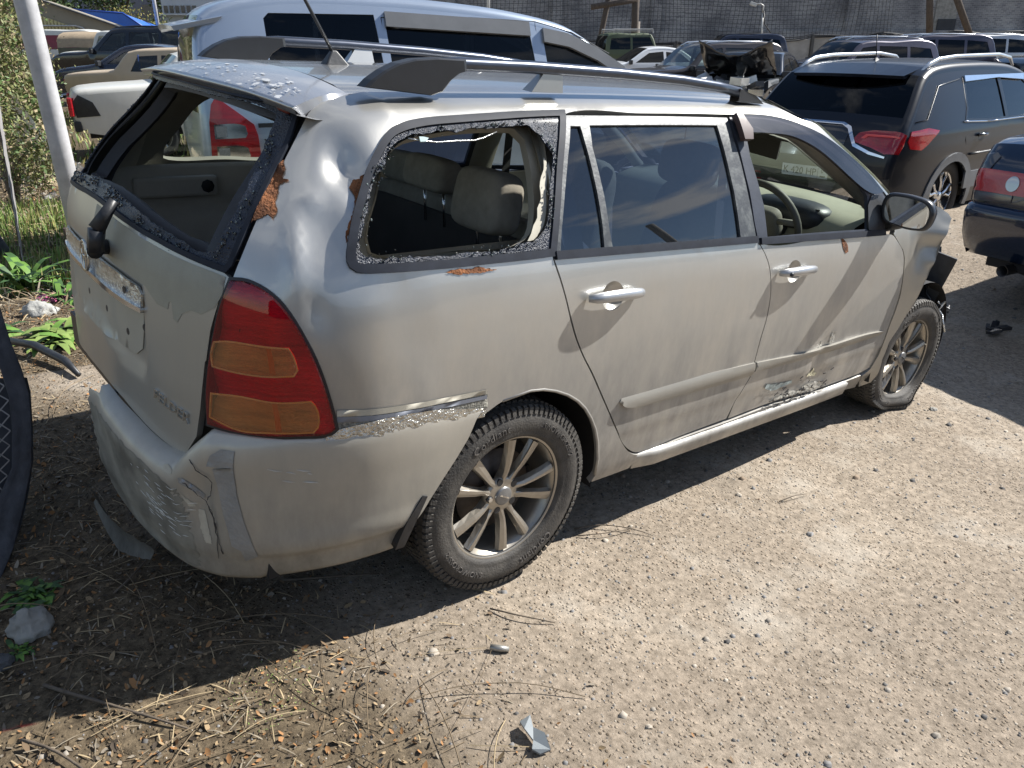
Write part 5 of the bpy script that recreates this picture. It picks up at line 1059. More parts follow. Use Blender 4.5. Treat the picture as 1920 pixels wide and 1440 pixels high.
# ---- dark grey SUV ahead on the right
KP = M('suv_paint', (.006, .009, .016), .3, 0, .22, .06, 2, coatr=.02, spec=.3)
suv = thing('suv', 'clean dark grey SUV with silver roof rails parked ahead of the estate car', 'suv', (0, 0, 0))
ks = [(-2.20, .40, 'r'), (-2.28, .62), (-2.24, .95), (-2.16, 1.10), (-2.08, 1.20, 'b'), (-1.72, 1.56, 'o'), (-1.55, 1.625), (-.6, 1.665), (.2, 1.63), (.55, 1.55, 's'), (1.25, 1.13, 'h'), (1.95, 1.02), (2.20, .88, 'f'), (2.30, .6), (2.25, .35)]
kn = Auto(ks, 1.90, 1.06, .34, .07, .035, taper=.13, pw=7)
k1 = [(-1.02, 1.155), (-.96, 1.24), (-.93, 1.485), (-.18, 1.515), (-.13, 1.13), (-.55, 1.13)]
k2 = [(-.06, 1.125), (-.10, 1.515), (.45, 1.475), (.80, 1.29), (1.02, 1.12)]
kn.build(suv, KP, (-1.20, 1.35), .425, DGLASS, [k1, k2], glassmat=GLASS('suv_side_window', (.10, .12, .15), rough=.005))
kn.arch(suv, -1.20, .425, ARCHG, .085); kn.arch(suv, 1.35, .425, ARCHG, .085)
shut(kn, suv, [(-.93, .75), (-1.05, .95), (-1.07, 1.13), (-1.0, 1.25), (-.975, 1.53)]); shut(kn, suv, [(-.09, .42), (-.10, 1.1)])
for a, b in (((-1.10, 1.13), (-.55, 1.105)), ((-.55, 1.105), (1.0, 1.10))):
    X = [kn.side(a[0]+(b[0]-a[0])*t, a[1]+(b[1]-a[1])*t)+np.array([0, -.008, 0]) for t in np.linspace(0, 1, 8)]; tube('chrome_sill_strip', X, .009, CHR, suv, 6)
X = [kn.side(x, z)+np.array([0, -.006, 0]) for x, z in ((-1.98, 1.165), (-1.80, 1.18), (-1.50, 1.47), (-1.06, 1.52))]; tube('pillar_crease', X, .006, KP, suv, 6)
panel('wind_deflector', [(-.96, 1.49), (-.95, 1.545), (.47, 1.535), (.44, 1.475), (-.18, 1.51)], kn.side, M('blue_deflector', (.30, .42, .62), .25, .2, .8, .04), suv, step=.06, off=.018, lip=.014, smooth=False)
panel('door_cladding', [(-.88, .45), (-.90, .62), (.92, .62), (.90, .45)], kn.side, ARCHG, suv, step=.08, off=.012, lip=.02, smooth=False)
tube('door_crease', [kn.side(x, .80)+np.array([0, -.008, 0]) for x in np.linspace(-.9, 1.0, 9)], .012, BLACK, suv, 6)
for x in (-.80,):
    h = MB(); X = [kn.side(x+.2*t, .985)+np.array([0, -.012-.03*math.sin(math.pi*t), 0]) for t in np.linspace(0, 1, 9)]; h.tube(X, .016, 8); h.build('door_handle', M('gloss_black', (.01, .01, .012), .08, 0, 1), suv, True)
    panel('handle_recess', [(x+.10+.07*math.cos(a), .97+.05*math.sin(a)) for a in np.linspace(0, 6.28, 16)[:-1]], kn.side, BLACK, suv, step=.04, off=.001, lip=0)
# rear details: param t along silhouette, u across
def kt(z, lo=True):
    i = int(np.argmax((kn.S[:, 1] >= z) & (kn.t > .05))); return kn.t[i]
def rear(u, z):
    zz = np.asarray(z, float); t = np.interp(zz, kn.S[:14*1, 1], kn.t[:14]) if False else np.interp(zz, RZ, RTS); X = kn.top(t, u); return X
ii = [i for i in range(len(kn.S)) if kn.lab[i] in ('r', 'b')]; RZ = kn.S[ii, 1]; RTS = kn.t[ii]; o_ = np.argsort(RZ); RZ, RTS = RZ[o_], RTS[o_]
def rearf(s, v): return rear(-np.asarray(s, float), v)     # s<0 is the left side
def rpan(name, P, mat, off=.004, lip=.01, par=None, lab=None, step=.05): return panel(name, [(p[0]*1.0, p[1]) for p in P], rearf, mat, par or suv, step=step, off=off, lip=lip, smooth=False, label=lab)
GBL = M('gloss_black', (.01, .01, .012), .08, 0, 1)
SLAMP = M('suv_red_lens', (.30, .008, .012), .08, 0, 1, .3, 8, .1, 60, coatr=.02)
for sg in (-1, 1):
    fl = lambda P: [(sg*a, b) for a, b in P][::sg]
    tl = rpan('tail_lamp', fl([(.46, .97), (.52, 1.045), (.66, 1.075), (.98, 1.085), (1.0, .99), (.98, .90), (.86, .885), (.70, .93)]), SLAMP, .010, .02)
    rpan('lamp_led_bar', fl([(.56, 1.0), (.60, 1.035), (.94, 1.045), (.94, 1.03), (.63, 1.02), (.60, .995)]), M('led_red', (.85, .08, .06), .2, 0, 1), .016, .004, tl)
    rpan('chrome_blade', fl([(.0, 1.115), (.30, 1.115), (.40, 1.085), (.52, .95), (.70, .895), (.88, .865), (.88, .848), (.70, .870), (.50, .925), (.37, 1.065), (.29, 1.095), (.0, 1.095)]), CHR, .018, .014)
    rpan('reflector', fl([(.62, .52), (.62, .60), (.76, .60), (.78, .57), (.78, .52)]), SLAMP, .012, .01); rpan('reversing_lamp', fl([(.79, .52), (.79, .59), (.86, .58), (.93, .52)]), M('clear_lamp', (.45, .42, .38), .1, .3, 1, .3, 60), .012, .01)
    for side_ in (1,):
        lp_ = [(-2.06, .93), (-2.10, 1.0), (-2.06, 1.085), (-1.80, 1.105), (-1.62, 1.075), (-1.80, .96), (-1.90, .91)]
        o = panel('tail_lamp_side', lp_, kn.side, SLAMP, tl, step=.05, off=.010, lip=.02, mirror=sg < 0, smooth=False)
rpan('rear_spoiler_lamp', [(-.25, 1.520), (-.25, 1.545), (.25, 1.545), (.25, 1.520)], M('stop_lamp', (.30, .02, .015), .2), .03, .005)
rpan('gloss_panel', [(-.38, .80), (-.40, 1.06), (-.30, 1.09), (.30, 1.09), (.40, 1.06), (.38, .80)], GBL, .006, .01)
rpan('valance', [(-.95, .42), (-.97, .66), (.97, .66), (.95, .42)], BLACK, .008, .01); rpan('skid_plate', [(-.50, .40), (-.55, .47), (.55, .47), (.50, .40)], SILR, .014, .01)
c_ = rearf(.0, 1.0)+np.array([-.03, 0, 0]); tube('emblem', [c_+np.array([0, .055*math.cos(a), .045*math.sin(a)]) for a in np.linspace(.5, 6.0, 26)], .009, CHR, suv, 6, 'silver ring badge'); tube('emblem_wave', [c_+np.array([0, .05*t, .02*math.sin(3*t)]) for t in np.linspace(-1, 1, 9)], .007, CHR, suv, 6)
pc = rearf(.0, .66)+np.array([-.022, 0, 0]); pl = MB().box(pc, (.008, .52, .112), 0, 0, .0).build('number_plate', M('plate_white', (.72, .73, .72), .4), suv)
pe = Vector((0, -1, 0)); letters('plate_text', 'K 420 HP', .098, Vector(pc)+Vector((-.006, .055, -.002)), pe, (0, 0, 1), BLACK, pl, .001, spacing=.98)
letters('plate_region', '0', .060, Vector(pc)+Vector((-.006, -.20, .016)), pe, (0, 0, 1), BLACK, pl, .001); MB().box(Vector(pc)+Vector((-.0055, -.152, 0)), (.001, .004, .10)).box(Vector(pc)+Vector((-.0055, -.21, -.034)), (.001, .06, .014)).build('plate_mark', BLACK, pl)
for y in (-.20, .20): pass
q = MB()   # roof spoiler
for k in range(11): y = -1+2*k/10; q.V += [(-1.93+.10*y*y, y*.60, 1.575-.012*y*y), (-1.55, y*.63, 1.665-.03*y*y), (-1.91+.10*y*y, y*.595, 1.545-.012*y*y), (-1.68, y*.60, 1.56)]
for k in range(10): a = 4*k; b = a+4; q.F += [(a, a+1, b+1, b), (a, b, b+2, a+2), (a+2, b+2, b+3, a+3)]
q.F += [(0, 2, 3, 1), (40, 41, 43, 42)]; q.build('roof_spoiler', KP, suv)
MB().tube([(-2.03, .05, 1.235), (-1.97, .35, 1.30)], .012, 6).tube([(-2.05, 0, 1.22), (-2.03, .06, 1.235)], .025, 8).build('rear_wiper', BLACK, suv)
for sg in (-1, 1):
    P = [(-1.62, sg*.66, 1.60), (-1.50, sg*.665, 1.665), (-1.35, sg*.67, 1.705), (-1.0, sg*.675, 1.728), (0, sg*.67, 1.735), (.35, sg*.65, 1.70), (.50, sg*.635, 1.62)]
    tube('roof_rail', P, [.012, .022, .022, .020, .020, .02, .012], SILR, suv, 8)
f_ = MB().add([(-1.35, -.03, 1.665), (-1.22, -.03, 1.67), (-1.22, .03, 1.67), (-1.35, .03, 1.665), (-1.30, 0, 1.715), (-1.28, 0, 1.715)], [(0, 1, 5, 4), (1, 2, 5), (2, 3, 4, 5), (3, 0, 4)]); ab = f_.build('aerial_base', BLACK, suv); tube('aerial', [(-1.29, 0, 1.71), (-1.35, 0, 1.93)], .005, BLACK, ab, 6)
DCUT = M('diamond_cut', (.72, .73, .75), .18, .9, .3, .03)
for x in (-1.20, 1.35):
    for y in (-.80, .80): simple_wheel(suv, x, y, .395, DCUT, 5, 2, seg=64)
for y in (-.97, .97): MB().box((.80, y*1.02, 1.12), (.14, .20, .15)).build('door_mirror', KP, suv, bevel=.03)

# ---- navy saloon at the right edge
NP = M('navy_paint', (.006, .015, .038), .18, .0, .9, .05, 2, coatr=.02)
nav = thing('saloon_car', 'dark navy saloon car cut by the right picture edge', 'car', (0, 0, 0))
ns_ = [(-2.20, .36, 'r'), (-2.28, .60), (-2.22, .90), (-2.12, 1.02, 'k'), (-1.65, 1.06), (-1.55, 1.065, 'b'), (-.95, 1.36, 'o'), (-.3, 1.43), (.3, 1.38, 's'), (1.0, 1.0, 'h'), (1.9, .85), (2.15, .72, 'f'), (2.25, .5), (2.2, .35)]
nn = Auto(ns_, 1.78, .96, .42, .075, .03, taper=.16, pw=6)
nn.build(nav, NP, (-1.30, 1.35), .37, DGLASS, [[(-1.25, 1.03), (-.85, 1.27), (-.35, 1.30), (-.35, 1.0)], [(-.28, 1.0), (-.28, 1.31), (.25, 1.27), (.75, 1.0)]])
ii = [i for i in range(len(nn.S)) if nn.lab[i] == 'r']; NZ = nn.S[ii, 1]; NTS = nn.t[ii]
def nrear(s, v): return nn.top(np.interp(v, NZ, NTS), -np.asarray(s, float))
for sg in (-1, 1):
    fl = lambda P: [(sg*a, b) for a, b in P][::sg]
    tl = panel('tail_lamp', fl([(.42, .73), (.42, .86), (.97, .87), (.985, .75), (.97, .73)]), nrear, M('saloon_red_lens', (.38, .02, .02), .08, 0, 1, .2, 10, .15, 80), nav, step=.05, off=.010, lip=.02, smooth=False)
    panel('tail_lamp_side', [(-2.17, .735), (-2.20, .80), (-2.15, .865), (-1.88, .875), (-1.86, .86), (-1.97, .76), (-2.02, .73)], nn.side, MATS['saloon_red_lens'], tl, step=.05, off=.010, lip=.02, mirror=sg < 0, smooth=False)
    panel('smoked_lamp_top', fl([(.86, .87), (.82, .945), (.90, .99), (.975, .93), (.985, .875)]), nrear, M('smoked_lens', (.05, .055, .065), .1, 0, 1), nav, step=.05, off=.008, lip=.015, smooth=False)
    panel('smoked_lamp_bottom', fl([(.60, .685), (.60, .728), (.97, .728), (.985, .70), (.96, .665)]), nrear, MATS['smoked_lens'], nav, step=.05, off=.008, lip=.015, smooth=False)
    th_ = np.linspace(0, 2*math.pi, 24, endpoint=False); cr_ = [(sg*(.62+.055*math.cos(a)), .795+.045*math.sin(a)) for a in th_]; cr_ = cr_ if sg > 0 else cr_[::-1]
    panel('round_lamp', cr_, nrear, M('clear_round_lamp', (.42, .44, .44), .1, .4, 1), tl, step=.03, off=.016, lip=.006)
    panel('bumper_reflector', fl([(.55, .36), (.55, .385), (.85, .385), (.87, .36)]), nrear, M('bumper_red', (.30, .02, .02), .2, 0, 1), nav, step=.05, off=.006, lip=.008, smooth=False)
# bumper step
bsr = [(u, .645) for u in np.linspace(-1, 1, 15)]
V = []
for u in np.linspace(-1, 1, 31):
    for z, o2 in ((.655, 0), (.640, .035), (.60, .055), (.45, .060), (.34, .04), (.30, .0)): p = nrear(u, z); V.append((p[0]-o2, p[1]*(1+o2*.35), z))
obj('rear_bumper', V, grid_faces(31, 6), NP, nav, True)
for sg in (-1, 1):
    V = []
    for x in np.linspace(-2.22, -1.66, 10):
        for z, o2 in ((.655, 0), (.640, .016), (.60, .022), (.45, .024), (.34, .012), (.30, .0)): V.append((x-.0, sg*(float(nn.Y(x, z))+o2), z))
    obj('bumper_wrap', V, grid_faces(10, 6, flip=sg > 0), NP, nav, True)
V, F = lathe([(-2.30, .04), (-2.30, .036), (-2.0, .036), (-2.0, .04)], 20, 'Y'); obj('exhaust_tip', [(b, .42+a, .25+c) for a, b, c in V], F, BLACK, nav, True)
MB().box((-1.9, 0, .30), (.6, 1.2, .12)).build('underbody', DARKIN, nav)
for x in (-1.30, 1.35):
    for y in (-.76, .76): simple_wheel(nav, x, y, .32, ALLOY)

set_on_ground(van, 3.106, 3.902, -.240, .031, 1.007); set_on_ground(suv, 8.30, 1.95, -.01, -.235, .965); set_on_ground(nav, 6.514, -1.37, -.194, -.045, .982)
# ================================================================== ground
def rel(x, y):
    return terr(x, y)
def axis(a, b, step, lo, hi, g=1.13):
    X = list(np.arange(a, b, step)); s = step
    while X[-1] < hi: s *= g; X.append(X[-1]+s)
    s = step
    while X[0] > lo: s *= g; X.insert(0, X[0]-s)
    return np.array(X)
gx = axis(-2.2, 5.2, .035, -70, 130); gy = axis(-2.4, 4.4, .035, -60, 190)
GX, GY = np.meshgrid(gx, gy, indexing='ij')
def micro(x, y):
    d = np.array([noise.noise(Vector((a*1.3, b*1.3, 0)))*.014+noise.noise(Vector((a*5, b*5, 3)))*.006+noise.noise(Vector((a*15, b*15, 9)))*.0025 for a, b in zip(np.ravel(x), np.ravel(y))]).reshape(np.shape(x))
    far = np.clip((np.hypot(np.asarray(x)-1, np.asarray(y)-1)-6)/10, 0, 1); return d*(1-far)-.006
def litter(x, y):
    """1 where leaves and dead grass lie, 0 on the bare gravel"""
    x = np.asarray(x, float); y = np.asarray(y, float); n = np.array([noise.noise(Vector((a*1.7, b*1.7, 5)))*.35+noise.noise(Vector((a*6, b*6, 5)))*.12 for a, b in zip(np.ravel(x), np.ravel(y))]).reshape(np.shape(x))
    e = (-.42-.10*(y+1))-x+n; e2 = np.where(y > 1.6, (.3+.35*(y-1.6))-x+n, -9); return 1/(1+np.exp(-np.maximum(e, e2)/.10))
GZ = rel(GX, GY)+micro(GX, GY)
g_ob = obj('ground', np.stack([GX.ravel(), GY.ravel(), GZ.ravel()], 1), grid_faces(len(gx), len(gy), flip=True), M('tmp', (.3, .3, .3)), None, True); tag(g_ob, kind='structure')
at = g_ob.data.attributes.new('litter', 'FLOAT', 'POINT'); at.data.foreach_set('value', litter(GX, GY).ravel().astype(np.float32))
def ground_mat():
    mt = bpy.data.materials.new('dirt_and_gravel'); mt.use_nodes = True; t = mt.node_tree; b = t.nodes['Principled BSDF']; n = t.nodes.new; l = t.links.new
    geo = n('ShaderNodeNewGeometry'); P = geo.outputs['Position']
    def noi(s, d=6, r=.6): q = n('ShaderNodeTexNoise'); q.inputs['Scale'].default_value = s; q.inputs['Detail'].default_value = d; q.inputs['Roughness'].default_value = r; l(P, q.inputs['Vector']); return q.outputs['Fac']
    def ramp(f, a, b_, ca, cb): q = n('ShaderNodeValToRGB'); q.color_ramp.elements[0].position = a; q.color_ramp.elements[1].position = b_; q.color_ramp.elements[0].color = (*ca, 1); q.color_ramp.elements[1].color = (*cb, 1); l(f, q.inputs['Fac']); return q.outputs['Color']
    def mix(f, a, b_, ty='MIX'):
        q = n('ShaderNodeMixRGB'); q.blend_type = ty
        if isinstance(f, float): q.inputs['Fac'].default_value = f
        else: l(f, q.inputs['Fac'])
        l(a, q.inputs['Color1']); l(b_, q.inputs['Color2']); return q.outputs['Color']
    c1 = ramp(noi(.9), .32, .70, (.245, .203, .160), (.385, .328, .262)); c2 = ramp(noi(38, 8, .75), .36, .66, (.58, .57, .55), (1.25, 1.24, 1.22)); c = mix(1.0, c1, c2, 'MULTIPLY')
    v = n('ShaderNodeTexVoronoi'); v.inputs['Scale'].default_value = 75; l(P, v.inputs['Vector']); vc = n('ShaderNodeSeparateColor'); l(v.outputs['Color'], vc.inputs[0])
    st = ramp(vc.outputs[0], .0, 1., (.55, .53, .50), (1.35, 1.33, 1.30)); peb = ramp(v.outputs['Distance'], .22, .42, (1, 1, 1), (0, 0, 0)); sel = ramp(vc.outputs[1], .50, .56, (0, 0, 0), (1, 1, 1))
    pm = mix(1.0, peb, sel, 'MULTIPLY'); stc = mix(1.0, c, st, 'MULTIPLY'); c = mix(pm, c, stc)
    pale = ramp(noi(1.9, 9, .66), .53, .68, (0, 0, 0), (.6, .6, .6)); palec = n('ShaderNodeRGB'); palec.outputs[0].default_value = (.44, .40, .34, 1); c = mix(pale, c, palec.outputs[0])
    dk = ramp(noi(1.15, 8, .68), .56, .70, (0, 0, 0), (.6, .6, .6)); dkc = n('ShaderNodeRGB'); dkc.outputs[0].default_value = (.13, .115, .095, 1); c = mix(dk, c, dkc.outputs[0])
    lc = ramp(noi(26, 8, .8), .35, .68, (.035, .027, .018), (.20, .155, .10)); a = n('ShaderNodeAttribute'); a.attribute_name = 'litter'; c = mix(a.outputs['Fac'], c, lc)
    l(c, b.inputs['Base Color']); b.inputs['Roughness'].default_value = .95; b.inputs['Specular IOR Level'].default_value = .15
    m_ = n('ShaderNodeMath'); m_.operation = 'MULTIPLY_ADD'; m_.inputs[1].default_value = .5; l(noi(120, 6, .7), m_.inputs[0]); l(pm, m_.inputs[2])
    m2 = n('ShaderNodeMath'); m2.operation = 'MULTIPLY_ADD'; m2.inputs[1].default_value = 1.2; l(noi(22, 8, .7), m2.inputs[0]); l(m_.outputs[0], m2.inputs[2])
    bp = n('ShaderNodeBump'); bp.inputs['Strength'].default_value = .7; bp.inputs['Distance'].default_value = .008; l(m2.outputs[0], bp.inputs['Height']); l(bp.outputs['Normal'], b.inputs['Normal']); return mt
g_ob.data.materials.clear(); g_ob.data.materials.append(ground_mat())
npr = np.random.RandomState(3)
def gz(x, y): return rel(x, y)+micro(x, y)
def scatter(name, tmpl, faces, X, Yp, S, mats, yaw=None, lift=0., tilt=.3, kind='stuff', zs=None, label=None):
    """many small pieces joined into one mesh, each turned and scaled on its own"""
    n = len(X); T = np.array(tmpl, float); a = npr.uniform(0, 6.283, n) if yaw is None else yaw; tx, ty = npr.normal(0, tilt, n), npr.normal(0, tilt, n)
    ca, sa = np.cos(a), np.sin(a); V = T[None]*np.array(S)[:, None, None] if np.ndim(S) == 1 else T[None]*S[:, None, :]
    x = V[..., 0]*ca[:, None]-V[..., 1]*sa[:, None]; y = V[..., 0]*sa[:, None]+V[..., 1]*ca[:, None]; z = V[..., 2]+x*tx[:, None]+y*ty[:, None]
    Z = gz(X, Yp) if zs is None else zs
    V = np.stack([x+X[:, None], y+Yp[:, None], z+Z[:, None]+lift], -1).reshape(-1, 3)
    k = len(T); me = bpy.data.meshes.new(name); nf = len(faces); fl = np.array(faces); m = fl.shape[1]
    F = (fl[None]+(np.arange(n)*k)[:, None, None]).reshape(-1)
    me.vertices.add(len(V)); me.vertices.foreach_set('co', V.ravel()); me.loops.add(len(F)); me.loops.foreach_set('vertex_index', F.astype(np.int32)); me.polygons.add(n*nf)
    me.polygons.foreach_set('loop_start', np.arange(0, len(F), m, dtype=np.int32)); me.polygons.foreach_set('loop_total', np.full(n*nf, m, np.int32))
    for q in mats: me.materials.append(q)
    me.polygons.foreach_set('material_index', np.repeat(npr.randint(0, len(mats), n), nf).astype(np.int32)); me.update(calc_edges=True); me.validate()
    o = bpy.data.objects.new(name, me); COL.objects.link(o)
    if kind: tag(o, label, kind=kind)
    return o
SV8 = [(-.5, -.38, -.2), (.42, -.5, -.2), (.5, .35, -.2), (-.35, .5, -.2), (-.30, -.28, .22), (.33, -.24, .30), (.25, .28, .20), (-.28, .22, .28)]
SF8 = [(4, 5, 6, 7), (0, 1, 5, 4), (1, 2, 6, 5), (2, 3, 7, 6), (3, 0, 4, 7)]
def region(n, x0, x1, y0, y1, f=None):
    X = npr.uniform(x0, x1, n*3); Y_ = npr.uniform(y0, y1, n*3)
    if f is not None: k = npr.uniform(0, 1, len(X)) < f(X, Y_); X, Y_ = X[k], Y_[k]
    return X[:n], Y_[:n]
stone_m = [M('stone_grey', (.27, .24, .20), .9, var=.3, scale=3), M('stone_pale', (.36, .32, .265), .9, var=.2, scale=3), M('stone_brown', (.25, .19, .135), .9, var=.3, scale=3), M('stone_dark', (.09, .085, .08), .85, var=.3, scale=3), M('stone_blue', (.19, .185, .18), .8, var=.2, scale=3)]
dens = lambda X, Y_: np.clip(1-.75*litter(X, Y_), 0, 1)*np.exp(-np.clip(np.hypot(X+.4, Y_+1.3)-2.2, 0, 99)/3.2)
X, Y_ = region(40000, -1.8, 6.5, -2.3, 2.5, dens); S = np.exp(npr.normal(-5.45, .50, len(X))); scatter('gravel', SV8, SF8, X, Y_, np.clip(S, .002, .016), stone_m)
X, Y_ = region(420, -1.7, 6, -2.2, 1.5, dens); scatter('gravel', SV8, SF8, X, Y_, np.clip(np.exp(npr.normal(-4.1, .35, len(X))), .01, .035), stone_m)
X, Y_ = region(5000, 3.5, 14, -6, 8); scatter('gravel', SV8, SF8, X, Y_, np.clip(np.exp(npr.normal(-4.4, .5, len(X))), .006, .04), stone_m)
LV = [(-.5, 0, 0), (-.2, -.22, .07), (.2, -.20, .05), (.5, 0, .12), (.2, .20, .05), (-.2, .22, .07), (0, 0, -.02)]
LF = [(0, 1, 6), (1, 2, 6), (2, 3, 6), (3, 4, 6), (4, 5, 6), (5, 0, 6)]
leaf_m = [M('leaf_brown', (.13, .085, .045), .8, var=.4, scale=2), M('leaf_tan', (.28, .20, .11), .8, var=.3, scale=2), M('leaf_dark', (.055, .040, .026), .85, var=.4, scale=2), M('leaf_grey', (.20, .17, .13), .9, var=.3, scale=2), M('leaf_orange', (.30, .15, .055), .8, var=.3, scale=2)]
X, Y_ = region(26000, -2.0, .6, -1.9, 3.2, litter); scatter('fallen_leaves', LV, LF, X, Y_, np.clip(np.exp(npr.normal(-4.55, .45, len(X))), .004, .032), leaf_m, lift=.004, tilt=.5)
X, Y_ = region(3500, -1.2, 3.0, 3.0, 9.0, litter); scatter('fallen_leaves', LV, LF, X, Y_, npr.uniform(.02, .06, len(X)), leaf_m, lift=.01, tilt=.5)
BV = [(-.5, -.008, 0), (-.5, .008, 0), (-.1, -.010, .10), (-.1, .010, .10), (.25, -.007, .11), (.25, .007, .11), (.5, 0, .02)]
BF = [(0, 2, 3), (0, 3, 1), (2, 4, 5), (2, 5, 3), (4, 6, 5)]
straw = [M('straw', (.40, .31, .18), .8, var=.3, scale=2), M('straw_dark', (.17, .125, .075), .85, var=.3, scale=2), M('straw_grey', (.26, .22, .16), .85, var=.3, scale=2)]
X, Y_ = region(3000, -2.0, .5, -1.9, 3.0, litter); S3 = np.stack([npr.uniform(.02, .085, len(X)), npr.uniform(.10, .20, len(X)), npr.uniform(.01, .06, len(X))], 1); scatter('dry_grass', BV, BF, X, Y_, S3, straw, lift=.003, tilt=.12)
X, Y_ = region(3000, -1.1, 3, 2.6, 9, litter); S3 = np.stack([npr.uniform(.08, .3, len(X)), npr.uniform(.3, .6, len(X)), npr.uniform(.1, .6, len(X))], 1); scatter('dry_grass', BV, BF, X, Y_, S3, straw, lift=.003, tilt=.3)
# long dead stalks lying about
def stalk_pts(x, y, a, L_, bend, up_):
    P = []
    for i in range(9):
        t = i/8; aa = a+bend*t; x2 = x+L_*t*math.cos(aa); y2 = y+L_*t*math.sin(aa); P.append((x2, y2, float(gz(x2, y2))+.006+up_*math.sin(math.pi*t)))
    return P
q = MB(); r = random.Random(9)
for k in range(150):
    x, y = r.uniform(-1.6, -.1), r.uniform(-1.5, 1.2)
    if k > 150: x, y = r.uniform(-1.0, .1), r.uniform(1.2, 3.0)
    if float(litter(x, y)) < .4: continue
    q.tube(stalk_pts(x, y, r.uniform(-.6, 3.0), r.uniform(.12, .50), r.uniform(-.35, .35), r.uniform(0, .03)), [r.uniform(.0006, .0018)]*9, 4, False)
q.build('dead_stalks', straw[1])['kind'] = 'stuff'
q = MB()
for k in range(34):
    x, y = r.uniform(-1.6, -.3), r.uniform(-1.6, .8); q.tube(stalk_pts(x, y, r.uniform(-.6, 3.0), r.uniform(.1, .3), r.uniform(-.3, .3), r.uniform(0, .02)), [r.uniform(.0006, .0014)]*9, 4, False)
q.build('dead_stalks', straw[0])['kind'] = 'stuff'
BARK = M('bark', (.12, .095, .07), .9, var=.35, scale=12, bump=.5, bscale=40)
for (x, y, a, L_, b_, rr, lab) in ((-1.22, -.50, -1.05, .42, .1, .005, 'bare brown stick crossing the shadow edge at bottom left'), (-1.30, -.66, -.95, .30, -.2, .004, 'short dark stick in the sunlit straw at bottom left'), (-.55, -.42, -.75, .30, .25, .004, 'broken stick lying beneath the rear bumper corner'), (-.98, -.22, .6, .55, .3, .003, 'long thin curved stalk near the middle of the litter'), (.42, -.72, -.35, .28, -.4, .0025, 'thin twig sticking out from under the rear wheel'), (.40, -.76, -.75, .22, .4, .002, 'second thin twig fanned out below the rear wheel'), (-.10, -.90, -1.2, .20, .3, .003, 'dead root on the gravel below the rear tyre'), (1.25, -1.02, -.3, .16, .1, .002, 'thin straight twig lying on open gravel beside the car')):
    o = tube('stick', stalk_pts(x, y, a, L_, b_, .012), [rr*(1-.5*i/8)+.0004*(i % 2) for i in range(9)], BARK, None, 6); tag(o, lab, 'stick')
# rocks, rubbish ---------------------------------------------------------
def rock(x, y, s, seed, lab, mat, zs=.8, name='rock', cat='rock'):
    V, F = [], []
    bm = bmesh.new(); bmesh.ops.create_icosphere(bm, subdivisions=4, radius=1)
    for v in bm.verts:
        p = v.co.copy(); d = 1+.30*noise.noise(p*1.3+Vector((seed, 0, 0)))+.10*noise.noise(p*4+Vector((seed, 0, 0))); c_ = Vector((round(p.x*1.6)/1.6, round(p.y*1.6)/1.6, round(p.z*1.6)/1.6)); p = p.lerp(c_, .30)*d; v.co = (p.x*s, p.y*s*.8, p.z*s*zs)
    me = bpy.data.meshes.new(name); bm.to_mesh(me); bm.free(); me.materials.append(mat); me.polygons.foreach_set('use_smooth', [True]*len(me.polygons)); o = bpy.data.objects.new(name, me); COL.objects.link(o); o.location = (x, y, float(gz(x, y))+s*zs*.45); return tag(o, lab, cat)
RK = M('grey_rock', (.30, .29, .26), .9, var=.3, scale=7, bump=.8, bscale=30)
rock(-1.205, -.27, .052, 1.2, 'pale grey rock the size of a fist beside a green weed at lower left', RK, 1.0)
rock(-1.30, -.36, .035, 4.2, 'small dark rock half hidden left of the pale grey rock', M('dark_rock', (.10, .10, .10), .9, var=.3, scale=9, bump=.6), .7)
rock(-.60, 2.72, .09, 6.0, 'whitish rock lying by the foot of the fence post', M('white_rock', (.33, .33, .31), .9, var=.2, scale=9, bump=.6), .6)
rock(2.78, -.93, .022, 2.0, 'small flat stone in front of the flat tyre', RK, .4)
V = [(0, 0, 0), (.035, -.01, .004), (.05, .04, .02), (.045, .09, .008), (.06, .125, .02), (.02, .13, .012), (.005, .09, .022), (.012, .05, .006), (-.02, .02, .012)]
o = obj('plastic_shard', [(-.335+a*.75, -1.40+b*.75, float(gz(-.33, -1.38))+.012+c) for a, b, c in V]+[(-.335+a*.75, -1.40+b*.75, float(gz(-.33, -1.38))+.007+c) for a, b, c in V], [(0, 1, 2, 7, 8), (7, 2, 3, 6), (6, 3, 4, 5)]+[(i, i+9, (i+1) % 9+9, (i+1) % 9) for i in range(9)], M('grey_plastic', (.17, .19, .20), .45)); tag(o, 'bent grey plastic shard on the gravel at the bottom of the picture', 'shard')
o = MB().tube([(-.205, -1.035, float(gz(-.2, -1.05))+.012), (-.185, -1.055, float(gz(-.2, -1.05))+.012), (-.165, -1.07, float(gz(-.2, -1.05))+.010)], [.009, .010, .008], 8).build('metal_plug', M('plug_metal', (.35, .34, .31), .4, .6), None, True); tag(o, 'small metal cylinder lying on the gravel below the rear wheel', 'bolt')
q = MB(); r = random.Random(31)
for k in range(7): q.box((4.43+r.uniform(-.10, .10), -.57+r.uniform(-.04, .04), float(gz(4.43, -.57))+.02), (r.uniform(.05, .14), r.uniform(.02, .06), .02), r.uniform(-.5, .5), r.uniform(-.3, .3), r.uniform(-.3, .3))
tag(q.build('plastic_scrap', BLACK), 'black torn plastic scrap lying in the saloon car shadow', 'scrap')
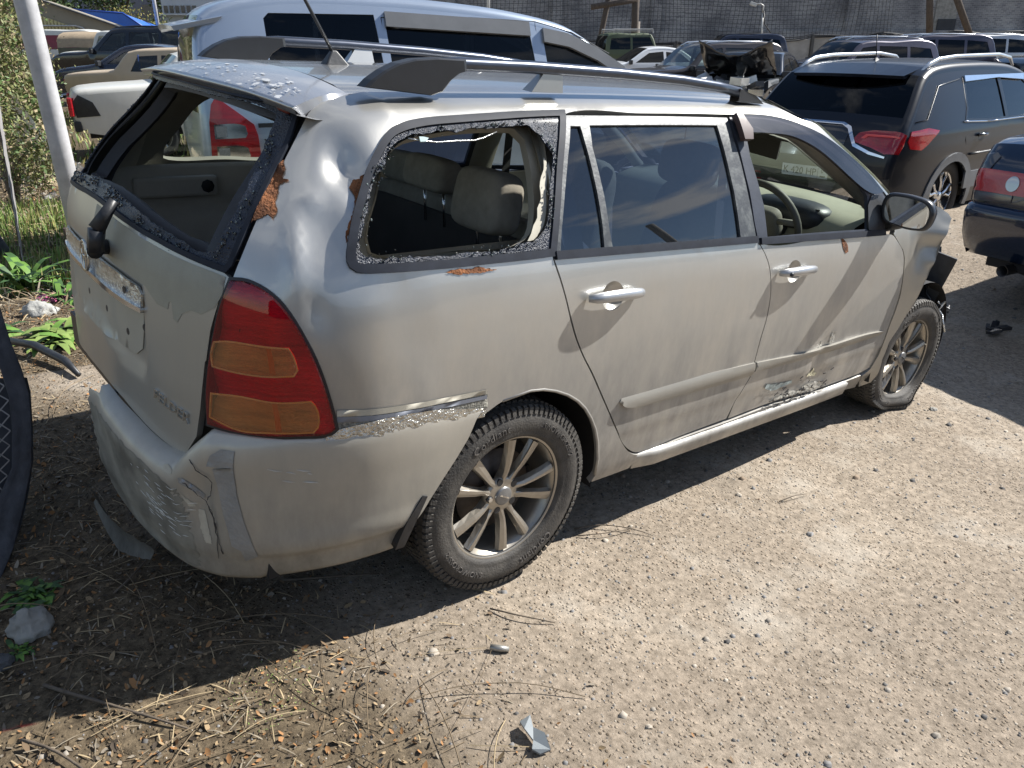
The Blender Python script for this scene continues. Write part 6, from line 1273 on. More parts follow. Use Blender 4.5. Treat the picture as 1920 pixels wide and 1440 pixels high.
V, F = lathe([(0, .0001), (.028, .03), (.035, .06), (.028, .085), (.0, .10)], 20, 'Z'); o = obj('pink_bowl', [(a*1.0, b*.8, c_*.5) for a, b, c_ in [(p[0], p[1], p[2]) for p in V]], F, M('pink_plastic', (.55, .12, .26), .5), None, True); o.location = (-.44, 3.15, float(gz(-.44, 3.15))); o.scale = (1.2, 1.2, 1.5); tag(o, 'faded pink plastic bowl among weeds by the fence', 'bowl')
o = tube('dark_pipe', [(-.86, 2.02, float(gz(-.86, 2.02))+.05), (-.78, 1.86, float(gz(-.78, 1.86))+.06), (-.70, 1.60, float(gz(-.7, 1.6))+.04), (-.68, 1.46, float(gz(-.7, 1.5))+.02)], [.018, .020, .019, .012], BLACK, None, 10); tag(o, 'black curved pipe end lying on straw left of the bumper', 'pipe')
for (x, y, a, sz, mt_, lab) in ((1.00, 8.6, .3, (.9, .22, .06), M('old_board', (.42, .33, .22), .8, var=.25, stretch=(2, 14, 2)), 'pale wooden board lying on the rubbish heap behind the post'), (1.35, 7.9, -.5, (.45, .25, .10), M('rust_sheet', (.26, .10, .06), .8, var=.3), 'rusty red metal sheet lying on the rubbish heap'), (1.9, 8.3, .7, (.5, .2, .12), BLACK, 'black plastic car panel lying on the rubbish heap'), (.6, 8.9, 1.2, (.5, .15, .04), MATS['old_board'], 'short wooden board at the left of the rubbish heap'), (.75, 6.4, .2, (.30, .12, .03), CREAM, 'white plastic scrap in the green grass'), (1.55, 9.3, 1.0, (1.3, .3, .05), MATS['old_board'], 'long weathered plank below the white saloon bumper')):
    o = MB().box((0, 0, 0), sz).build('debris_board', mt_, bevel=.004); o.location = (x, y, float(gz(x, y))+.05); o.rotation_euler = (.1, -.08, a); tag(o, lab, 'board' if 'board' in lab or 'plank' in lab else 'scrap')
rubble_x, rubble_y = region(500, .2, 2.6, 7.4, 10.5); scatter('rubble', SV8, SF8, rubble_x, rubble_y, np.clip(np.exp(npr.normal(-2.9, .4, len(rubble_x))), .02, .14), stone_m+[BLACK], label='heap of rubble and scraps between post and white saloon')
# weeds --------------------------------------------------------------------
G1 = M('weed_green', (.10, .20, .030), .55, var=.35, scale=5); G2 = M('weed_pale', (.20, .28, .07), .55, var=.3, scale=5); G3 = M('weed_dark', (.035, .085, .022), .6, var=.3, scale=5)
def weed(x, y, n, L_, lab, mats, seed, wd=.12, up_=.6, name='weed_plant'):
    r = random.Random(seed); V = []; F = []; MI = []
    for k in range(n):
        a = r.uniform(0, 6.28); l_ = L_*r.uniform(.45, 1.1); e = r.uniform(.3, 1.2)*up_; ca, sa = math.cos(a), math.sin(a); b0 = len(V); ww_ = l_*wd*r.uniform(.7, 1.3); ox, oy = r.gauss(0, L_*.25), r.gauss(0, L_*.25)
        for i in range(6):
            t = i/5; d_ = l_*t*math.cos(e*(1-.3*t)); z = l_*(math.sin(e)*t-.35*t*t*t); w_ = ww_*math.sin(math.pi*min(.97, t*.9+.06))**.8
            for s_ in (-1, 1): V.append((ox+d_*ca-s_*w_*sa, oy+d_*sa+s_*w_*ca, z+abs(s_)*.25*w_))
        for i in range(5): F.append((b0+2*i, b0+2*i+1, b0+2*i+3, b0+2*i+2)); MI.append(r.randrange(len(mats)))
    o = obj(name, V, F, mats, None, True); o.data.polygons.foreach_set('material_index', MI); o.location = (x, y, float(gz(x, y))); return tag(o, lab, 'weed')
weed(-.62, 2.10, 90, .22, 'broad bright green weed in the sun left of the tailgate', [G1, G2, G2], 1, .10); weed(-.30, 2.35, 60, .22, 'bright green weed peeping out behind the tailgate edge', [G1, G2], 2, .10)
weed(-.86, 2.45, 20, .20, 'small green weed at the fence foot behind dead branches', [G1, G3], 12, .10)
weed(-1.165, -.10, 60, .085, 'low feathery green weed in shade above the grey rock', [G3, G1], 3, .10); weed(-1.24, -.33, 26, .045, 'tiny green weed growing at the base of the grey rock', [G3, G1], 4, .12)
weed(-.52, 3.7, 60, .34, 'dark green bushy weed behind the blue grey post', [G3, G1], 5, .07, 1.1); weed(-.40, 3.05, 26, .26, 'fern like green weed in the shade by the pink bowl', [G3, G1], 6, .06, .9)
X, Y_ = region(4800, -.7, 1.1, 3.5, 7.6, lambda a, b: np.array([np.clip(noise.noise(Vector((p*1.1, q*1.1, 2)))*3+.7, 0, 1) for p, q in zip(a, b)]))
GV = [(-.010, 0, 0), (.010, 0, 0), (-.008, .05, .5), (.008, .05, .5), (0, .25, 1.0)]; GF = [(0, 1, 3), (0, 3, 2), (2, 3, 4)]
scatter('green_grass', GV, GF, X, Y_, np.stack([npr.uniform(.3, .8, len(X)), npr.uniform(.06, .2, len(X)), npr.uniform(.04, .16, len(X))], 1), [G1, G2, G2, M('grass_yellow', (.30, .28, .10), .6)], tilt=.4)
X, Y_ = region(1500, 0.5, 7, 9.5, 20, lambda a, b: np.clip(1.2-(a-.2*b)/3, 0, 1)); scatter('green_grass', GV, GF, X, Y_, np.stack([npr.uniform(1, 2, len(X)), npr.uniform(.1, .3, len(X)), npr.uniform(.05, .18, len(X))], 1), [G1, G2, MATS['grass_yellow']], tilt=.4)
X, Y_ = region(500, -.95, -.45, -.98, -.60); scatter('moss_patch', LV, LF, X*.5-.42, Y_*.6-.36, npr.uniform(.003, .008, len(X)), [G2, straw[0]], tilt=.3)
# ================================================================== fence and foliage on the left
GALV = M('galvanised', (.48, .48, .47), .45, .5, 0, .15, 12, .1, 60); WPOST = M('whitewashed_pipe', (.46, .46, .47), .55, .1, 0, .18, 9, .06, 50)
o = tube('pole', [(-.155, 3.5, -.10), (-.225, 3.5, .8), (-.30, 3.5, 1.62), (-.335, 3.5, 2.1)], .062, WPOST, None, 24); tag(o, 'tall white pipe standing close behind the tailgate of the estate car', 'pole')
o = MB().box((-.225, 3.40, -.0), (.06, .03, .5), .2, 0, -.15).build('stake', M('rust_brown_stake', (.07, .05, .04), .8)); tag(o, 'dark rusty stake at the foot of the white pole', 'stake')
def fence_pt(t): return Vector((-1.25+.19*t, t, 0))
fposts = []
for t, lean, mt_, rr, lab in ((4.9, -.95, M('blue_grey_pipe', (.22, .24, .30), .5, .3), .045, 'blue grey shaded fence post nearest the camera on the left'), (8.4, -.50, GALV, .035, 'second fence post from the camera, bare metal'), (10.6, -.40, GALV, .04, 'third fence post, thin white in front of the hedge'), (13.2, -.30, GALV, .04, 'farthest fence post beside the hedge')):
    p = fence_pt(t); z = float(gz(p.x+.35, p.y)); o = tube('fence_post', [(p.x-.08, p.y, z-.05), (p.x-.08+lean*1.0, p.y, z+2.1)], rr, mt_, None, 12); tag(o, lab, 'fence post', 'posts of the chain link fence')
def chainlink(name, A0, A1, H, pitch, wr, parent=None, seg=1, mat=None, bend=None):
    q = MB(); L_ = (A1-A0).length; nx_ = int(L_/pitch); nz_ = int(H/pitch)
    for i in range(-nz_, nx_):
        for s_ in (1, -1):
            P = []
            for k in range(nz_+1):
                a = (i+k if s_ > 0 else i+nz_-k)*pitch
                if 0 <= a <= L_:
                    p = A0.lerp(A1, a/L_)+Vector((.006*(k % 2)*s_, 0, k*pitch)); P.append(bend(p) if bend else p)
            if len(P) > 1: q.tube(P, wr, 3, False)
    o = q.build(name, mat or GALV, parent); o['kind'] = 'stuff'; return o
fn = thing('chain_link_fence', 'rusty chain link fence running away along the left edge', 'fence', (0, 0, 0))
a0, a1 = Vector((-.39, 4.5, -.35)), Vector((.95, 13.2, -.75)); chainlink('wire_mesh', a0, a1, 1.8, .11, .0035, fn, mat=M('fence_wire', (.30, .29, .28), .5, .5)); tube('top_rail', [a0+Vector((0, 0, 1.85)), a1+Vector((0, 0, 1.9))], .02, GALV, fn)
# sagging panel close by: curved edge band, mesh and dark cloth
ED = [(-1.259, 0.02, -0.051), (-1.231, 0.03, -0.011), (-1.175, 0.12, 0.028), (-1.12, 0.18, 0.131), (-1.073, 0.22, 0.251), (-1.05, 0.26, 0.359), (-1.037, 0.3, 0.45), (-1.042, 0.33, 0.53), (-1.052, 0.38, 0.604), (-1.055, 0.45, 0.697), (-1.065, 0.5, 0.814)]
pn = thing('loose_mesh_fence', 'sagging loose fence panel with cloth bound edge at left', 'fence panel', (-1.2, .2, 0))
loc0 = Vector((-1.2, .2, 0)); V = []
def sidev(i): a = Vector(ED[max(0, i-1)]); b = Vector(ED[min(len(ED)-1, i+1)]); d = (b-a).normalized(); return Vector((-d.z, -.15, d.x)).normalized() if True else d
ED2 = [Vector(p) for p in ED]
for i, p in enumerate(ED2):
    s_ = Vector((-1, .12, 0)); wdt = .055 if i > 3 else .085
    for k in range(4): V.append(p+s_*wdt*k/3+Vector((0, .012*math.sin(math.pi*k/3), 0))-loc0)
o = obj('edge_band', V, grid_faces(len(ED2), 4), M('grey_band', (.06, .062, .070), .8, 0, 0, .35, 14, .8, 22), pn, True); sm_ = o.modifiers.new('solid', 'SOLIDIFY'); sm_.thickness = .006
q = MB()
for i in range(-14, 26):
    for s_ in (1, -1):
        P = []
        for k in range(21):
            z = .0+k*.045; xe = float(np.interp(z, [p.z for p in ED2], [p.x for p in ED2])); ye = float(np.interp(z, [p.z for p in ED2], [p.y for p in ED2])); a = (i+(k if s_ > 0 else -k))*.045
            if 0 <= a <= .75: P.append(Vector((xe-.06-a, ye+.10*a+.02*math.sin(a*9+k*.4), z))-loc0)
        if len(P) > 1: q.tube(P, .0022, 3, False)
q.build('wire_mesh', MATS['fence_wire'], pn)['kind'] = 'stuff'
V = []
for i in range(12):
    for k in range(12):
        t = i/11; z = .52*(1-t)-.03; xe = float(np.interp(z, [p.z for p in ED2], [p.x for p in ED2])); ye = float(np.interp(z, [p.z for p in ED2], [p.y for p in ED2])); V.append(Vector((xe+.01-.07*k, ye+.03+.02*k+.015*math.sin(k*1.3+i*.6), z))-loc0)
obj('cloth', V, grid_faces(12, 12), M('dark_cloth', (.045, .048, .055), .9, 0, 0, .3, 10, .3, 60), pn, True)
# netting scrap standing by the far posts
V = []
for i in range(7):
    for k in range(7): t, u = i/6, k/6; V.append((.35+.9*u*(1-.55*t), 8.6+.2*u, float(gz(.5, 8.6))+1.1*t*(1-.6*u)))
tag(obj('net_scrap', V, grid_faces(7, 7), GLASS('grey_netting', (.45, .45, .45), dust=.35, dustc=(.14, .14, .14)), None, True), 'torn dark netting hanging between the far fence posts', 'netting')
def foliage(name, balls, n, leaf, mats, lab, cat='tree', trunk=None, seed=1, group=None, thick=.9):
    """crown of leaf clumps through the volume of several uneven balls + a tapered trunk with limbs"""
    rs = np.random.RandomState(seed); C_ = np.array([b[:3] for b in balls]); Rr = np.array([b[3] for b in balls]); w_ = Rr**2; k = rs.choice(len(balls), n, p=w_/w_.sum())
    d = rs.normal(size=(n, 3)); d /= np.linalg.norm(d, axis=1)[:, None]; rad = Rr[k]*(rs.uniform(0, 1, n)**.40)*(1+.18*rs.normal(size=n)); Pp = C_[k]+d*rad[:, None]*np.array([1, 1, thick])
    a = rs.normal(size=(n, 3)); a /= np.linalg.norm(a, axis=1)[:, None]; b = np.cross(a, d+rs.normal(size=(n, 3))*.6); b /= np.linalg.norm(b, axis=1)[:, None]+1e-9; s = leaf*rs.uniform(.5, 1.4, n)[:, None]
    V = np.stack([Pp-a*s, Pp-b*s*.45, Pp+a*s, Pp+b*s*.45], 1).reshape(-1, 3)
    root = thing(name, lab, cat, (0, 0, 0), 0, group); me = bpy.data.meshes.new('crown'); me.vertices.add(len(V)); me.vertices.foreach_set('co', V.ravel()); me.loops.add(4*n); me.loops.foreach_set('vertex_index', np.arange(4*n, dtype=np.int32)); me.polygons.add(n); me.polygons.foreach_set('loop_start', np.arange(0, 4*n, 4, dtype=np.int32)); me.polygons.foreach_set('loop_total', np.full(n, 4, np.int32))
    for q in mats: me.materials.append(q)
    me.polygons.foreach_set('material_index', rs.randint(0, len(mats), n).astype(np.int32)); me.update(calc_edges=True); o = bpy.data.objects.new('crown', me); COL.objects.link(o); o.parent = root
    if trunk:
        q = MB(); bx, by, bz, r0 = trunk
        for i, c in enumerate(C_[:9]): m_ = Vector((bx, by, bz)).lerp(Vector(c), .5)+Vector((0, 0, r0*2)); q.tube([(bx, by, bz), tuple(m_.lerp(Vector((bx, by, m_.z)), .5)), tuple(c)], [r0, r0*.6, r0*.15], 6)
        q.build('trunk', BARK, root)
    return root
H1 = M('hedge_green', (.075, .13, .030), .6, var=.4, scale=4); H2 = M('hedge_olive', (.16, .17, .055), .65, var=.4, scale=4); H3 = M('hedge_dry', (.26, .21, .12), .8, var=.3, scale=4)
r = random.Random(77)
for (t, hh, rr, lab) in ((7.6, 1.9, .55, 'nearest leafy shrub growing through the chain link fence'), (10.0, 2.6, .7, 'tall olive shrub behind the white pole'), (13.0, 3.0, .9, 'large shrub at the far end of the chain link fence'), (17.0, 3.4, 1.1, 'far shrub beyond the fence near the dark cars')):
    p = fence_pt(t); z0 = float(gz(p.x, p.y)); balls = [(p.x-.12*k/3+r.uniform(-.3, .15)-.1*(1 if k > 2 else 0), p.y+r.uniform(-.6, .6), z0+.35+hh*k/7, rr*r.uniform(.45, .8)) for k in range(8)]
    foliage('shrub', balls, 8500, .024 if t < 9 else .032, [H1, H2, H2, H3], lab, 'shrub', (p.x-.1, p.y, z0, .05), seed=int(t*3), group='shrubs along the chain link fence')
# ================================================================== vehicles behind
def quick_car(name, lab, cat, x, y, yaw, paint, kind='saloon', s=1., glass=None, group=None, dz=0, rails=None, wheels=True, col=None):
    root = thing(name, lab, cat, (0, 0, 0), 0, group)
    if kind == 'saloon':
        sil = [(-2.15, .38, 'r'), (-2.2, .62), (-2.15, .88), (-2.05, .97, 'k'), (-1.45, 1.00), (-1.35, 1.0, 'b'), (-.85, 1.33, 'o'), (-.3, 1.41), (.25, 1.37, 's'), (.95, .98, 'h'), (1.9, .84), (2.12, .72, 'f'), (2.2, .5), (2.15, .36)]; W_, belt, tb = 1.70, .93, .40; wins = [[(-1.12, .98), (-.80, 1.24), (-.33, 1.28), (-.33, .97)], [(-.25, .97), (-.25, 1.29), (.22, 1.25), (.68, .97)]]; ax = (-1.25, 1.30); wr_ = .36
    elif kind == 'old':
        sil = [(-2.25, .42, 'r'), (-2.32, .70), (-2.28, .93), (-2.1, .97, 'k'), (-1.25, 1.02), (-1.18, 1.03, 'b'), (-.85, 1.38, 'o'), (-.3, 1.43), (.45, 1.40, 's'), (.95, 1.02, 'h'), (2.0, .94), (2.2, .86, 'f'), (2.26, .6), (2.2, .40)]; W_, belt, tb = 1.66, .96, .26; wins = [[(-.80, 1.01), (-.64, 1.30), (-.22, 1.32), (-.22, 1.0)], [(-.14, 1.0), (-.14, 1.32), (.42, 1.30), (.70, 1.0)]]; ax = (-1.28, 1.32); wr_ = .35
    elif kind == 'suv':
        sil = [(-2.2, .48, 'r'), (-2.26, .8), (-2.24, 1.08), (-2.18, 1.15, 'b'), (-2.0, 1.68, 'o'), (-.6, 1.76), (.3, 1.72, 's'), (.95, 1.18, 'h'), (1.9, 1.08), (2.15, .95, 'f'), (2.22, .7), (2.18, .45)]; W_, belt, tb = 1.84, 1.10, .24; wins = [[(-1.95, 1.16), (-1.80, 1.58), (-1.15, 1.63), (-1.12, 1.16)], [(-1.03, 1.16), (-1.06, 1.63), (-.22, 1.65), (-.18, 1.16)], [(-.10, 1.16), (-.12, 1.65), (.28, 1.61), (.72, 1.16)]]; ax = (-1.32, 1.32); wr_ = .40
    elif kind == 'jeep':
        sil = [(-1.9, .5, 'r'), (-1.95, .9), (-1.93, 1.2, 'b'), (-1.82, 1.75, 'o'), (-.6, 1.82), (.15, 1.80, 's'), (.42, 1.22, 'h'), (1.5, 1.14), (1.72, 1.05, 'f'), (1.78, .8), (1.75, .5)]; W_, belt, tb = 1.66, 1.18, .14; wins = [[(-1.78, 1.22), (-1.70, 1.66), (-.85, 1.70), (-.85, 1.22)], [(-.75, 1.22), (-.75, 1.70), (.06, 1.70), (.28, 1.22)]]; ax = (-1.1, 1.15); wr_ = .40
    else:  # van
        sil = [(-2.3, .5, 'r'), (-2.36, .9), (-2.35, 1.2, 'b'), (-2.25, 1.95, 'o'), (-1., 2.05), (1.3, 2.02), (1.5, 1.96, 's'), (2.1, 1.2, 'h'), (2.3, 1.0, 'f'), (2.38, .7), (2.33, .45)]; W_, belt, tb = 1.75, 1.2, .12; wins = [[(-2.1, 1.25), (-2.05, 1.8), (-.9, 1.85), (-.9, 1.25)], [(-.8, 1.25), (-.8, 1.85), (.5, 1.85), (.5, 1.25)], [(.6, 1.25), (.6, 1.85), (1.35, 1.8), (1.75, 1.25)]]; ax = (-1.3, 1.5); wr_ = .38
    a = Auto(sil, W_, belt, tb, .07, .03, taper=.14, pw=6, step=.16); a.build(root, paint, ax, wr_, glass or DGLASS, wins, res=.14)
    if wheels:
        for wx in ax:
            for wy in (-W_/2+.12, W_/2-.12): simple_wheel(root, wx, wy, .31, ALLOY, seg=24)
    for sg in (-1, 1):
        MB().box((-a.x1*0+sil[0][0]-.03, sg*W_*.36, .80), (.05, .26, .13)).build('tail_lamp', LAMPR, root, bevel=.01); MB().box((sil[-1][0]+.0, sg*W_*.36, .70), (.05, .30, .13)).build('headlamp', CHR, root, bevel=.01)
        MB().box((.85 if kind not in ('jeep', 'van') else .35, sg*(W_/2+.05), belt+.06), (.09, .18, .13)).build('door_mirror', col or BLACK, root, bevel=.02)
        if rails: zt = max(p[1] for p in sil); tube('roof_rail', [(-1.7, sg*.58, zt-.08), (-1.45, sg*.6, zt+.03), (-.4, sg*.6, zt+.05), (.2, sg*.57, zt+.02), (.4, sg*.55, zt-.06)], .025, rails, root, 6)
    MB().box((sil[0][0]-.04, 0, .48), (.10, W_*.9, .14)).build('rear_bumper', BLACK, root, bevel=.02); MB().box((sil[-1][0]+.03, 0, .45), (.10, W_*.9, .14)).build('front_bumper', BLACK, root, bevel=.02)
    set_on_ground(root, x, y, yaw, dz, s); root['auto'] = 0; del root['auto']; return root, a
VY = math.atan2(RT.y, RT.x)
BGP = M('beige_old_paint', (.50, .40, .28), .45, 0, .2, .06, 2, dust=.3); WHP = M('old_white_paint', (.62, .62, .58), .4, 0, .4, .05, 3, dust=.2); DKB = M('dark_blue_paint', (.02, .025, .045), .25, .3, .7, .1); BKP = M('black_paint', (.012, .013, .016), .2, .3, .9, .1); GRP = M('army_green', (.06, .08, .04), .5, 0, .1, .1); PUP = M('plum_grey_paint', (.07, .065, .09), .3, .5, .6, .1); SIP = M('silver_paint', (.45, .46, .47), .3, .7, .5, .05)
b_, ba = quick_car('old_saloon', 'beige old saloon car with wide rear pillar behind the white pole', 'car', 5.0, 16.3, VY-.02, BGP, 'old', 1.0, MGLASS)
MB().box((-.62, -.74, 1.16), (.02, .02, .34)).build('vent_frame', M('blue_tape', (.10, .18, .48), .5), b_); tube('chrome_bumper', [(-2.42, -.80, .52), (-2.45, -.4, .52), (-2.45, .8, .52)], .045, CHR, b_)
w_, wa_ = quick_car('white_saloon', 'white saloon car, its red tail lamp set in black, seen left of the hatch opening', 'car', 3.86, 10.75, VY+.50, WHP, 'old', 1.0, MGLASS)
for sg in (-1, 1):
    panel('tail_lamp', [(-2.28, .60), (-2.31, .80), (-2.22, .90), (-2.05, .80), (-1.98, .62)], wa_.side, BLACK, w_, step=.08, off=.01, lip=.02, mirror=sg > 0, smooth=False); MB().box((-2.34, sg*.66, .74), (.07, .24, .26)).build('tail_lamp', LAMPR, w_, bevel=.02)
quick_car('dark_saloon', 'dark blue car just behind the beige saloon roof', 'car', 6.0, 22.3, VY+math.pi+.06, DKB, 'saloon', 1.06, CGLASS)
bs_, _ = quick_car('black_suv', 'long black off road car with roof bars beyond the dark saloon', 'car', 7.3, 27.6, VY+math.pi+.02, BKP, 'suv', 1.12, MGLASS, rails=BLACK)
quick_car('white_jeep', 'white jeep with upright windscreen left of the tan canvas roof', 'car', 8.2, 33.8, VY+math.pi, WHP, 'jeep', 1.05, CGLASS); quick_car('white_van', 'white van with a red patch in its window, farthest at left', 'van', 7.9, 42.5, VY+math.pi, WHP, 'van', 1.0, M('red_window', (.20, .02, .03), .3))
cv = thing('canvas_truck', 'truck body under a ribbed tan canvas cover', 'truck', (0, 0, 0)); V = []
for i in range(9):
    for k in range(9): a = math.pi*k/8; V.append((-2.6+.65*i, -1.0*math.cos(a), 1.35+.60*math.sin(a)**.6+(.02 if i % 2 else 0)))
obj('canvas', V, grid_faces(9, 9), M('tan_canvas', (.32, .25, .17), .9, 0, 0, .15, 6, .3, 20), cv, True); MB().box((0, 0, .95), (5.2, 2.0, .8)).build('truck_bed', M('truck_green', (.10, .10, .07), .7), cv); MB().box((0, 0, .5), (5.2, .9, .2)).build('chassis', BLACK, cv)
for x in (-1.5, 1.5):
    for y in (-.9, .9): simple_wheel(cv, x, y, .42, BLACK, seg=20)
set_on_ground(cv, 9.5, 35.9, VY)
q = MB(); r = random.Random(4)
for k in range(4): q.box((r.uniform(-.8, .8), r.uniform(-.4, .4), .8+r.uniform(-.2, .3)), (1.2, .8, .6), r.uniform(-.4, .4), r.uniform(-.3, .3), r.uniform(-.3, .3))
o = q.build('tarpaulin', M('blue_tarp', (.02, .05, .30), .5, 0, .2, .3)); set_on_ground(o, 11.9, 36.4, VY, .6); tag(o, 'crumpled dark blue tarpaulin right of the canvas truck', 'tarpaulin')
# right hand rows
j_, _ = quick_car('green_jeep', 'green off road car with a wire roof rack near the fence', 'car', 27.3, 23.6, VY+.3, GRP, 'jeep', 1.0, DGLASS)
q = MB()
for k in range(7): q.tube([(-1.6+.3*k, -.7, 1.95), (-1.6+.3*k, .7, 1.95)], .014, 5)
for yy in (-.7, .7): q.tube([(-1.6, yy, 1.86), (-1.6, yy, 2.02), (.2, yy, 2.02), (.2, yy, 1.86)], .018, 5); q.tube([(-1.6, yy, 1.95), (.2, yy, 1.95)], .014, 5)
rk = q.build('roof_rack', GALV, j_); rk['kind'] = 'stuff'
quick_car('white_hatchback', 'white car half hidden behind the minivan windscreen', 'car', 19.2, 15.9, VY+math.pi+.2, M('clean_white', (.66, .68, .70), .3, 0, .6, .03), 'saloon', .98, DGLASS)
cA, _ = quick_car('dark_estate', 'dark grey brown car with silver roof bars, windscreen towards the minivan', 'car', 15.2, 10.6, VY+math.pi+.35, M('bronze_grey', (.06, .05, .045), .25, .5, .8, .1), 'suv', .86, CGLASS, rails=SILR)
cB, aB = quick_car('wrecked_car', 'black wrecked car with its crumpled bonnet standing open', 'car', 14.1, 8.4, VY+math.pi*1.35, BKP, 'saloon', .96, MGLASS)
for c in list(cB.children):
    if c.name.startswith('bonnet'): bpy.data.objects.remove(c)
V = []
for i in range(9):
    for k in range(13): t, u = i/8, k/6-1; V.append((1.0+.75*t+.12*math.sin(3*u), .74*u, .98+.52*t-.16*t*math.cos(2.5*u)+.10*noise.noise(Vector((i*.5, k*.6, 3)))))
o = obj('open_bonnet', V, grid_faces(9, 13), BKP, cB, True); so_ = o.modifiers.new('solid', 'SOLIDIFY'); so_.thickness = .02
q = MB(); r = random.Random(8)
for k in range(34): q.box((r.uniform(.95, 2.3), r.uniform(-.7, .7), r.uniform(.6, .92)), (r.uniform(.05, .4), r.uniform(.05, .3), r.uniform(.04, .2)), r.uniform(-1, 1), r.uniform(-.7, .7), r.uniform(-.7, .7))
wk = q.build('engine_parts', [BLACK, GALV, M('alu_parts', (.5, .5, .48), .4, .6)], cB); wk['kind'] = 'stuff'; wk.data.polygons.foreach_set('material_index', [random.Random(i//6).randrange(3) for i in range(len(wk.data.polygons))])
quick_car('plum_car', 'plum grey car with bright reflections between the wreck and the dark grey SUV', 'car', 17.6, 8.2, VY+math.pi+.3, PUP, 'suv', .88, DGLASS)
quick_car('navy_pickup', 'very dark off road car at the far fence with roof bars', 'car', 27.6, 19.2, VY+math.pi, DKB, 'suv', 1.0, DGLASS, rails=BLACK)
for x, y, sc_k, mt_, lab in ((25.0, 10.3, .96, PUP, 'leftmost grey roof showing above the dark grey SUV'), (32.2, 12.0, .98, SIP, 'silver roof with rails behind the SUV aerial'), (27.2, 6.6, 1.0, BKP, 'black roof with silver rails at the far right of the rows'), (21.3, 10.4, .92, DKB, 'dark roof directly behind the plum grey car')):
    quick_car('parked_car', lab, 'car', x, y, VY+math.pi+.1, mt_, 'suv', sc_k, DGLASS, 'cars parked in the far rows', rails=SILR)
# ================================================================== buildings, far fence, trees
def frame_at(o, x, y, yaw=VY, dz=0, s=1): return set_on_ground(o, x, y, yaw, dz, s)
CONC = M('concrete_panel', (.30, .29, .275), .9, 0, 0, .2, 2.2, .3, 14, dust=0); CONC2 = M('concrete_post', (.08, .08, .08), .9, var=.2)
cf = thing('concrete_wall', 'grey concrete panel fence with drooping cables on its top behind the car rows', 'fence', (0, 0, 0))
for k in range(14):
    x0 = -7.4+3.55*k; ft = float(np.interp(x0, [-7, 1, 9.7, 16, 40], [1.2, 1.33, 1.74, 1.88, 1.9])); o = MB().box((x0+1.75, (k % 3)*.015, ft/2), (3.37, .12, ft)).build('fence_panel', CONC, cf, bevel=.02); MB().box((x0-.03, -.06, ft/2), (.14, .2, ft+.04)).build('fence_column', CONC2, cf)
for z in (.04, .10, -.02):
    q = MB()
    for k in range(14): x0 = -7.4+3.55*k; q.tube([(x0+3.55*t, -.14, float(np.interp(x0+3.55*t, [-7, 1, 9.7, 16, 40], [1.2, 1.33, 1.74, 1.88, 1.9]))+z-.16*math.sin(math.pi*t)*(1+.5*math.sin(k*2.3+z*9))+.04*math.sin(9*t+k)) for t in np.linspace(0, 1, 9)], .022, 4, False)
    q.build('cable', BLACK, cf)
frame_at(cf, 31.8, 29.7, VY)
def brick_mat(name, c1, c2, mort, sx=.26, sz=.105):
    mt = bpy.data.materials.new(name); mt.use_nodes = True; t = mt.node_tree; b = t.nodes['Principled BSDF']; n = t.nodes.new; l = t.links.new
    tcn = n('ShaderNodeTexCoord'); sep = n('ShaderNodeSeparateXYZ'); cmb = n('ShaderNodeCombineXYZ'); l(tcn.outputs['Object'], sep.inputs[0]); ad = n('ShaderNodeMath'); ad.operation = 'ADD'; l(sep.outputs[0], ad.inputs[0]); l(sep.outputs[1], ad.inputs[1]); l(ad.outputs[0], cmb.inputs[0]); l(sep.outputs[2], cmb.inputs[1])
    br = n('ShaderNodeTexBrick'); br.inputs['Scale'].default_value = 1; br.inputs['Brick Width'].default_value = sx; br.inputs['Row Height'].default_value = sz; br.inputs['Mortar Size'].default_value = .012; br.inputs['Color1'].default_value = (*c1, 1); br.inputs['Color2'].default_value = (*c2, 1); br.inputs['Mortar'].default_value = (*mort, 1); l(cmb.outputs[0], br.inputs['Vector'])
    nz_ = n('ShaderNodeTexNoise'); nz_.inputs['Scale'].default_value = .5; nz_.inputs['Detail'].default_value = 8; l(tcn.outputs['Object'], nz_.inputs['Vector']); rp = n('ShaderNodeValToRGB'); rp.color_ramp.elements[0].position = .35; rp.color_ramp.elements[1].position = .65; rp.color_ramp.elements[0].color = (.55, .55, .57, 1); rp.color_ramp.elements[1].color = (1.2, 1.18, 1.15, 1); l(nz_.outputs['Fac'], rp.inputs['Fac'])
    mx_ = n('ShaderNodeMixRGB'); mx_.blend_type = 'MULTIPLY'; mx_.inputs['Fac'].default_value = 1; l(br.outputs['Color'], mx_.inputs['Color1']); l(rp.outputs['Color'], mx_.inputs['Color2']); l(mx_.outputs['Color'], b.inputs['Base Color']); b.inputs['Roughness'].default_value = .9
    bp = n('ShaderNodeBump'); bp.inputs['Strength'].default_value = .8; bp.inputs['Distance'].default_value = .02; bp.invert = True; l(br.outputs['Fac'], bp.inputs['Height']); l(bp.outputs['Normal'], b.inputs['Normal']); return mt
BRK = brick_mat('grey_brick', (.36, .35, .35), (.22, .215, .225), (.44, .43, .42))
bb = thing('brick_building', 'huge windowless grey brick building behind the concrete fence', 'building', (0, 0, 0))
q = MB().box((24, 6, 6.5), (60, 12, 14)); wl = q.build('wall', BRK, bb)
for x in (-4.2, 2.5, 9.2, 15.4, 27.5): MB().box((x, -.16, 6.5), (.62, .34, 14)).build('pilaster', BRK, bb)
MB().box((24, -.22, 1.3), (60, .46, 1.6)).build('plinth', BRK, bb)
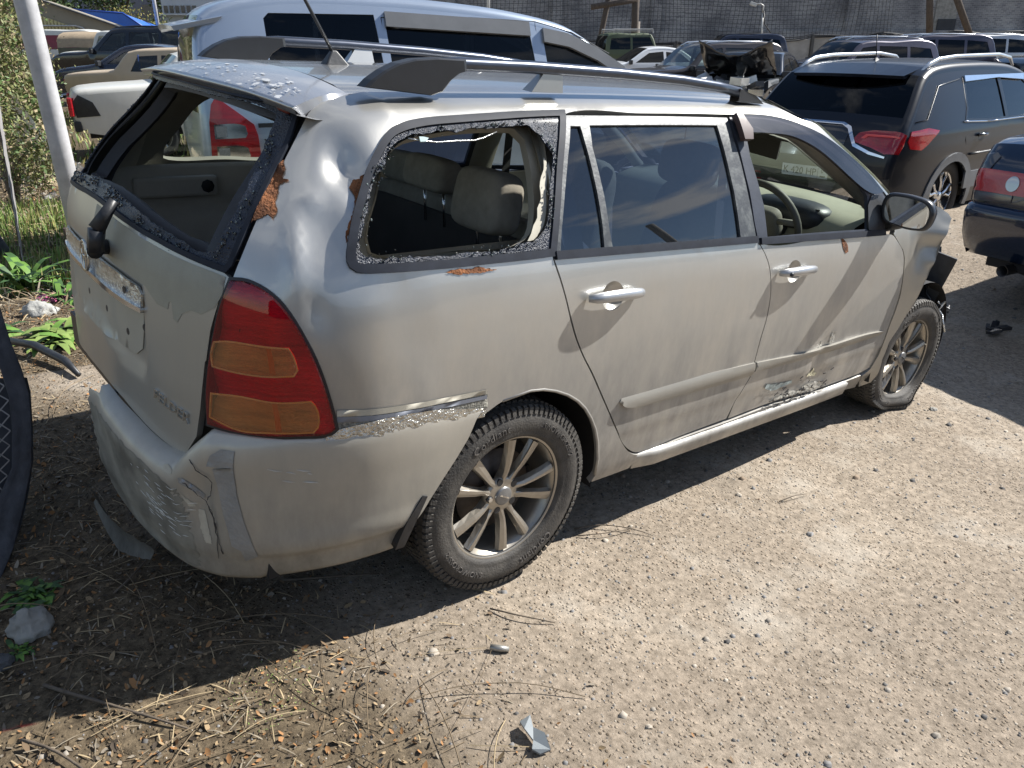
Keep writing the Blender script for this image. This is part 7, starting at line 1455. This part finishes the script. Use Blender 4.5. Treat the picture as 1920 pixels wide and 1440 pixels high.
MB().box((33.3, -.06, 3.0), (1.3, .2, 2.3)).build('bricked_opening', M('pale_brick', (.30, .28, .25), .9, var=.3), wl); MB().box((33.4, -.20, 2.35), (1.1, .12, .8)).build('shutter', M('dark_shutter', (.05, .05, .055), .8), wl)
frame_at(bb, 29.3, 45.0, VY)
nt2 = thing('safety_net', 'dark square mesh net hung in front of the brick building', 'net', (0, 0, 0)); q = MB()
for k in range(105): x = .22*k; q.tube([(x+.10*math.sin(z*.9+k*.25)+.02*z, .25*math.sin(x*.3), z) for z in np.linspace(1.3, 8.5, 10)], .016, 3, False)
for k in range(33): z = 1.6+.215*k; q.tube([(x, .25*math.sin(x*.3), z-.12*math.sin(x*.45+k*.1)) for x in np.linspace(0, 23, 30)], .014, 3, False)
q.build('net_mesh', BLACK, nt2)['kind'] = 'stuff'; tube('net_hem', [(x, -.05, 1.55-.15*abs(math.sin(x*.45))) for x in np.linspace(0, 23, 50)], .05, BLACK, nt2, 5); frame_at(nt2, 27.5, 36.5, VY)
WOOD = M('old_timber', (.075, .06, .05), .9, var=.35, scale=6, bump=.4, bscale=20, stretch=(4, 4, 1))
t_ = thing('timber_structure', 'dark timber post with a cross beam left of the lamp pole', 'timber frame', (0, 0, 0)); tube('post', [(0, 0, 0), (.02, 0, 2.0), (-.02, 0, 5.5)], .17, WOOD, t_, 10); tube('post', [(-1.75, 0, 0), (-1.55, 0, 1.95), (-1.3, 0, 3.3), (-1.1, 0, 5.6)], .13, WOOD, t_, 10); tube('cross_beam', [(-2.1, -.1, 3.02), (0.05, -.1, 3.34)], .13, WOOD, t_, 10); MB().tube([(.12, .05, 0), (.12, .05, 2.4)], .15, 8).build('stump_post', M('pale_timber', (.16, .14, .12), .9, var=.3), t_, True); frame_at(t_, 29.7, 26.3, VY)
for (x, y, P, lab) in ((42.2, 18.0, [(-.17, 0, 1.9), (-.45, 0, 3.4), (-.9, 0, 6)], 'upright timber prop against the brick wall at right'), (43.4, 17.0, [(.22, 0, 1.85), (-.67, 0, 3.35), (-1.9, 0, 5.4)], 'slanting timber prop against the brick wall at right')): o = tube('timber_prop', P, .17, WOOD, None, 8); tag(o, lab, 'beam'); frame_at(o, x, y, VY)
lp_ = thing('lamp_pole', 'thin pole with a small floodlight in front of the netted wall', 'lamp post', (0, 0, 0)); tube('pole', [(0.07, 0, 0), (.0, 0, 2.0), (-.06, 0, 2.8)], .045, GALV, lp_, 8); MB().box((-.57, 0, 3.2), (.34, .2, .16), 0, 0, .3).build('floodlight', GALV, lp_, bevel=.02); tube('arm', [(-.06, 0, 2.8), (-.05, 0, 3.12), (-.2, 0, 3.22), (-.5, 0, 3.2)], .03, GALV, lp_, 6); tube('cable', [(-.04, -.05, 2.9), (.10, 0, 2.3), (.44, 0, 1.9)], .03, BLACK, lp_, 5); frame_at(lp_, 35.9, 23.5, VY)
o = tube('grey_pole', [(0, 0, 0), (.02, 0, 7)], .09, GALV, None, 8); tag(o, 'plain grey pole rising behind the minivan roof', 'pole'); frame_at(o, 26.9, 34.0, VY)
# left: yellow shed, blue roof, white block
YEL = M('yellow_sheet', (.55, .50, .26), .5, 0, .1, .08, 4); BEI = M('beige_board', (.27, .245, .19), .8, 0, 0, .08, 1.5); BLU = M('blue_roof_sheet', (.035, .16, .62), .35, .1, .3, .06, 2)
sh_ = thing('yellow_shed', 'long low shed with yellow corrugated wall under a beige gable', 'building', (0, 0, 0))
MB().add([(-6, 0, 0), (5.6, 0, 0), (5.6, 0, 2.12), (.64, 0, 3.76), (-6, 0, 3.9), (-6, 1, 0), (5.6, 1, 0), (5.6, 1, 2.12), (.64, 1, 3.74), (-6, 1, 3.88)], [(0, 1, 2, 3, 4), (1, 6, 7, 2), (2, 7, 8, 3), (3, 8, 9, 4), (5, 0, 4, 9), (6, 5, 9, 8, 7)]).build('wall', BEI, sh_)
for k in range(54):
    x = -5.8+.20*k; zt = min(3.2, 3.07-.34*(x-.16)); 
    if zt < .7: break
    MB().add([(x, -.02, .3), (x+.05, -.09, .3), (x+.13, -.09, .3), (x+.18, -.02, .3), (x, -.02, zt), (x+.05, -.09, zt-.01), (x+.13, -.09, zt-.03), (x+.18, -.02, zt-.05)], [(0, 1, 5, 4), (1, 2, 6, 5), (2, 3, 7, 6)]).build('corrugation', YEL, sh_)
tube('gas_pipe', [(-5, -.35, 2.45), (2.6, -.35, 2.40), (2.97, -.35, 2.3), (3.2, -.35, 2.05)], .05, GALV, sh_); MB().box((3.12, -.12, 2.97), (5.3, .3, .08), 0, 0, .32).build('roof_edge', CONC2, sh_)
frame_at(sh_, 9.5, 54.0, VY)
b2 = thing('blue_roofed_shed', 'shed with a bright blue sloping metal roof', 'building', (0, 0, 0))
MB().add([(-4.4, 0, 3.53), (-.99, 0, 3.29), (.6, 0, 2.22), (-.6, -.1, 2.14), (-4.4, 6, 3.3), (.6, 6, 1.9)], [(0, 3, 2, 1), (0, 1, 4), (1, 2, 5, 4)]).build('roof', BLU, b2); MB().box((-2.2, 3.2, .9), (5, 6, 1.9)).build('wall', BEI, b2); tube('roof_ridge', [(-4.4, 0, 3.54), (-.99, 0, 3.30), (.6, 0, 2.23)], .06, M('ridge_blue', (.02, .07, .35), .4), b2, 5)
frame_at(b2, 16.6, 58.5, VY)
wb = thing('white_building', 'white building with a band of dark windows above a grey ground floor', 'building', (0, 0, 0)); ww = MB().box((5.9, 4, 3.4), (12, 8, 7.0)).build('wall', M('white_render', (.50, .52, .54), .8, 0, 0, .05, 1), wb)
for k in range(6): f = MB().box((.25+.46*k, -.03, 3.93), (.40, .10, .62)).build('window', M('window_frame_white', (.55, .56, .57), .6), wb); MB().box((.25+.46*k, -.09, 3.93), (.33, .03, .54)).build('pane', DKB, f)
MB().box((1.6, -.3, 3.54), (3.8, .6, .10)).build('ledge', MATS['window_frame_white'], wb); MB().box((1.9, -.06, 1.5), (3.8, .2, 2.9)).build('grey_front', M('grey_cladding_wall', (.25, .26, .28), .8), wb); MB().box((.4, -.2, .9), (.9, .1, 1.9)).build('door', DKB, wb)
frame_at(wb, 22.0, 70.0, VY)
o = tube('white_pole', [(0, 0, 0), (-.05, 0, 9)], .13, WPOST, None, 8); tag(o, 'white pole before the white building', 'pole'); frame_at(o, 18.3, 60.1, VY)
for k, (x, y, w3_, h3) in enumerate(((30, 118, 20, 16), (45, 125, 16, 22), (62, 120, 20, 18))):
    b3 = thing('apartment_block', ['leftmost dark apartment block beyond the trees', 'middle dark apartment block beyond the trees', 'rightmost dark apartment block beyond the trees'][k], 'building', (0, 0, 0), 0, 'apartment blocks on the horizon'); MB().box((0, 0, h3/2), (w3_, 10, h3)).build('wall', M('blue_grey_wall', (.16, .17, .21), .9, var=.1), b3)
    for i in range(6):
        for j in range(5): MB().box((-w3_*.4+w3_*.16*i, -5.03, 2+3*j), (1.3, .08, 1.4)).build('window', DKB, b3)
    frame_at(b3, x, y, VY)
T1 = M('tree_green', (.055, .10, .028), .7, var=.4, scale=2); T2 = M('tree_mid', (.09, .13, .04), .7, var=.4, scale=2); T3 = M('tree_yellow', (.24, .21, .05), .7, var=.4, scale=2)
r = random.Random(55)
for k, (x, y, hh, rr, mts, lab) in enumerate(((15.5, 80, 8, 4.0, [T1, T2], 'dark green tree leftmost above the yellow shed'), (22.0, 84, 9, 4.5, [T1, T1, T2], 'dark round tree above the blue roof'), (28.5, 80, 8, 4.0, [T2, T1], 'green tree between the blue roof and the yellow bush'), (19.0, 66.5, 3.2, 2.1, [T3, T3, T2], 'yellowing autumn bush left of the white building'), (10.0, 84, 9, 4, [T1, T2], 'green tree at the far left of the skyline'), (35.0, 92, 9, 4.5, [T1, T2], 'tall tree partly behind the white building'))):
    z0 = float(gz(x, y)); foliage('tree', [(x+r.uniform(-rr, rr)*.8, y+r.uniform(-rr, rr)*.8, z0+hh*r.uniform(.3, .95), rr*r.uniform(.35, .6)) for _ in range(12)], 6500, .16 if rr > 3 else .10, mts, lab, 'tree', (x, y, z0, .25), seed=k+40, group='trees on the skyline')
# behind the camera: what the windows and paint mirror
o = MB().box((0, -4, 2.6), (90, 8, 6.2)).build('long_shed_wall', M('dark_shed', (.06, .06, .065), .9, var=.2)); o.location = (5, -24, -1); tag(o, 'long dark shed behind the camera', 'building')
for x in (3.5, 16): o = tube('utility_pole', [(x, -12, -1), (x, -12, 7.5)], .14, M('pole_grey', (.3, .3, .3), .8), None, 8); tag(o, ['utility pole behind the camera nearer the tail', 'utility pole behind the camera nearer the bonnet'][x > 5], 'pole')
